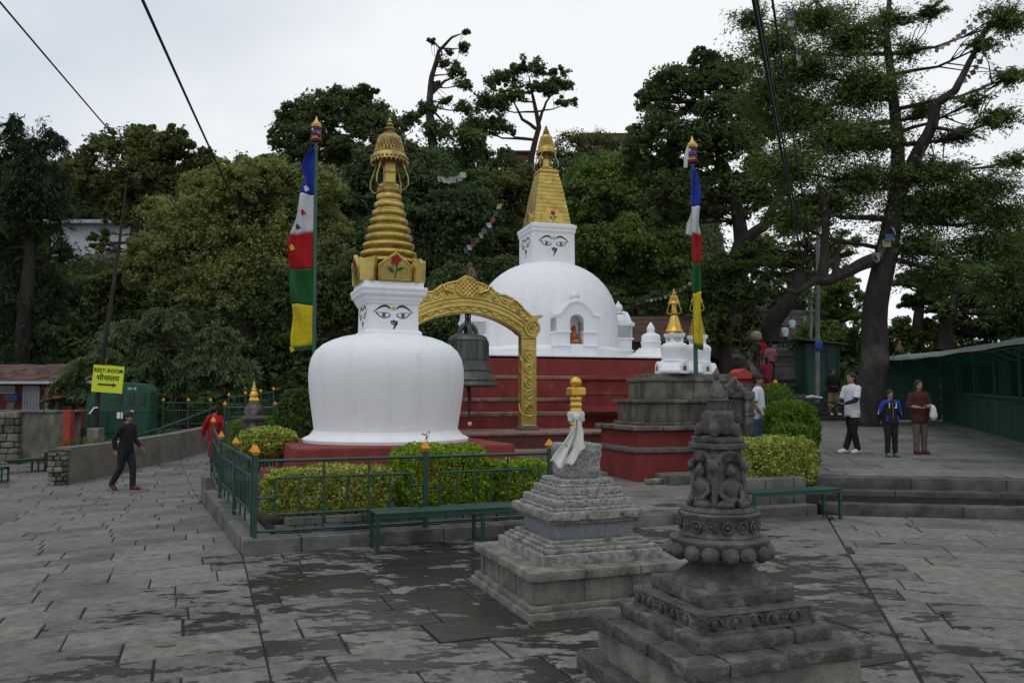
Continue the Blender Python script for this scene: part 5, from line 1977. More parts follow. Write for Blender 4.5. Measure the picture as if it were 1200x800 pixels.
def text(body, size, x, z, parent, m, M, y=-.016, sx=1.0, bold=.0, align='CENTER', space=1.0):
    cu = bpy.data.curves.new('lettering', 'FONT')
    cu.body = body
    cu.size = size
    cu.align_x = align
    cu.align_y = 'CENTER'
    cu.extrude = .001
    cu.space_character = space
    cu.offset = bold
    cu.resolution_u = 3
    tmp = bpy.data.objects.new('tmp_text', cu)
    col.objects.link(tmp)
    me = bpy.data.meshes.new_from_object(tmp.evaluated_get(bpy.context.evaluated_depsgraph_get()))
    bpy.data.objects.remove(tmp)
    o = bpy.data.objects.new('lettering', me)
    col.objects.link(o)
    me.materials.clear()
    me.materials.append(m)
    o.parent = parent
    o.matrix_local = M @ Matrix.Translation((x, y, z)) @ Matrix.Rotation(pi / 2, 4, 'X') @ Matrix.Diagonal((sx, 1, 1, 1))
    return o


text('REST-ROOM', .132, 0, .205, sgn, ink_black, Msg, sx=.92, bold=.004, space=1.12)
for k_ in range(2):
    text('शौचालय', .185, .004 - .008 * k_, .02 + .003 * k_, sgn, ink_black, Msg, y=-.016 - .0025 * k_, sx=1.0)
MB().plate([(-.24, -.168), (.14, -.168), (.14, -.20), (.245, -.145), (.14, -.09), (.14, -.122), (-.24, -.122)], -.0145, -.0125, Msg).build('arrow', ink_blue, sgn)

# green sheet-metal booth
bo = P(137, 520, 22.4)
booth = thing('metal_booth', 'dark green sheet metal booth with three barred openings behind the sign', 'booth', (bo.x, bo.y, .15), R(2))
bw2, bh2 = 1.72, 1.95
out = [(-bw2 / 2, 0), (bw2 / 2, 0), (bw2 / 2, bh2 - .22), (bw2 / 2 - .12, bh2 - .02), (-.15, bh2 + .04), (-.22, bh2), (-bw2 / 2 + .14, bh2 - .24), (-bw2 / 2, bh2 - .45)]
MB().plate(out, 0, .55).build('shell', booth_green, booth, bev=.02)
for x in (.02, .36, .66):
    w_ = MB().box((x, -.006, 1.52), (.16, .03, .30)).build('opening', glass_dark, booth)
    for j in range(3):
        MB().box((x - .05 + .05 * j, -.03, 1.52), (.014, .014, .30)).build('bar', booth_green, w_)
for z in (.05, .62, 1.18):
    MB().box((.02, -.012, z), (bw2 - .06, .03, .04)).build('seam_rail', booth_green, booth)
for x in (-.80, -.28, .28, .80):
    MB().box((x, -.010, .62), (.035, .026, 1.15)).build('seam_post', booth_green, booth)
for (x, z, w, h) in ((.03, 1.07, .09, .17), (.12, 1.07, .05, .17), (.38, 1.15, .10, .12)):
    MB().box((x, -.03, z), (w, .006, h)).build('paper_notice', paint_white, booth)
text('यह नई', .10, .36, 1.80, booth, paint_white, Matrix.Identity(4), y=-.004)
# post with an orange lantern before the booth, and the handrail of the ramp
hr = thing('handrail', 'thin green handrail climbing beside the path to the railing', 'handrail', path[0])
pts = [P(118, 519, 19.2), P(150, 513, 20.5), P(190, 501, 22.2), P(246, 480, 24.3)]
MB().tube([p - path[0] for p in pts], .03, 8).build('rail', iron_green, hr, True)
for p in pts:
    z0 = plaza_z(p.x, p.y) + .5
    MB().tube([(p.x - path[0].x, p.y - path[0].y, z0), p - path[0]], .022, 6).build('rail_post', iron_green, hr)
pts = [P(190.5, 500, 24.6), P(220, 500, 24.6), P(246, 500, 24.6)]
railing('green railing with orange finials beside the woman in red', pts, Zv(466, 24.6) - 1.03, zt=.88)
pts = [P(267.5, 490, 24.8), P(287, 490, 24.9), P(305, 490, 25.0), P(320, 490, 25.0)]
railing('green railing with orange finials behind the round bush', pts, [Zv(460, 24.8) - 1.03, Zv(458, 24.9) - 1.03, Zv(455.5, 25) - 1.03, Zv(453, 25) - 1.03], zt=.88)
pts = [P(263, 500, 19.6), P(322, 500, 19.6)]
railing('pair of green railing posts with a single panel behind the little chaitya', pts, Zv(470, 19.6) - 1.03, zt=.88)
for (u0, u1, Y, v, lab) in ((184, 330, 25.0, 466, 'low mossy wall under the railings behind the woman in red'), (255, 330, 19.9, 470, 'low mossy wall behind the tiny gold-topped chaitya')):
    a, b_ = P(u0, v, Y), P(u1, v, Y)
    fill = MB().box(((a.x + b_.x) / 2, Y + .25, (a.z - 1.0) / 2 - .1), (b_.x - a.x, .4, a.z - 1.0 + .25))
    tag(fill.build('planter_wall', stone_mossy, None, bev=.02), lab, 'wall')

# tiled house behind the stone wall
HB = Vector((-20.2, 27.0, 0))
hs = thing('tiled_house', 'low red house with a sagging tiled roof behind the rough stone wall', 'house', (HB.x, HB.y, .9))
hw = 6.6
MB().box((hw / 2 - .2, 1.6, .6), (hw, 3.2, 1.6)).build('wall', wall_red, hs)
rf = MB()
zr0_, zr1_ = Zv(447, 26.6) - .9, Zv(428, 28.2) - .9
MB().add([(-.6, -.55, zr0_), (hw + .1, -.55, zr0_), (hw - .5, 1.6, zr1_), (-.6, 1.6, zr1_), (-.6, 3.7, zr0_), (hw + .1, 3.7, zr0_)], [(0, 1, 2, 3), (3, 2, 5, 4), (1, 5, 2), (0, 3, 4), (0, 4, 5, 1)]).build('roof', tile_roof_m, hs)
roof_rows = 7
tile_me = MB().box((0, 0, 0), (.40, .36, .03)).mesh('roof_tile')
a_ = tile_me.attributes.new('tint', 'FLOAT', 'FACE')
a_.data.foreach_set('value', [.5] * 6)
tile_me2 = tile_me.copy()
tile_me2.attributes['tint'].data.foreach_set('value', [.1] * 6)
sl = math.atan2(zr1_ - zr0_, 2.15)
for r_ in range(roof_rows):
    f = (r_ + .5) / roof_rows
    for i in range(17):
        x = -.45 + i * .41 + (.2 if r_ % 2 else 0)
        if x > hw - .4 * f:
            continue
        o = link('roof_tile', tile_me if rg2.random() < .7 else tile_me2, tile_roof_m, hs, (x, -.55 + 2.15 * f, zr0_ + (zr1_ - zr0_) * f + .03 + rg2.uniform(-.01, .02)))
        o.rotation_euler = (sl + rg2.uniform(-.05, .05), rg2.uniform(-.04, .04), rg2.uniform(-.04, .04))
MB().box((hw / 2 - .3, -.58, zr0_ - .03), (hw + .7, .06, .09)).build('gutter', tin, hs)


def hx(u, Y=27.0):
    return P(u, 460, Y).x - HB.x


d_ = MB().box((hx(37.5), -.03, Zv(467, 27) - .9), (.56, .06, .86)).build('door', door_grey, hs, bev=.005)
for i in range(5):
    MB().box((hx(37.5) - .2 + .1 * i, -.065, Zv(467, 27) - .9), (.012, .01, .84)).build('door_groove', mat('groove%d' % i, (.2, .2, .2)), d_)
MB().box((hx(62), -.03, Zv(470, 27) - .9), (.42, .06, .7)).build('door', door_grey, hs, bev=.005)
w_ = MB().box((hx(9.5), -.02, Zv(456.5, 27) - .9), (.48, .05, .27)).build('window', door_grey, hs)
MB().box((hx(9.5), -.05, Zv(456.5, 27) - .9), (.38, .03, .18)).build('pane', glass_dark, w_)
b = P(15, 467, 26.4)
tag(MB().box((b.x, b.y, b.z), (.42, .3, .22)).build('blue_crate', mat('crate_blue', (.022, .030, .085), (.015, .022, .06), 8, .6), None, bev=.02), 'blue crate standing on the ledge before the red house', 'crate')
MB().box((b.x - .05, b.y - .05, .55), (3.0, 1.2, 1.0)).build('ledge', stone_mossy, sw).matrix_local = Matrix.Translation((15.6, -20.9, .25))
b = P(12, 477, 26.0)
tag(MB().box((b.x, b.y, b.z - .02), (.22, .05, .36), rx=R(-12)).build('leaning_board', wood_post, None), 'weathered board leaning below the blue crate', 'board')
cn = thing('tiled_canopy', 'little red tiled canopy beside the grey doors', 'canopy', P(64, 470, 23.6))
for i in range(4):
    o = MB().box((-.22 + i * .15, 0, .02 + .045 * min(i, 2)), (.20, .5, .035), ry=R(-18)).build('canopy_tile', mat('canopy_tile%d' % i, (.30, .10, .07), (.2, .07, .05), 6, .85), cn)
MB().box((.05, .05, -.7), (.08, .08, 1.4)).build('canopy_post', wood_post, cn)

# white house high among the trees, brick buildings on the hilltop
whp = P(66, 316, 54)
wh = thing('white_house', 'white house with pale sheet roof half hidden among the trees up the slope', 'house', (whp.x, whp.y, whp.z - 1.2))
MB().box((2.1, 2, 2.2), (5.0, 4, 4.4)).build('wall', wall_white, wh)
MB().box((4.4, .4, .3), (3.6, 3.6, 3.4)).build('lower_wall', stone_mossy, wh)
MB().box((1.9, 1.6, 4.55), (6.4, 5.4, .22), rx=R(6)).build('roof', tin, wh)
hb = P(690, 190, 92)
hbk = thing('hilltop_building', 'brick building on the hilltop rising behind the bare twigs', 'building', (hb.x - .5, 92, hb.z - 6))
bt = Zv(157, 92) - (hb.z - 6)
MB().box((2.3, 3, bt / 2), (5.4, 6, bt)).build('wall', wall_brick, hbk)
MB().add([(-.6, -.3, bt), (5.4, -.3, bt), (5.4, 6.3, bt), (-.6, 6.3, bt), (1.2, 3, bt + 1.1), (3.4, 3, bt + 1.1)], [(0, 1, 5, 4), (2, 3, 4, 5), (1, 2, 5), (3, 0, 4), (3, 2, 1, 0)]).build('roof', tile_roof_m, hbk)
for x in (.6, 2.1, 3.9):
    for z in (bt - 1.5, bt - 4.2):
        w_ = MB().box((x, -.03, z), (.8, .12, 1.2)).build('window', wall_white, hbk)
        MB().box((x, -.10, z), (.6, .06, 1.0)).build('pane', glass_dark, w_)
for (u0, u1, v0, v1, Y, lab) in ((586, 622, 180, 215, 84, 'red brick building seen through the trees left of the golden pyramid spire'), (518, 540, 196, 240, 80, 'narrow brick building behind the dark trees between the two spires')):
    a, b_ = P(u0, v1, Y), P(u1, v0, Y)
    o = thing('brick_building', lab, 'building', (a.x, Y, a.z - 4))
    W_, H_ = b_.x - a.x, b_.z - a.z + 4
    MB().box((W_ / 2, 2.5, H_ / 2), (W_, 5, H_)).build('wall', wall_brick, o)
    MB().box((W_ / 2, 2.4, H_ + .1), (W_ + .6, 5.6, .22)).build('roof', tile_roof_m, o)
    for i in range(3):
        for z in (H_ - 1.4, H_ - 3.8):
            x = W_ * (i + .5) / 3
            w_ = MB().box((x, -.03, z), (.8, .12, 1.2)).build('window', wall_white, o)
            MB().box((x, -.10, z), (.62, .06, 1.0)).build('pane', glass_dark, w_)
hu = P(742, 417, 30.5)
hut = thing('tiled_hut', 'dark hut with red tiled roof behind the little white chaitya', 'hut', (hu.x - .6, 30.5, terrain_z(hu.x, 30.5)))
hz0 = Zv(400, 30.3) - terrain_z(hu.x, 30.5)
hz1 = Zv(371, 31.5) - terrain_z(hu.x, 30.5)
MB().box((1.3, 1.2, hz0 / 2), (2.7, 2.2, hz0)).build('wall', wood_post, hut)
MB().add([(-.4, -.4, hz0 - .05), (3.0, -.4, hz0 - .05), (3.0, 1.2, hz1), (-.4, 1.2, hz1), (-.4, 2.8, hz0 - .05), (3.0, 2.8, hz0 - .05)], [(0, 1, 2, 3), (3, 2, 5, 4), (1, 5, 2), (0, 3, 4), (0, 4, 5, 1)]).build('roof', tile_roof_m, hut)
sl2 = math.atan2(hz1 - hz0, 1.6)
for r_ in range(6):
    f = (r_ + .5) / 6
    MB().box((1.3, -.4 + 1.6 * f, hz0 - .05 + (hz1 - hz0 + .05) * f + .02), (3.42, .31, .04), rx=sl2).build('tile_course', tile_roof_m, hut)
for i in range(4):
    MB().box((.2 + i * .75, -.03, hz0 - .6), (.08, .08, 1.2)).build('wall_post', bark_dark, hut)
b = P(876, 452, 21.5)
rs = thing('red_shrine', 'small red gabled shrine behind the carved stone frame', 'shrine', (b.x, b.y, .4), R(10))
MB().box((0, .3, .9), (.36, .5, 1.8)).build('body', red_plaster, rs, bev=.01)
MB().plate([(-.24, 1.8), (.24, 1.8), (.18, 1.9), (-.1, 2.08), (-.24, 1.98)], -.05, .6).build('gable', mat('gable_red', (.42, .05, .035), (.34, .04, .03), 3, .7), rs, bev=.01)
MB().box((0, .0, 1.55), (.2, .1, .16)).build('niche', kerb_stone, rs)
pts = [P(845, 460, 20.5), P(863, 460, 20.6), P(889, 460, 20.8), P(909, 460, 21.0)]
railing('green railing with orange finials between the shrine base and the stairs', pts, [Zv(444, 20.6) - 1.03] * 4, zt=.88)
a, b_ = pts[0], pts[-1]
tag(MB().box(((a.x + b_.x) / 2, 20.85, .60), (b_.x - a.x + .3, .3, 1.2)).build('low_wall', stone_mossy, None, bev=.02), 'low mossy wall under the railing between the shrine base and the stairs', 'wall')

# ================================================================== GREEN STALL ON THE RIGHT
sA, sB = Vector((14.7, 27.8, 0)), Vector((9.7, 13.0, 0))
sd = (sB - sA)
SL = sd.length
sang = math.atan2(sd.y, sd.x)
stall = thing('market_stall', 'long green sheet metal stall with a drooping sheet roof', 'stall', (sA.x, sA.y, terr_z(sA.x, sA.y) - .02), sang)
slp = (terr_z(sB.x, sB.y) - terr_z(sA.x, sA.y)) / SL
# local x runs towards the viewer, local +y is the inside (away from the open terrace)
n = 13
pw = SL / n
for i in range(n):
    x = pw * (i + .5)
    p_ = MB()
    for j in range(2):
        p_.box((x - pw / 2 + pw * (j + .5) / 2, .02 + (.008 if j % 2 else 0), .50 + slp * x), (pw / 2 - .006, .03, 1.06))
    p_.build('wall_panel', sheet_green, stall)
MB().box((SL / 2, .10, 1.06 + slp * SL / 2), (SL, .34, .05), ry=-math.atan(slp)).build('counter', sheet_green, stall)
MB().box((SL / 2, -.2, .03 + slp * SL / 2), (SL, .5, .10), ry=-math.atan(slp)).build('plinth', concrete, stall)
for i in range(n + 1):
    if i % 2 == 0:
        x = min(SL - .05, pw * i + .03)
        MB().box((x, .05, 1.72 + slp * x), (.06, .06, 1.3)).build('roof_post', iron_green, stall)
zr = lambda x: 2.62 + slp * x
ROOF = [(-1.30, 2.11), (-1.12, 2.24), (-.55, 2.32), (.2, 2.44), (1.2, 2.56), (2.4, 2.54), (3.6, 2.34)]
rv, rfc = [], []
nx_ = 14
for i in range(nx_ + 1):
    x = -.5 + (SL + 1.0) * i / nx_
    for (y, z) in ROOF:
        wob = .014 * math.sin(i * 1.7 + y)
        far_ = max(0.0, 1 - i / 5.0)
        rv.append((x, y + (.02 * math.sin(i * 3.1)) - (.95 * far_ if y < 0 else 0), z + slp * x + wob))
k_ = len(ROOF)
for i in range(nx_):
    for j in range(k_ - 1):
        rfc.append((i * k_ + j, (i + 1) * k_ + j, (i + 1) * k_ + j + 1, i * k_ + j + 1))
o = MB().add(rv, rfc).build('roof_sheet', roof_green, stall, True)
o.data.materials.append(roof_film)
for pgn in o.data.polygons:
    if pgn.index % (k_ - 1) >= 2 and (pgn.index // (k_ - 1)) % 5 != 2:
        pgn.material_index = 1
for i in range(n + 1):
    x = min(SL - .05, pw * i + .03)
    MB().tube([(x, y, z + slp * x - .05) for y, z in ROOF[1:]], .03, 5).build('rafter', iron_green, stall)
    MB().tube([(x, .05, 1.9 + slp * x), (x, -.7, 2.22 + slp * x)], .02, 5).build('strut', iron_green, stall)
for (y, z) in ((-.9, 2.13), (.05, 2.37), (1.2, 2.50), (2.4, 2.48)):
    MB().tube([(0, y, z), (SL, y, z + slp * SL)], .028, 5).build('purlin', iron_green, stall)
MB().box((SL / 2, 3.4, 1.3 + slp * SL / 2), (SL, .05, 2.3), ry=-math.atan(slp)).build('rear_wall', sheet_green, stall)
MB().box((.02, 1.7, 1.35), (.05, 3.4, 2.1)).build('end_wall', sheet_green, stall)
for j in range(3):
    MB().box((-.05, -.32 - .6 * j, 1.15), (.05, .58, 2.1)).build('end_wing', sheet_green, stall, bev=.004)
MB().box((-.09, -.9, 1.1), (.04, 1.8, .06)).build('wing_rail', iron_green, stall)
for i in range(n):
    if i in (1, 2, 5, 8):
        x = pw * (i + .5)
        MB().box((x, .42, 1.54 + slp * x), (pw - .08, .03, .9)).build('shutter', sheet_green, stall)

# kiosk, utility poles beside the stairs
kp = P(957, 452, 33.5)
kz = terrain_z(kp.x, 33.5)
kio = thing('green_kiosk', 'dark green kiosk with a sheet roof beside the hill stairs', 'kiosk', (kp.x, 33.5, kz), R(-6))
kh = Zv(402, 33.5) - kz
MB().box((.25, .9, kh / 2), (1.35, 1.8, kh)).build('wall', sheet_green, kio, bev=.01)
MB().box((.1, .7, kh + .05), (2.1, 2.4, .05), ry=R(7)).build('roof', roof_green, kio)
for i in range(4):
    MB().box((-.38 + .42 * i, -.02, kh / 2), (.05, .05, kh)).build('wall_rib', iron_green, kio)
for (u, v0, v1, Y, r, lab, m_) in ((949.5, 412, 335, 36, .07, 'slim pale utility pole above the kiosk roof', pole_metal), (957, 478, 262, 31.5, .10, 'grey utility pole standing in front of the kiosk', pole_metal)):
    a, b_ = P(u, v0, Y), P(u + 1.5, v1, Y)
    o = thing('utility_pole', lab, 'pole', a)
    MB().tube([(0, 0, -.6), b_ - a], [r, r * .75], 10).build('shaft', m_, o, True)
    t_ = b_ - a
    for zf_ in (.62, .74):
        MB().box((t_.x * zf_, -.05, t_.z * zf_), (.5, .08, .05)).build('crossarm', pole_metal, o)
        MB().tube([(t_.x * zf_ - .2, -.05, t_.z * zf_), (t_.x * zf_ - .2, -.05, t_.z * zf_ + .12)], .03, 6).build('insulator', paint_white, o)
b = P(959, 406, 31.3)
bag = MB().ball(b, (.16, .1, .2), 10, 8)
bag.ball(b + Vector((.08, 0, .12)), (.1, .08, .16), 8, 6)
tag(link('plastic_bag', fuse(bag, .03, 2), mat('bag_blue', (.03, .08, .42), (.02, .06, .3), 6, .5)), 'blue plastic bag tied to the grey utility pole', 'bag')
# rock outcrop left of the stairs
for i, (u, v, Y, s_) in enumerate(((845, 428, 34, (1.8, 1.6, 1.3)),)):
    b = P(u, v, Y)
    labs = ('low grey boulder behind the little white stupas',)
    z0 = terrain_z(b.x, Y)
    mb = MB().stone((b.x, Y, b.z - .3), s_, R(20 * i), .16, .15, .22, 1.6, seed=i * 3)
    tag(mb.build('rock_outcrop', rock_m, None, True), labs[i], 'rock')

# ================================================================== FLAG POLES, CABLES, FLAG STRINGS
def prayer_pole(label, base, u_top, v_top, Y, order, edges, side, base_v, hoist=0.0):
    root = thing('prayer_flag_pole', label, 'flag pole', base)
    tp_ = P(u_top, v_top, Y) - Vector(base)
    MB().tube([(0, 0, 0), tp_], [.045, .035], 10).build('pole', pole_green, root, True)
    tn = MB()
    for k in range(3):
        tn.lathe([(.05, .0), (.11 - .01 * k, .03), (.12 - .012 * k, .08), (.05, .13)], 12, c=tp_ + Vector((0, 0, -.05 + .11 * k)), fn=lambda a, z: 1 + .12 * math.sin(4 * a))
    tops = tn.build('flag_topknot', None, root, True)
    for nm in ('blue', 'red', 'yellow', 'white'):
        tops.data.materials.append(flag_cols[nm])
    for pgn in tops.data.polygons:
        pgn.material_index = (pgn.index // 12) % 4
    MB().lathe([(.05, 0), (.10, .03), (.11, .08), (.06, .13), (.03, .18), (.005, .27)], 14, c=tp_ + Vector((0, 0, .26))).build('gilt_finial', gold_bright, root, True)
    # cloth: five sewn bands; edges lists (v, u of free edge) down the flag
    def free(v):
        for (v0, u0), (v1, u1) in zip(edges, edges[1:]):
            if v0 <= v <= v1:
                return u0 + (u1 - u0) * (v - v0) / (v1 - v0)
        return edges[-1][1]

    def pole_u(v):
        return u_top + (base_v[0] - u_top) * (v - v_top) / (base_v[1] - v_top) + side * 1.6 + hoist
    for (nm, va, vb) in order:
        nu_, nv_ = 12, 14
        vs__, fs__ = [], []
        for j in range(nv_):
            v = va + (vb - va) * j / (nv_ - 1)
            for i in range(nu_):
                f = i / (nu_ - 1)
                u = pole_u(v) + (free(v) - pole_u(v)) * f
                p = P(u, v + 3.0 * f * math.sin(v * .05), Y)
                p.y -= .13 if hoist else 0
                p.y += (.5 if hoist else 1) * (.09 * f * math.sin(v * .11 + f * 5) + .07 * math.sin(f * 9 + v * .05) * (f + .1))
                vs__.append(p - Vector(base))
        for j in range(nv_ - 1):
            for i in range(nu_ - 1):
                fs__.append((j * nu_ + i, (j + 1) * nu_ + i, (j + 1) * nu_ + i + 1, j * nu_ + i + 1))
        o = MB().add(vs__, fs__).build('flag_band', flag_cols[nm], root, True)
        md_ = o.modifiers.new('thick', 'SOLIDIFY')
        md_.thickness = .004
    return root


f1b = P(368, 470, 16.7)
fp1 = prayer_pole('tall prayer flag pole behind the near white stupa, broad five-coloured flag', (f1b.x, f1b.y, .15), 370.5, 165, 16.7,
            (('blue', 172, 229), ('white', 229, 272), ('red', 272, 315), ('green', 315, 358), ('yellow', 358, 404), ('green', 404, 409)),
            [(160, 368), (172, 366), (195, 351.5), (212, 357), (240, 349), (270, 341), (300, 338), (330, 339.5), (360, 340.5), (409, 343)], -1, (368, 470))
tag_pts = [(348, 218), (349, 247), (341, 285), (340, 402)]
for (u, v, cn_) in ((359, 217, 'white'), (355, 245, 'red'), (349, 262, 'green'), (342, 286, 'yellow'), (342, 405, 'yellow')):
    p = P(u, v, 16.55) - Vector((f1b.x, f1b.y, .15))
    MB().plate([(0, 0), (.07, -.10), (-.02, -.14), (-.05, -.04)], -.004, 0, Matrix.Translation(p)).build('ribbon', flag_cols[cn_], fp1)
f2b = P(815.5, 437, 15.75)
fp2 = prayer_pole('prayer flag pole on the stone shrine base, narrow five-coloured flag', (f2b.x, f2b.y, 2.1), 811.5, 190, 15.75,
            (('blue', 200, 244), ('white', 244, 274), ('red', 274, 309), ('green', 309, 345), ('yellow', 345, 403), ('green', 403, 408)),
            [(195, 813), (205, 815), (232, 820), (246, 819), (262, 817), (275, 819), (300, 819.5), (345, 820), (408, 821.5)], 1, (815.5, 437), -5.0)
# the white streamer tied near the top of the second pole
p = P(806, 172, 15.7) - Vector((f2b.x, f2b.y, 2.1))
MB().tube([p, p + Vector((-.03, 0, -.2)), p + Vector((-.05, 0, -.42))], [.02, .05, .035], 8, .4).build('white_streamer', flag_cols['white'], fp2, True)
p0_, p1_ = P(812, 244, 15.7), P(804.5, 275, 15.7)
MB().add([p0_ - Vector((f2b.x, f2b.y, 2.1)), P(805, 262, 15.68) - Vector((f2b.x, f2b.y, 2.1)), P(803.5, 274, 15.7) - Vector((f2b.x, f2b.y, 2.1)), P(812, 276, 15.72) - Vector((f2b.x, f2b.y, 2.1))], [(0, 1, 2, 3)]).build('flag_fold', flag_cols['white'], fp2)


def cable(label, pts, r, sag=0.0):
    n_ = 24
    a, b_ = Vector(pts[0]), Vector(pts[1])
    q_ = []
    for i in range(n_):
        f = i / (n_ - 1)
        p = a.lerp(b_, f)
        p.z -= sag * 4 * f * (1 - f)
        q_.append(p)
    return tag(MB().tube(q_, r, 6).build('overhead_cable', black_rubber, None, True), label, 'cable', 'overhead cables')


cable('thin black overhead cable crossing the sky at the far left', (P(-70, -80, 9), P(262, 300, 42)), .015, .15)
cable('thicker black overhead cable falling across the sky towards the olive tree', (P(140, -60, 6.5), P(322, 322, 40)), .017, .25)
cable('thick double black cable dropping past the big tree', (P(876, -40, 7), P(951, 352, 36)), .022, .25)
cable('second black cable running just beside the thick dropping cable', (P(880, -40, 7.1), P(952.5, 352, 36)), .014, .10)
cable('thin black cable to the right of the thick double cable', (P(899, -40, 8), P(958, 330, 31.5)), .014, .2)

flag_me = {}
for nm in flag_cols:
    me = MB().add([(-.11, 0, 0), (.11, 0, 0), (.10, .03, -.22), (-.10, -.02, -.23)], [(0, 1, 2, 3)]).mesh('pennant')
    me.materials.append(faded_cols[nm])
    flag_me[nm] = me


def flag_string(label, a, b_, n_, sag, sc=1.0, order=None):
    root = thing('prayer_flag_string', label, 'flag string', a, 0, 'strings of prayer flags')
    a, b_ = Vector(a), Vector(b_)
    pts_ = []
    for i in range(20):
        f = i / 19
        p = (b_ - a) * f
        p.z -= sag * 4 * f * (1 - f)
        pts_.append(p)
    MB().tube(pts_, .008, 4).build('cord', black_rubber, root)
    order = order or ['blue', 'white', 'red', 'green', 'yellow']
    for i in range(n_):
        f = (i + .5) / n_
        p = (b_ - a) * f
        p.z -= sag * 4 * f * (1 - f)
        o = link('pennant', flag_me[order[i % len(order)]], None, root, p)
        o.rotation_euler = (rg2.uniform(-.4, .4), rg2.uniform(-.3, .3), rg2.uniform(-.8, .8))
        o.scale = (sc, sc, sc)


flag_string('string of faded flags hanging among the trees right of the ringed spire', P(543, 292, 40), P(588, 235, 40), 10, .3, 1.2)
flag_string('string of small flags crossing the sky at the upper right', P(1095, 57, 24), P(1152, 12, 24), 9, .15, .7)
flag_string('string of flags slanting across the bare limb at the upper right', P(1122, 98, 24.5), P(1166, 40, 24.5), 9, .2, .7)
flag_string('string of flags hanging from the big tree beside the thick cable', P(925, 10, 24), P(938, 75, 24), 8, .1, .8)
flag_string('string of flags drooping from the big tree trunk', P(1022, 300, 25.6), P(1048, 262, 25.6), 7, .15, 1.2)
flag_string('line of tiny pale flags above the golden cones', P(755, 350, 26), P(812, 328, 24), 10, .15, .45)
flag_string('line of white cloths strung among dark trees right of the ringed spire', P(513, 205, 44), P(545, 200, 44), 6, .25, 1.5, ['white'])

# ================================================================== TREES
def leaf_tris(centers, nrm, size, rg_, aspect=.55, droop=None):
    """One small pointed face per leaf, facing nrm."""
    n = len(centers)
    nrm = nrm / (np.linalg.norm(nrm, axis=1)[:, None] + 1e-9)
    t = rg_.normal(size=(n, 3))
    if droop is not None:
        t = t * .45 + droop
    t -= nrm * np.sum(t * nrm, axis=1)[:, None]
    t /= np.linalg.norm(t, axis=1)[:, None] + 1e-9
    b = np.cross(nrm, t)
    s_ = size * rg_.uniform(.6, 1.4, size=(n, 1))
    v = np.empty((n, 3, 3))
    v[:, 0] = centers + t * s_ * .62
    v[:, 1] = centers - t * s_ * .38 + b * s_ * aspect * .62
    v[:, 2] = centers - t * s_ * .38 - b * s_ * aspect * .62
    return v.reshape(-1, 3), np.arange(n * 3).reshape(-1, 3)


def crown_leaves(lobes, nleaf, lsize, style, g_, clump=.26, fill=.5):
    """Leaf clumps spread through ellipsoid lobes. lobes: (centre, radii, weight). Returns verts, faces and clump centres."""
    tot = sum((l[1][0] * l[1][2]) * l[2] for l in lobes)
    C, cc, NR, DR = [], [], [], []
    for c, r, w in lobes:
        n = int(nleaf * r[0] * r[2] * w / tot)
        if n < 20:
            continue
        per = 48
        nc = max(6, int(n / per * 1.25))
        d = g_.normal(size=(nc, 3))
        d /= np.linalg.norm(d, axis=1)[:, None]
        d[:, 2] = np.where(d[:, 2] < -.45, -d[:, 2] * .5, d[:, 2])
        rad = fill + (1 - fill) * g_.random(nc) ** .6
        lump = np.array([.86 + .38 * mnoise.noise(Vector((x[0] * 1.9 + c[0], x[1] * 1.9, x[2] * 1.9 + c[2]))) for x in d])
        cen = np.array(c) + d * (rad * lump)[:, None] * np.array(r)
        fq = 1.5 / max(.4, min(r[0], r[2]) ** .6)
        keep = np.array([mnoise.noise(Vector(tuple(x)) * fq) > -.16 for x in cen])   # coherent gaps between boughs
        if keep.sum() > 5:
            cen, d = cen[keep], d[keep]
            nc = len(cen)
        cc += [tuple(x) for x in cen]
        cr = clump * .72 * min(r[0], r[2]) * g_.uniform(.4, 1.5, size=nc)
        for k in range(nc):
            m = int(per * g_.uniform(.6, 1.4))
            rn = g_.normal(size=(m, 3))
            if style in ('feather', 'droop'):
                if style == 'feather':
                    ax_ = d[k] * np.array([1, 1, .3]) + g_.normal(size=3) * .35
                    sp_ = np.array([.22, .22, .16])
                else:
                    ax_ = d[k] * np.array([1, 1, 0]) + np.array([0, 0, -.55])
                    sp_ = np.array([.42, .42, .13])
                ax_ /= np.linalg.norm(ax_) + 1e-9
                tt = g_.uniform(-1, 1, size=(m, 1))
                off = ax_ * tt * 1.6 + g_.normal(size=(m, 3)) * sp_
                off[:, 2] -= tt[:, 0] ** 2 * .25
                p = cen[k] + off * cr[k]
                NR.append(rn * .55 + np.array([0, 0, .9]) + off * .35)
                DR.append(np.repeat((ax_ * .8 + (np.array([0, 0, -.6]) if style == 'droop' else 0))[None], m, 0))
            else:
                q_ = g_.normal(size=(m, 3))
                q_ /= np.linalg.norm(q_, axis=1)[:, None]
                rr_ = g_.random((m, 1)) ** .4
                rr_ *= np.where(g_.random((m, 1)) < .22, g_.uniform(1.0, 1.7, size=(m, 1)), 1.0)
                p = cen[k] + q_ * rr_ * np.array([1, 1, .75]) * cr[k]
                NR.append(rn * .5 + q_ * .9 + np.array([0, 0, .35]))
                DR.append(np.zeros((m, 3)))
            C.append(p)
    C, D, NR = np.concatenate(C), np.concatenate(DR), np.concatenate(NR)
    asp = {'feather': .34, 'droop': .22}.get(style, .62)
    v, f = leaf_tris(C, NR, lsize, g_, asp, D if style in ('feather', 'droop') else None)
    return v, f, cc


TREE_N = [0]


DENS = 2.45


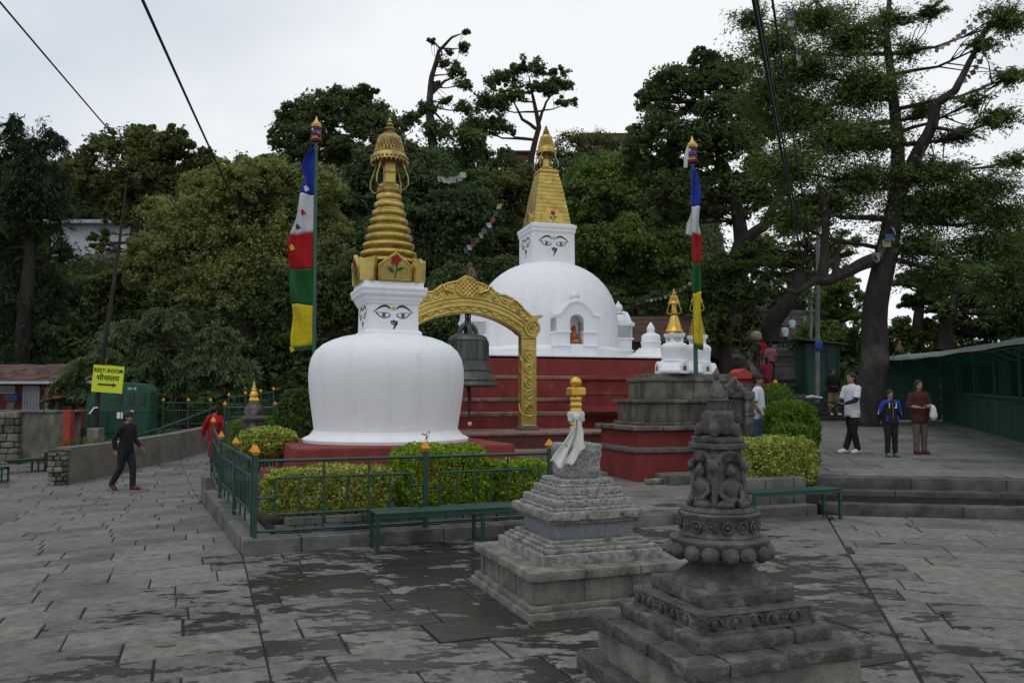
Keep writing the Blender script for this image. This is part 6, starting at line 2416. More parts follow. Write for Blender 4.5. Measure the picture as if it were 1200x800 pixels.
def tree(label, Y, lobes_px, leaf, nleaf, lsize, base_u=None, trunk=None, trad=.28, style='round', clump=.26, fill=.5, dscale=.75, bark_=None, name='leafy_tree', group='trees on the wooded hill', limbs=True, twig=6, base_z=None, extra=None, split=5, dens=1.0):
    """Tree standing Y metres away: tapered trunk, limbs to each lobe, twigs to leaf clumps, crown of separate leaves."""
    TREE_N[0] += 1
    g_ = np.random.default_rng(100 + TREE_N[0])
    lobes = []
    for i, L_ in enumerate(lobes_px):
        u, v, ru, rv = L_[:4]
        dy = L_[4] if len(L_) > 4 else g_.uniform(-.35, .35) * ru * Y / FPX
        w = L_[5] if len(L_) > 5 else 1.0
        yy = Y + dy
        k = yy / FPX
        c = P(u, v, yy)
        rad = (ru * k, max(ru, rv) * k * dscale, rv * k)
        if split < 2:
            lobes.append((tuple(c), rad, w))
            continue
        lobes.append((tuple(c), tuple(x * .92 for x in rad), w * .55))
        for j in range(split):                     # break the lobe into boughs with gaps between them
            a = 2 * pi * (j + g_.uniform(-.3, .3)) / split
            dd = np.array([math.cos(a), g_.uniform(-.9, .9), math.sin(a)]) * g_.uniform(.45, .75)
            cj = np.array(c) + dd * np.array(rad)
            sj = g_.uniform(.34, .52)
            lobes.append((tuple(cj), (rad[0] * sj * 1.15, rad[1] * sj, rad[2] * sj), w * .8))
    if trunk:
        tw = [P(u, v, y) for u, v, y in trunk[0]]
        rads = trunk[1]
    else:
        bu = base_u if base_u is not None else lobes_px[0][0]
        x = (bu - 600) / FPX * Y
        zb_ = terrain_z(x, Y) if base_z is None else base_z
        top = max(lobes, key=lambda l: l[0][2])
        mean = Vector((sum(l[0][0] for l in lobes) / len(lobes), Y, sum(l[0][2] for l in lobes) / len(lobes)))
        b0 = Vector((x, Y, zb_ - .4))
        tw = [b0, b0.lerp(mean, .3) + Vector((g_.normal() * .15, 0, 0)), b0.lerp(mean, .65) + Vector((g_.normal() * .25, g_.normal() * .2, 0)), mean, Vector(top[0])]
        rads = [trad * 1.25, trad, trad * .8, trad * .55, trad * .2]
    root = thing(name, label, 'tree', tw[0], 0, group)
    o0 = tw[0]
    t_ = MB()
    # resample trunk with a little waver
    pts, rr = [], []
    for i in range(len(tw) - 1):
        for j in range(5):
            f = j / 5
            p = tw[i].lerp(tw[i + 1], f)
            wv = mnoise.noise_vector(p * .35 + Vector((TREE_N[0], 0, 0))) * rads[i] * .5
            pts.append(p + (wv if i or j else Vector()))
            rr.append(rads[i] + (rads[i + 1] - rads[i]) * f)
    pts.append(tw[-1])
    rr.append(rads[-1])
    t_.tube([p - o0 for p in pts], rr, 10)
    for ex_ in (extra or []):
        ep = [P(u, v, y) - o0 for u, v, y in ex_[0]]
        e2, r2 = [], []
        for i in range(len(ep) - 1):
            for j in range(4):
                e2.append(ep[i].lerp(ep[i + 1], j / 4) + mnoise.noise_vector(ep[i].lerp(ep[i + 1], j / 4) * 1.3) * ex_[1][i] * .4)
                r2.append(ex_[1][i] + (ex_[1][i + 1] - ex_[1][i]) * j / 4)
        e2.append(ep[-1])
        r2.append(ex_[1][-1])
        t_.tube(e2, r2, 8)
    v, f, cc = crown_leaves(lobes, nleaf * DENS * dens, lsize * 0.92, style, g_, clump * 1.6, fill)
    if limbs:
        for (c, r, w) in lobes:
            c = Vector(c)
            att = min(range(len(pts)), key=lambda i: (pts[i] - c).length + (0 if pts[i].z < c.z else 4) + (6 if i < len(pts) * .3 else 0))
            a = pts[att]
            r0 = min(rr[att] * .55, .05 + .04 * r[0])
            mid = a.lerp(c, .5) + Vector((g_.normal() * .2, g_.normal() * .2, -.15 * (c - a).length * .4))
            t_.tube([a - o0, a.lerp(mid, .5) - o0 + Vector((0, 0, .03)), mid - o0, c - o0], [r0, r0 * .8, r0 * .6, r0 * .3], 6)
            near = sorted(cc, key=lambda q_: (Vector(q_) - c).length)[:max(1, int(len(cc) / max(1, len(lobes))))]
            pick = [near[int(i * len(near) / twig)] for i in range(min(twig, len(near)))]
            for q_ in pick:
                q_ = Vector(q_)
                s_ = mid.lerp(c, g_.uniform(0, 1))
                m_ = s_.lerp(q_, .5) + Vector((g_.normal(), g_.normal(), g_.normal())) * .08 * (q_ - s_).length
                t_.tube([s_ - o0, m_ - o0, q_ - o0], [r0 * .35, r0 * .22, r0 * .08], 4)
    t_.build('trunk', bark_ or bark_dark, root, True)
    me = np_mesh('crown', v - np.array(o0), f, g_.random(len(f)))
    link('crown', me, LEAF[leaf], root)
    return root


# left side
tree('very dark dense conifer filling the far left edge', 33, [(22, 330, 48, 90), (40, 235, 42, 70), (5, 240, 40, 80), (20, 175, 26, 40), (48, 260, 20, 60), (15, 410, 45, 50), (52, 178, 28, 34), (72, 292, 16, 26), (56, 370, 26, 50)], 'conifer', 34000, .20, 25, trad=.35, style='droop', split=3, clump=.30, fill=.35, name='conifer_tree')
tree('airy light green tree against the sky left of the olive tree', 47, [(150, 195, 55, 45), (195, 180, 42, 34), (105, 215, 30, 40), (215, 225, 36, 36), (150, 245, 40, 30), (118, 284, 16, 20), (170, 160, 30, 18), (235, 190, 24, 22)], 'broad', 20000, .22, 140, trad=.3, clump=.24, fill=.3)
tree('broad olive green tree with billowing foliage behind the flag', 36, [(225, 275, 75, 55), (300, 215, 66, 42), (365, 225, 44, 45), (190, 320, 50, 42), (335, 300, 62, 62), (262, 330, 60, 48), (385, 280, 26, 50), (250, 235, 50, 40), (320, 255, 60, 45), (165, 300, 26, 30)], 'olive', 52000, .135, 300, trad=.5, clump=.25, fill=.62)
tree('blue green deodar with drooping boughs behind the booth', 27.5, [(150, 395, 42, 22), (200, 415, 52, 26), (250, 430, 40, 30), (190, 378, 34, 18), (225, 450, 50, 24), (170, 435, 40, 20), (255, 400, 30, 22), (275, 440, 24, 30)], 'deodar', 30000, .17, 205, trad=.2, style='droop', split=3, clump=.33, fill=.2, name='deodar_tree', base_z=0)
tree('small deodar bough tree in front of the red house', 24.0, [(80, 450, 26, 14), (100, 432, 30, 12), (72, 470, 22, 12), (92, 465, 18, 14), (118, 420, 26, 12)], 'deodar', 9000, .15, 88, trad=.1, style='droop', split=3, clump=.36, fill=.15, name='deodar_tree', base_z=0)
tree('shadowy tree between the white house and the deodar', 40, [(110, 370, 60, 40), (60, 400, 60, 40), (150, 350, 45, 40), (180, 380, 40, 30), (20, 420, 40, 30), (80, 345, 30, 22)], 'dark', 20000, .19, 110, trad=.3, fill=.4)
# skyline behind the stupas
tree('dark broadleaf tree on the skyline above the flag pole', 63, [(365, 135, 42, 34), (335, 150, 24, 24), (410, 130, 32, 34), (380, 175, 50, 30), (440, 150, 36, 40), (425, 115, 20, 18), (345, 185, 34, 26)], 'dark', 22000, .27, 390, trad=.4, clump=.27, fill=.35)
tree('gaunt tree with sparse tufts reaching highest on the skyline', 66, [(505, 48, 7, 4), (545, 38, 6, 4), (543, 56, 9, 9), (527, 62, 7, 6), (520, 76, 9, 9), (536, 84, 11, 10), (545, 100, 11, 11), (512, 100, 9, 8), (525, 118, 13, 10), (500, 128, 16, 12), (545, 130, 14, 12), (480, 145, 22, 16), (515, 155, 24, 18), (550, 165, 30, 22), (530, 190, 40, 26), (475, 185, 34, 26)], 'dark', 15000, .26, trunk=([(505, 235, 66), (507, 170, 66), (503, 125, 66), (506, 90, 66), (514, 60, 66), (530, 44, 66), (541, 40, 66)], [.5, .4, .3, .22, .16, .1, .04]), clump=.42, split=1, dens=.6, fill=.1, bark_=bark, extra=[([(506, 90, 66), (518, 62, 66), (508, 47, 66)], [.12, .08, .03]), ([(504, 112, 66), (522, 95, 66), (540, 88, 66)], [.14, .1, .03])])
tree('umbrella-topped tree on the skyline above the pyramid spire', 71, [(620, 82, 34, 14), (590, 95, 26, 16), (650, 100, 24, 14), (600, 115, 22, 16), (665, 122, 14, 10), (635, 105, 26, 12), (575, 125, 24, 22), (560, 150, 26, 22), (585, 150, 22, 18), (655, 85, 16, 8)], 'dark', 13000, .27, trunk=([(618, 215, 71), (622, 185, 71), (632, 150, 71), (626, 120, 71), (620, 90, 71)], [.34, .28, .22, .16, .05]), clump=.30, split=1, dens=.6, fill=.2, extra=[([(630, 152, 71), (612, 140, 71), (600, 115, 71)], [.18, .14, .04]), ([(631, 145, 71), (640, 120, 71), (656, 98, 71)], [.16, .1, .04])])
tree('feathery deep green tree behind the ringed golden spire', 45, [(440, 225, 58, 44), (500, 225, 52, 50), (395, 235, 40, 45), (545, 265, 46, 55), (470, 290, 60, 50), (410, 300, 46, 50), (530, 320, 50, 46), (450, 185, 40, 26)], 'deep', 40000, .20, 470, trad=.4, clump=.28, fill=.45)
tree('mass of dark foliage low behind the near stupa', 35, [(390, 350, 50, 50), (350, 390, 46, 55), (320, 360, 40, 50), (430, 345, 46, 45), (300, 420, 40, 40), (520, 350, 50, 40), (370, 430, 40, 40), (500, 390, 50, 40)], 'dark', 26000, .17, 360, trad=.35, clump=.28, fill=.4)
tree('thin yellowish tree left of the pyramid spire', 50, [(585, 225, 46, 36), (560, 265, 40, 40), (610, 255, 36, 50), (590, 290, 44, 40), (625, 220, 30, 36), (560, 315, 30, 30)], 'thin', 20000, .18, 590, trad=.25, clump=.26, fill=.3)
tree('bare-twigged tree before the hilltop brick building', 80, [(700, 165, 30, 12), (670, 165, 26, 14), (730, 170, 20, 14), (690, 185, 40, 18), (655, 185, 26, 20)], 'thin', 3200, .22, 690, trad=.25, clump=.5, split=1, fill=.2, twig=26)
tree('fresh mid green tree behind the large white dome', 43, [(700, 225, 52, 45), (760, 245, 56, 50), (720, 295, 62, 46), (785, 300, 44, 46), (685, 285, 40, 44), (735, 340, 60, 34), (745, 200, 34, 28), (800, 345, 40, 30), (680, 235, 30, 40)], 'mid', 46000, .17, 735, trad=.4, clump=.26, fill=.5)
tree('dark spreading tree behind the narrow prayer flag', 33, [(800, 105, 44, 38), (855, 95, 40, 36), (775, 160, 38, 42), (835, 165, 52, 48), (880, 150, 36, 40), (790, 225, 42, 40), (855, 235, 46, 44), (765, 115, 24, 24), (830, 75, 30, 18), (900, 215, 36, 40), (750, 195, 20, 30)], 'dark', 40000, .15, trunk=([(838, 425, 33), (845, 380, 33), (858, 320, 33), (868, 285, 33), (862, 220, 33), (830, 150, 33), (820, 100, 33)], [.52, .44, .38, .32, .24, .14, .05]), clump=.25, fill=.42, extra=[([(862, 290, 33), (895, 265, 32.6), (915, 225, 32.4), (925, 190, 32.4)], [.26, .22, .14, .05])])
tree('ivy-hung tree low beside the rock face', 31, [(838, 385, 26, 30), (820, 350, 30, 26), (865, 345, 30, 28), (850, 315, 40, 26), (880, 310, 34, 24)], 'shrub', 11000, .13, 842, trad=.3, clump=.3, fill=.3)
# the big tree on the right
tree('huge feathery-leaved tree with a massive trunk behind the stall', 26, [
    (955, 25, 50, 22), (905, 55, 34, 26), (1000, 50, 44, 30), (940, 85, 50, 30), (880, 25, 26, 14), (1010, 105, 46, 34), (935, 140, 48, 34), (985, 165, 54, 34), (925, 200, 44, 34), (1010, 215, 56, 26), (960, 245, 56, 26), (1085, 205, 56, 20), (1140, 225, 56, 26), (1090, 250, 66, 30), (1175, 255, 40, 34),
    (1160, 290, 54, 26), (1070, 290, 40, 22), (1110, 320, 60, 24), (1185, 330, 36, 30), (1180, 25, 30, 20, -2), (1150, 55, 20, 12, -2), (1185, 90, 22, 14, -2), (1140, 120, 24, 12, -2), (1170, 140, 26, 14, -2), (1120, 160, 30, 12), (1190, 190, 26, 12), (1085, 130, 20, 16), (1065, 60, 24, 14), (1040, 25, 24, 14), (920, 260, 30, 20), (1030, 165, 30, 20), (1090, 15, 22, 12), (900, 110, 30, 30)],
    'feather', 72000, .118, trunk=([(1020, 503, 26), (1025, 430, 26), (1032, 340, 26), (1038, 290, 26), (1052, 230, 26), (1052, 170, 26), (1047, 100, 26), (1040, 40, 26), (1045, -20, 26)], [.58, .44, .38, .35, .27, .20, .15, .11, .06]), style='feather', clump=.62, fill=.02, bark_=bark, name='great_tree', split=1, dens=1.65,
    extra=[([(1050, 232, 26), (1070, 190, 25.4), (1085, 160, 25), (1098, 122, 24.6), (1120, 105, 24.4), (1136, 72, 24.2), (1160, 25, 24)], [.26, .22, .18, .15, .12, .09, .05]), ([(1034, 300, 26), (1005, 312, 25.6), (975, 328, 25.4), (955, 330, 25.2), (935, 342, 25.2), (918, 338, 25.2), (900, 322, 25.1), (890, 300, 25)], [.24, .20, .17, .13, .09, .06, .04, .02]), ([(965, 330, 25.4), (967, 290, 25.4), (968, 250, 25.2), (960, 215, 25)], [.20, .15, .11, .05]), ([(978, 326, 25.4), (982, 296, 25.4), (988, 270, 25.2)], [.12, .08, .03]), ([(1098, 122, 24.6), (1096, 150, 24.6), (1112, 152, 24.4), (1135, 160, 24.2)], [.08, .07, .05, .02])])
tree('leaning twisted tree rising beside the hill stairs', 44, [(960, 300, 30, 18), (925, 310, 26, 22), (900, 290, 30, 24), (985, 285, 30, 20), (940, 270, 34, 18), (880, 300, 24, 24)], 'feather', 11000, .17, trunk=([(902, 402, 44), (910, 375, 44), (925, 355, 44), (934, 335, 44), (936, 312, 44), (945, 290, 44)], [.62, .5, .42, .36, .25, .1]), style='feather', clump=.4, fill=.2, bark_=bark_dark, extra=[([(934, 335, 44), (950, 325, 44), (968, 312, 44)], [.26, .18, .06])])
tree('bright green tree behind the utility poles', 42, [(985, 375, 34, 26), (960, 400, 34, 24), (1000, 410, 30, 26), (970, 350, 26, 20), (995, 345, 24, 22), (980, 430, 40, 20)], 'mid', 13000, .15, 985, trad=.25, clump=.3, fill=.3, group='trees beside the stall')
tree('slim dark tree standing behind the far end of the stall', 40, [(1085, 355, 36, 16), (1070, 330, 30, 14), (1110, 340, 34, 16), (1095, 385, 30, 14)], 'dark', 9000, .17, trunk=([(1074, 412, 40), (1076, 380, 40), (1082, 345, 40), (1090, 315, 40)], [.30, .26, .2, .1]), clump=.34, fill=.15, group='trees beside the stall', base_z=.5)
tree('slim dark tree behind the middle of the stall roof', 38, [(1140, 350, 40, 18), (1110, 365, 26, 14), (1165, 345, 36, 18), (1150, 385, 40, 16), (1190, 375, 34, 22)], 'dark', 12000, .17, trunk=([(1105, 412, 38), (1108, 380, 38), (1120, 345, 38), (1135, 315, 38)], [.34, .3, .22, .1]), clump=.34, fill=.15, group='trees beside the stall', base_z=.5)
tree('dark tree crowding the right edge above the stall', 33, [(1195, 300, 30, 40), (1175, 330, 36, 30), (1205, 360, 40, 34), (1150, 320, 30, 20), (1225, 320, 50, 50)], 'dark', 14000, .16, 1240, trad=.3, clump=.3, fill=.3, group='trees beside the stall', base_z=.5)

tree('dark thicket between the great trunk and the kiosk', 40, [(1000, 440, 40, 26), (1050, 430, 40, 30), (1010, 400, 36, 26), (1060, 395, 34, 26), (1100, 425, 40, 24)], 'shrub', 12000, .15, 1040, trad=.16, clump=.34, fill=.2, group='trees beside the stall', base_z=.5)
tree('dark thicket beyond the stall at the right edge', 44, [(1130, 410, 46, 26), (1180, 400, 46, 30), (1150, 370, 40, 26), (1220, 390, 40, 40), (1085, 400, 34, 24)], 'shrub', 12000, .17, 1150, trad=.2, clump=.34, fill=.2, group='trees beside the stall', base_z=.8)
tree('tangled grey green thicket left of the hill stairs', 43, [(862, 405, 28, 26), (846, 380, 34, 26), (876, 375, 22, 24), (855, 425, 26, 16), (880, 348, 26, 20), (866, 440, 20, 14)], 'thicket', 12000, .13, 868, trad=.2, clump=.34, fill=.2)
tree('dark tree on the slope between the olive tree and the white house', 58, [(60, 210, 40, 36), (100, 235, 44, 36), (150, 250, 44, 36), (200, 235, 40, 30), (250, 215, 44, 30), (300, 200, 40, 28), (30, 250, 36, 40)], 'dark', 18000, .26, 160, trad=.35, clump=.3, fill=.3)
tree('dark tree high on the slope behind the flag and the ringed spire', 70, [(340, 215, 44, 32), (400, 205, 44, 32), (460, 200, 44, 34), (520, 205, 44, 30), (580, 195, 36, 26)], 'dark', 16000, .30, 440, trad=.35, clump=.3, fill=.3)
tree('dull green tree high on the slope right of the pyramid spire', 66, [(680, 205, 40, 28), (730, 200, 44, 26), (780, 205, 40, 34), (650, 215, 26, 24)], 'deep', 12000, .28, 720, trad=.3, clump=.3, fill=.3)
tree('shadowed tree low behind the archway', 38, [(600, 330, 50, 36), (560, 340, 46, 40), (640, 320, 40, 30), (700, 360, 50, 30), (760, 375, 50, 30), (810, 390, 36, 26)], 'dark', 16000, .18, 610, trad=.3, clump=.3, fill=.3)

tree('pale green tree closing the view at the top of the hill stairs', 78, [(905, 345, 34, 26), (940, 335, 34, 26), (970, 350, 34, 26), (930, 305, 40, 24), (890, 310, 34, 26), (975, 315, 30, 20)], 'mid', 9000, .26, 985, trad=.3, clump=.3, fill=.2)

# undergrowth over the slope
g_ = np.random.default_rng(77)
cen = []
while len(cen) < 2800:
    Y = g_.uniform(29, 80)
    a = g_.uniform(-.85, .70)
    x = a * Y
    if .27 < a < .40 and Y < 90:
        continue
    if a > .40 and (Y < 33 or Y > 62):
        continue
    if -.12 < a < .16 and Y < 33:
        continue
    if a < -.5 and Y < 32:
        continue
    cen.append((x, Y, terrain_z(x, Y) + g_.uniform(.0, .9)))
cen = np.array(cen)
C, UN = [], []
for c in cen:
    m = 60
    q_ = g_.normal(size=(m, 3))
    q_ /= np.linalg.norm(q_, axis=1)[:, None]
    C.append(c + q_ * g_.random((m, 1)) ** .5 * np.array([1.3, 1.3, .9]) * g_.uniform(.7, 1.3))
    UN.append(q_ * .8 + g_.normal(size=(m, 3)) * .5 + np.array([0, 0, .5]))
C = np.concatenate(C)
v, f = leaf_tris(C, np.concatenate(UN), .30, g_, .6)
o = link('undergrowth', np_mesh('undergrowth', v, f, g_.random(len(f))), LEAF['under'])
tag(o, 'dark undergrowth covering the wooded slope', 'undergrowth', kind='stuff')

# ================================================================== PEOPLE AND MONKEYS
def tube_between(mb, pts, rad, ell=None, seg=12):
    mb.tube(pts, rad, seg, ell)


def hand_into(mb, wrist, dirv, palm_n, s=1.0, curl=.5):
    """Palm with four curled fingers and a thumb leaving its side."""
    d = Vector(dirv).normalized()
    n_ = Vector(palm_n)
    n_ = (n_ - d * n_.dot(d)).normalized()
    sd_ = d.cross(n_)
    w = Vector(wrist)
    rot = Matrix((sd_, n_, d)).transposed()
    mb.ball(w + d * .045 * s, (.040 * s, .017 * s, .052 * s), 10, 8, rot)
    for i, (off, ln) in enumerate(((-.028, .070), (-.009, .080), (.010, .075), (.028, .060))):
        b = w + d * .085 * s + sd_ * off * s
        c1 = b + (d * math.cos(curl * .5) + n_ * math.sin(curl * .5)) * ln * .5 * s
        c2 = c1 + (d * math.cos(curl * 1.5) + n_ * math.sin(curl * 1.5)) * ln * .5 * s
        mb.tube([b - d * .02 * s, b, c1, c2], [.009 * s, .0088 * s, .008 * s, .006 * s], 6)
    tb = w + d * .03 * s - sd_ * .034 * s
    mb.tube([tb, tb + (d * .6 - sd_ * .7).normalized() * .032 * s, tb + (d * .9 - sd_ * .45 + n_ * .3).normalized() * .066 * s], [.011 * s, .010 * s, .007 * s], 6)


def person(label, loc, rz, h, clothes, arms, legs=None, lean=(0, 0), head_yaw=0, voxel=.0165, hair='short', fat=1.0, skin_m=None, seated=False, group=None, head_pitch=0, long_top=0.0, female=False, shorts=False, sleeve=.5, extra=None, loose=1.0):
    """One fused body facing -y (before rz), clothes cut from the same surface as children."""
    skin_m = skin_m or skin
    k = h / 1.72
    tags, mb = {}, MB()
    tid = {'skin': 0, 'top': 1, 'bottom': 2, 'shoe': 3, 'sleeve': 4, 'sock': 5}
    V = lambda p: Vector((p[0] * k, p[1] * k, p[2] * k))
    lx, ly = lean
    S = lambda z: (lx * (z - .9), ly * (z - .9))

    # torso
    mb.cur = tid['top']
    f = fat
    tor = [(.86 - long_top, .158 * f * loose, .118 * f * loose), (.97, .155 * f * loose, .115 * f * loose), (1.10, .150 * f * loose, .108 * f * loose), (1.24, .168 * f, .116 * f), (1.35, .178 * f, .112 * f), (1.42, .150 * f, .092), (1.465, .075, .066)]
    mb.loft([(V((S(z)[0], S(z)[1], z)), rx * k, ry * k) for z, rx, ry in tor], 20)
    mb.cur = tid['bottom']
    mb.loft([(V((0, 0, z)), rx * k, ry * k) for z, rx, ry in ((.80, .12 * f, .10 * f), (.86, .138 * f, .100 * f), (.93, .135 * f, .095 * f), (.97, .12 * f, .08 * f))], 18)
    nk = S(1.48)
    mb.cur = 0
    mb.tube([V((S(1.42)[0], S(1.42)[1] + .01, 1.42)), V((nk[0], nk[1] - .005, 1.53))], [.058 * k, .052 * k], 12)
    hd = V((nk[0], nk[1] - .012, 1.605))
    Rh = Matrix.Rotation(head_yaw, 3, 'Z') @ Matrix.Rotation(head_pitch, 3, 'X')
    mb.ball(hd + Rh @ V((0, .012, .028)), (.080 * k, .100 * k, .098 * k), 14, 10, Rh)
    mb.ball(hd + Rh @ V((0, -.022, -.040)), (.061 * k, .071 * k, .074 * k), 12, 10, Rh)
    mb.ball(hd + Rh @ V((0, -.092, -.012)), (.014 * k, .018 * k, .024 * k), 8, 6, Rh)
    mb.ball(hd + Rh @ V((0, -.074, -.062)), (.024 * k, .016 * k, .014 * k), 8, 6, Rh)
    for sg in (-1, 1):
        mb.ball(hd + Rh @ V((sg * .076, .012, -.005)), (.012 * k, .020 * k, .030 * k), 8, 6, Rh)
    # arms: (elbow, wrist, hand direction, palm normal) for x>0 then x<0
    hands = []
    for sg, (el, wr, hdir, pn) in zip((1, -1), arms):
        sh = V((sg * .175 * f + S(1.39)[0], S(1.39)[1], 1.385))
        e_, w_ = V(el), V(wr)
        mb.cur = tid['top']
        mb.ball(sh, (.068 * k, .066 * k, .066 * k), 12, 8)
        if sleeve >= 1.0:
            mb.tube([sh, sh.lerp(e_, .5), e_, e_.lerp(w_, .5), e_.lerp(w_, .93)], [.064 * k, .058 * k, .052 * k, .046 * k, .042 * k], 12)
            mb.cur = 0
            mb.tube([e_.lerp(w_, .85), w_], [.030 * k, .028 * k], 10)
        else:
            tp_ = sh.lerp(e_, min(1, sleeve * 1.6))
            mb.tube([sh, sh.lerp(tp_, .6), tp_], [.066 * k, .064 * k * loose, .066 * k * loose], 12)
            mb.cur = tid['sleeve'] if 'sleeve' in clothes else 0
            mb.tube([sh.lerp(e_, .4), e_, e_.lerp(w_, .4), w_], [.046 * k, .042 * k, .040 * k, .029 * k], 12)
        hands.append((w_, hdir, pn))
    legs = legs or (((.095, -.01, .48), (.10, .01, .085), (.02, -1)), ((-.095, -.01, .48), (-.10, .01, .085), (-.02, -1)))
    for sg, (kn_, an_, toe) in zip((1, -1), legs):
        hp = V((sg * .088 * f, 0, .88))
        kn_, an_ = V(kn_), V(an_)
        td = Vector((toe[0], toe[1], toe[2] if len(toe) > 2 else 0)).normalized()
        mb.cur = tid['bottom']
        if shorts:
            mb.tube([hp, hp.lerp(kn_, .6), hp.lerp(kn_, .95)], [.10 * k, .10 * k, .105 * k], 14)
            mb.cur = 0
            mb.tube([hp.lerp(kn_, .8), kn_, kn_.lerp(an_, .35), kn_.lerp(an_, .8), an_], [.062 * k, .055 * k, .058 * k, .040 * k, .038 * k], 12)
        else:
            q_ = .9 + .1 * loose
            mb.tube([hp, hp.lerp(kn_, .5), kn_, kn_.lerp(an_, .4), kn_.lerp(an_, .95), an_], [.098 * k * f, .086 * k * f, .068 * k * q_, .064 * k * q_, .058 * k * q_, .056 * k], 14)
        mb.cur = tid['shoe']
        ft = an_ + Vector((0, 0, -.035 * k))
        mb.tube([ft - td * .055 * k + Vector((0, 0, -.004)), ft + td * .03 * k, ft + td * .12 * k + Vector((0, 0, -.012 * k)), ft + td * .185 * k + Vector((0, 0, -.018 * k))], [.043 * k, .048 * k, .043 * k, .028 * k], 12)
    for (tg, pts, rad, ell) in (extra or []):
        mb.cur = tid[tg]
        mb.tube([V(p) for p in pts], [r * k for r in rad], 14, ell)
    me = fuse(mb, voxel, 3)
    smp, stg = [], []
    for f_ in mb.f:
        if len(f_) != 4:
            continue
        q4 = [Vector(mb.v[i]) for i in f_]
        t4 = mb.tags[f_[0]]
        for a4 in (.0, .2, .4, .6, .8, 1.0):
            for b4 in (.25, .75):
                smp.append(q4[0].lerp(q4[1], b4).lerp(q4[3].lerp(q4[2], b4), a4))
                stg.append(t4)
    kd = KDTree(len(smp))
    for i, p in enumerate(smp):
        kd.insert(p, i)
    kd.balance()
    ptag = []
    for pg_ in me.polygons:
        n6 = kd.find_n(pg_.center, 8)
        t0_ = stg[n6[0][1]]
        if t0_ == 2 and any(stg[x[1]] == 1 and x[2] < n6[0][2] + .02 for x in n6):
            t0_ = 1
        ptag.append(t0_)
    # hands joined onto the body mesh
    hb_ = MB()
    for (w_, hdir, pn) in hands:
        hand_into(hb_, w_, hdir, pn, k * 1.05)
    vsrc = [tuple(v_.co) for v_ in me.vertices]
    fsrc = [tuple(p_.vertices) for p_ in me.polygons]
    nrm_ = [v_.normal.copy() for v_ in me.vertices]
    body = bpy.data.meshes.new('person')
    body.from_pydata(vsrc + hb_.v, [], fsrc + [tuple(i + len(vsrc) for i in f_) for f_ in hb_.f])
    body.polygons.foreach_set('use_smooth', [True] * len(body.polygons))
    root = link('person', body, skin_m, None, loc, rz)
    tag(root, label, 'person', group)
    for nm, (part, m_) in clothes.items():
        t_ = tid[nm]
        fs_ = [fsrc[i] for i in range(len(fsrc)) if ptag[i] == t_]
        if not fs_:
            continue
        used = sorted({i for f_ in fs_ for i in f_})
        mp_ = {i: j for j, i in enumerate(used)}
        vv_ = [Vector(vsrc[i]) + nrm_[i] * (.007 if nm != 'bottom' else .006) for i in used]
        c_ = MB().add(vv_, [tuple(mp_[i] for i in f_) for f_ in fs_])
        c_.build(part, m_, root, True)
    # face
    for sg in (-1, 1):
        MB().ball(hd + Rh @ V((sg * .031, -.086, .006)), (.013 * k, .007 * k, .007 * k), 8, 6, Rh).build('eye', hair_m, root, True)
        MB().ball(hd + Rh @ V((sg * .032, -.088, .026)), (.020 * k, .006 * k, .005 * k), 8, 6, Rh).build('eyebrow', hair_m, root, True)
    MB().ball(hd + Rh @ V((0, -.094, -.060)), (.022 * k, .006 * k, .006 * k), 8, 6, Rh).build('mouth', mat('lips', (.16, .06, .05)) if 'lips' not in MATS else MATS['lips'], root, True)
    # hair or cap
    hb = MB()
    hb.ball(hd + Rh @ V((0, .024, .044)), (.091 * k, .105 * k, .098 * k), 14, 10, Rh)
    hb.ball(hd + Rh @ V((0, .05, -.01)), (.080 * k, .070 * k, .07 * k), 12, 8, Rh)
    if hair == 'long':
        hb.tube([hd + Rh @ V((0, .06, .0)), hd + Rh @ V((0, .085, -.12)), hd + Rh @ V((0, .09, -.26))], [.075 * k, .06 * k, .03 * k], 10)
    if hair == 'shoulder':
        for sg in (-1, 1):
            hb.tube([hd + Rh @ V((sg * .06, .03, .02)), hd + Rh @ V((sg * .085, .02, -.08)), hd + Rh @ V((sg * .08, -.01, -.17))], [.04 * k, .035 * k, .02 * k], 8)
        hb.ball(hd + Rh @ V((0, .06, -.09)), (.08 * k, .05 * k, .09 * k), 10, 8, Rh)
    if hair == 'bun':
        hb.ball(hd + Rh @ V((0, .11, .03)), (.045 * k, .045 * k, .045 * k), 10, 8)
    if hair == 'pot':
        pass
    link('hair', fuse(hb, max(.010, voxel * .7), 2), hair_m, root)
    if hair == 'cap':
        cp_ = MB()
        cp_.loft([(hd + V((0, .015, .045)), .097 * k, .115 * k), (hd + V((0, .018, .095)), .094 * k, .110 * k), (hd + V((0, .02, .133)), .075 * k, .086 * k), (hd + V((0, .02, .151)), .032 * k, .038 * k)], 18)
        co_ = cp_.build('cap', clothes.get('cap_m', (None, ink_black))[1] if 'cap_m' in clothes else ink_black, root, True)
        brim = MB()
        brim.ball(hd + Rh @ V((0, -.105, .052)), (.068 * k, .075 * k, .010 * k), 14, 6, Rh)
        brim.build('cap_brim', ink_black, co_, True)
    return root


def arm_down(sg, fwd=0.0, out=.0):
    return ((sg * (.235 + out), .02 - fwd * .3, 1.12), (sg * (.245 + out), -.04 - fwd, .88), (0, -.15 - fwd, -1), (-sg, 0, 0))


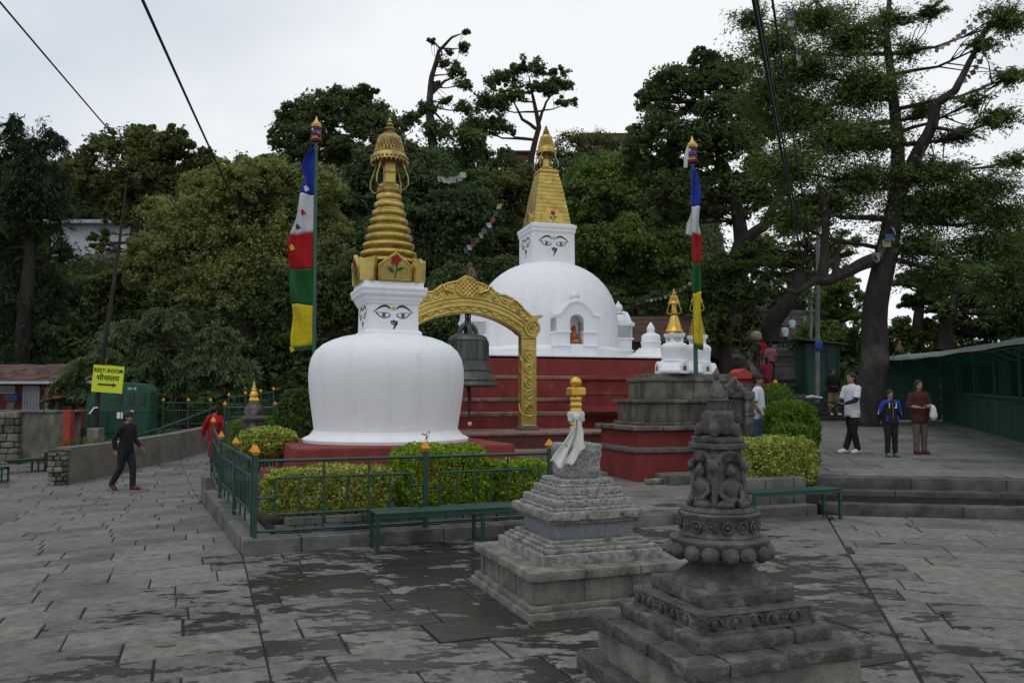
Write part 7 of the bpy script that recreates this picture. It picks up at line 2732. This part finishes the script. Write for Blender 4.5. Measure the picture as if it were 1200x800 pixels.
black_c = cloth('cloth_black', (.016, .016, .018))
dark_c = cloth('cloth_charcoal', (.022, .022, .026))
white_c = cloth('cloth_white', (.62, .64, .68), .85)
jeans_c = cloth('cloth_jeans', (.06, .12, .24))
red_c = cloth('cloth_red', (.42, .010, .020))
crimson_c = cloth('cloth_crimson', (.36, .018, .035))
maroon_c = cloth('cloth_maroon', (.075, .022, .020))
taupe_c = cloth('cloth_taupe', (.15, .125, .105))
khaki_c = cloth('cloth_khaki', (.30, .24, .12))
blue_c = cloth('cloth_blue', (.03, .06, .40))
pink_c = cloth('cloth_pink', (.45, .16, .18))
rose_c = cloth('cloth_rose', (.40, .05, .09))
tan_c = cloth('cloth_tan', (.42, .33, .20))
sky_c = cloth('cloth_pale_blue', (.45, .55, .66))
grey_c = cloth('cloth_grey', (.16, .15, .14))
shoe_w = mat('shoe_white', (.62, .60, .58), rough=.6)
shoe_k = mat('shoe_black', (.02, .02, .022), rough=.45)
shoe_t = mat('shoe_teal', (.05, .20, .18), rough=.6)
shoe_r = mat('shoe_maroon', (.09, .02, .025), rough=.5)


def ground_at(u, v, zf):
    """Where the sight line through (u, v) meets a surface."""
    Y = 12.0
    for _ in range(60):
        p = P(u, v, Y)
        t = zf(p.x, p.y)
        Y = Y + (p.z - t) / max(.02, (EYE - p.z) / Y + .0) * .6 if False else Y * (EYE - t) / max(.05, EYE - p.z) * .5 + Y * .5
    p = P(u, v, Y)
    return Vector((p.x, p.y, zf(p.x, p.y)))


# man in black walking towards the right of the picture at left
g = ground_at(146, 574, plaza_z)
hgt = 90.0 / FPX * g.y
person('man in black jacket and cap walking past the yellow sign', g, R(78), hgt,
       {'top': ('jacket', black_c), 'bottom': ('trousers', dark_c), 'shoe': ('shoes', shoe_r)},
       (((.22, -.05, 1.12), (.20, -.24, .93), (0, -.7, -.7), (-1, 0, 0)), ((-.22, .14, 1.13), (-.21, .10, .88), (0, -.1, -1), (1, 0, 0))),
       legs=(((.08, -.13, .50), (.08, -.14, .085), (0, -1)), ((-.08, .06, .49), (-.08, .27, .14), (0, -1, -.7))), lean=(0, -.06), hair='cap', sleeve=1.0, fat=1.06, loose=1.06)
# woman in red seen from behind, shawl over the shoulders
g = ground_at(250, 543, plaza_z)
person('woman in a bright red shawl and dress walking away up the path', g, R(170), 66.0 / FPX * g.y,
       {'top': ('shawl', red_c), 'bottom': ('dress', crimson_c), 'shoe': ('shoes', shoe_k)},
       (((.27, -.02, 1.14), (.20, -.16, 1.06), (0, -1, .2), (-1, 0, 0)), ((-.30, .02, 1.14), (-.22, -.14, 1.02), (0, -1, .2), (1, 0, 0))),
       legs=(((.07, -.06, .48), (.07, -.02, .085), (0, -1)), ((-.07, .05, .48), (-.07, .10, .085), (0, -1))), hair='bun', sleeve=1.0, fat=1.12, long_top=.12, female=True, skin_m=skin_pale, loose=1.1,
       extra=[('top', [(.05, .08, 1.44), (.2, .10, 1.25), (.28, .10, 1.0), (.30, .08, .82)], [.08, .12, .12, .05], .5), ('top', [(-.05, .08, 1.44), (-.12, .11, 1.25), (-.1, .12, 1.0)], [.10, .14, .08], .5),
              ('bottom', [(0, 0, .95), (0, .01, .6), (0, .02, .22)], [.15, .16, .17], .8)])
# man in white polo behind the hedge
g = P(889, 500, 15.6)
person('man in a white polo shirt, jeans and black cap behind the hedge', (g.x, g.y, terr_z(g.x, g.y) - .02), R(62), 1.63,
       {'top': ('polo_shirt', white_c), 'bottom': ('jeans', jeans_c), 'shoe': ('shoes', shoe_k)},
       (arm_down(1, .04), ((-.24, .03, 1.13), (-.22, -.10, .92), (0, -.5, -1), (1, 0, 0))), hair='cap', sleeve=.5, loose=1.14)
# man in white T-shirt facing left, holding a phone
g = ground_at(1000, 531, terr_z)
pm = person('man in a long white shirt and black trousers with one arm held forward', g, R(-68), 93.5 / FPX * g.y,
       {'top': ('shirt', white_c), 'bottom': ('trousers', black_c), 'shoe': ('sneakers', shoe_w), 'sleeve': ('undersleeve', black_c)},
       (((.22, -.10, 1.13), (.14, -.34, 1.06), (-.1, -1, .0), (0, 0, 1)), ((-.22, -.06, 1.11), (-.16, -.36, 1.00), (.1, -1, .1), (0, 0, 1))),
       legs=(((.09, -.06, .48), (.11, .02, .085), (.05, -1)), ((-.09, .04, .48), (-.12, -.10, .085), (-.1, -1))), hair='bun', sleeve=.5, long_top=.06, loose=1.1, skin_m=skin_pale)
# boy
g = ground_at(1045, 535, terr_z)
by = person('boy in a blue and black tracksuit jacket standing with hands behind him', g, R(4), 77.0 / FPX * g.y,
       {'top': ('jacket', black_c), 'bottom': ('trousers', dark_c), 'shoe': ('shoes', shoe_t)},
       (((.27, .06, 1.13), (.20, .10, .93), (-.6, .4, -.7), (0, 1, 0)), ((-.27, .06, 1.13), (-.20, .10, .93), (.6, .4, -.7), (0, 1, 0))), sleeve=1.0, loose=1.12, fat=1.04, skin_m=skin_pale)
kb = (77.0 / FPX * g.y) / 1.72
for sg in (-1, 1):
    MB().tube([(sg * .06 * kb, -.085 * kb, 1.43 * kb), (sg * .17 * kb, -.05 * kb, 1.41 * kb), (sg * .235 * kb, .0, 1.30 * kb), (sg * .265 * kb, .03 * kb, 1.16 * kb)], [.05 * kb, .062 * kb, .064 * kb, .056 * kb], 10).build('blue_panel', blue_c, by, True)
    MB().tube([(sg * .09 * kb, -.135 * kb, 1.40 * kb), (sg * .10 * kb, -.140 * kb, 1.26 * kb)], [.016 * kb, .012 * kb], 6).build('white_stripe', white_c, by, True)
    MB().tube([(sg * .14 * kb, -.105 * kb, 1.06 * kb), (sg * .15 * kb, -.105 * kb, .92 * kb)], [.028 * kb, .024 * kb], 6).build('blue_panel', blue_c, by, True)
    MB().tube([(sg * .292 * kb, -.0, 1.22 * kb), (sg * .315 * kb, .03 * kb, 1.10 * kb)], [.016 * kb, .016 * kb], 6).build('white_stripe', white_c, by, True)
MB().tube([(0, -.135 * kb, 1.40 * kb), (0, -.142 * kb, 1.15 * kb), (0, -.128 * kb, .90 * kb)], .006, 6).build('zip', pole_metal, by)
MB().box((.07 * kb, -.146 * kb, 1.28 * kb), (.035, .006, .035)).build('badge', white_c, by)
# woman in maroon
g = ground_at(1079, 532, terr_z)
wm = person('woman in a dark maroon top and taupe trousers with a white bag', g, R(8), 85.5 / FPX * g.y,
       {'top': ('blouse', maroon_c), 'bottom': ('trousers', taupe_c), 'shoe': ('shoes', shoe_r)},
       (((.24, -.02, 1.12), (.09, -.22, 1.09), (-.8, -.4, .1), (0, 0, 1)), ((-.26, .0, 1.12), (-.08, -.21, 1.08), (.8, -.4, .1), (0, 0, 1))),
       hair='shoulder', sleeve=.6, long_top=.12, fat=1.05, loose=1.1, female=True, skin_m=skin_pale)
bg = MB()
bg.ball((.13, -.25, .84), (.06, .075, .15), 12, 10)
bg.ball((.13, -.25, .78), (.075, .085, .10), 12, 10)
bg.tube([(.10, -.24, .96), (.05, -.24, 1.02), (.14, -.24, .97)], .012, 6)
bgo = link('carried_bag', fuse(bg, .016, 3), mat('bag_white', (.66, .65, .64), (.55, .52, .53), 12, .6, c3=(.35, .12, .18), s3=14, t3=(.62, .68)), None, g, R(8))
tag(bgo, 'crumpled white shopping bag in the hand of the woman in maroon', 'bag')
# man in shorts on the lowest stairs
gp = P(977, 489, 29.6)
person('man in a black tracksuit top and khaki shorts on the lowest stairs', (gp.x, 29.6, stair_z(29.6) + .01), R(20), 54.5 / FPX * 29.6,
       {'top': ('jacket', black_c), 'bottom': ('shorts', khaki_c), 'shoe': ('sneakers', shoe_w)},
       (((.30, .0, 1.14), (.26, -.16, .98), (0, -1, -.3), (-1, 0, 0)), ((-.30, .02, 1.14), (-.18, -.20, 1.05), (.4, -1, .1), (0, 0, 1))),
       legs=(((.10, -.06, .48), (.13, -.04, .085), (.3, -1)), ((-.09, .02, .48), (-.10, .06, .085), (-.1, -1))), sleeve=1.0, shorts=True, loose=1.1, voxel=.02, fat=1.08, head_pitch=R(-12))
# people farther up the stairs
far = [(888, 447, 34.0, 1.55, 'woman in a rose dress with a black sash climbing the stairs', rose_c, rose_c, 'long', 175),
       (903.5, 440, 36.5, 1.62, 'man in a pink shirt and dark trousers on the stairs', pink_c, dark_c, 'short', 170),
       (893, 424, 41.0, 1.55, 'woman in a red top higher on the stairs', red_c, grey_c, 'long', 190),
       (882, 427, 40.0, 1.52, 'porter carrying a tan bundle beside the stairs', dark_c, maroon_c, 'short', 180),
       (902, 412, 50.0, 1.6, 'person in a tan top far up the stairs', tan_c, grey_c, 'short', 20),
       (914, 409, 54.0, 1.6, 'person in brown near the top of the stairs', taupe_c, dark_c, 'short', 0),
       (920.5, 410, 54.0, 1.62, 'person in a pale blue shirt near the top of the stairs', sky_c, dark_c, 'short', 10),
       (929, 398, 62.0, 1.6, 'person in a light top where the stairs vanish into the trees', sky_c, grey_c, 'short', 0)]
for (u, v, Y, h, lab, ct, cb, hr_, yaw) in far:
    p = P(u, v, Y)
    cx_ = stair_x(Y)
    x = min(max(p.x, cx_ - 1.1), cx_ + 1.1)
    z = stair_z(Y) + .02
    person(lab, (x, Y, z), R(yaw), h, {'top': ('top', ct), 'bottom': ('bottoms', cb), 'shoe': ('shoes', shoe_k)}, (arm_down(1, .08), arm_down(-1, -.02)), sleeve=.6, voxel=.032, hair=hr_, loose=1.1, long_top=.1 if hr_ == 'long' else 0,
           legs=(((.09, -.10, .52), (.09, -.04, .12), (0, -1)), ((-.09, .02, .48), (-.09, .08, .085), (0, -1))))
    if 'porter' in lab:
        bm_b = MB().lathe([(.12, 0), (.22, .08), (.26, .25), (.22, .42), (.1, .48)], 16, c=(x, Y, z + 1.42), fn=lambda a, zq_: 1 + .06 * math.sin(5 * a))
        tag(bm_b.build('bundle', tan_c, None, True), 'round tan bundle carried on the head of the porter', 'bundle')
# someone seated on the bench at the left edge, only a forearm reaching into view
bz = plaza_z(-11.5, 17.4)
person('person seated on the near dark bench with a forearm reaching into view', (-11.72, 17.62, bz - .42), R(25), 1.66,
       {'top': ('top', black_c), 'bottom': ('trousers', dark_c), 'shoe': ('shoes', shoe_k)},
       (((.36, -.10, 1.00), (.62, -.16, .93), (1, -.15, -.05), (0, 0, -1)), arm_down(-1, .1)),
       legs=(((.12, -.42, .86), (.12, -.40, .50), (.1, -1)), ((-.12, -.42, .86), (-.12, -.42, .50), (-.1, -1))), sleeve=.6, hair='short')


def seated_monkey(label, loc, rz, s):
    f = MB()
    f.loft([((0, .02, .02), .10, .10), ((0, .03, .10), .125, .12), ((0, .02, .20), .11, .105), ((0, -.01, .30), .085, .08), ((0, -.03, .36), .05, .05)], 16)
    f.ball((0, -.05, .42), (.062, .068, .065), 12, 10)
    f.ball((0, -.105, .40), (.034, .036, .032), 10, 8)
    for sg in (-1, 1):
        f.ball((sg * .062, -.03, .435), (.012, .018, .02), 8, 6)
        f.tube([(sg * .075, -.02, .31), (sg * .11, -.09, .20), (sg * .07, -.16, .13), (sg * .05, -.18, .10)], [.038, .030, .022, .016], 8)
        f.tube([(sg * .07, .03, .07), (sg * .13, -.10, .14), (sg * .10, -.12, .03), (sg * .09, -.20, .012)], [.055, .045, .028, .02], 8)
    f.tube([(0, .11, .04), (0, .2, -.02), (.03, .24, -.14), (.02, .25, -.26)], [.022, .018, .015, .01], 8)
    o_ = link('rhesus_monkey', fuse(f, .014, 2), fur, None, loc, rz)
    o_.scale = (s, s, s)
    tag(o_, label, 'monkey', 'monkeys')
    fm = MB().ball((0, -.125, .402), (.030, .018, .028), 10, 8)
    fm.ball((0, -.105, .425), (.036, .014, .018), 10, 8)
    fm.build('face', face_pink, o_, True)


mp = P(553, 327, AY)
seated_monkey('brown monkey sitting on top of the golden archway', (mp.x, AY, Zv(328.5, AY)), R(-80), .86)
rr_ = 3.2
mx_ = sA + sd.normalized() * 1.2
mp = P(1053, 409, 25.6)
seated_monkey('tan monkey crouching on the sheet roof of the stall', (mp.x, 25.6, Zv(413, 25.6)), R(30), .78)
# pale bundle lying on the lower stairs
lit = MB()
b = P(954, 471, 31.2)
for (dx_, dz, r) in ((-.22, .05, .09), (-.08, .07, .10), (.10, .05, .08), (.26, .03, .07)):
    lit.ball((b.x + dx_, b.y, stair_z(31.2) + .17 + dz), (r * 1.3, r, r * .7), 8, 6)
tag(link('cloth_bundle', fuse(lit, .03, 2), paint_white), 'pale cloth bundle lying on the stairs by the grey pole', 'bundle')
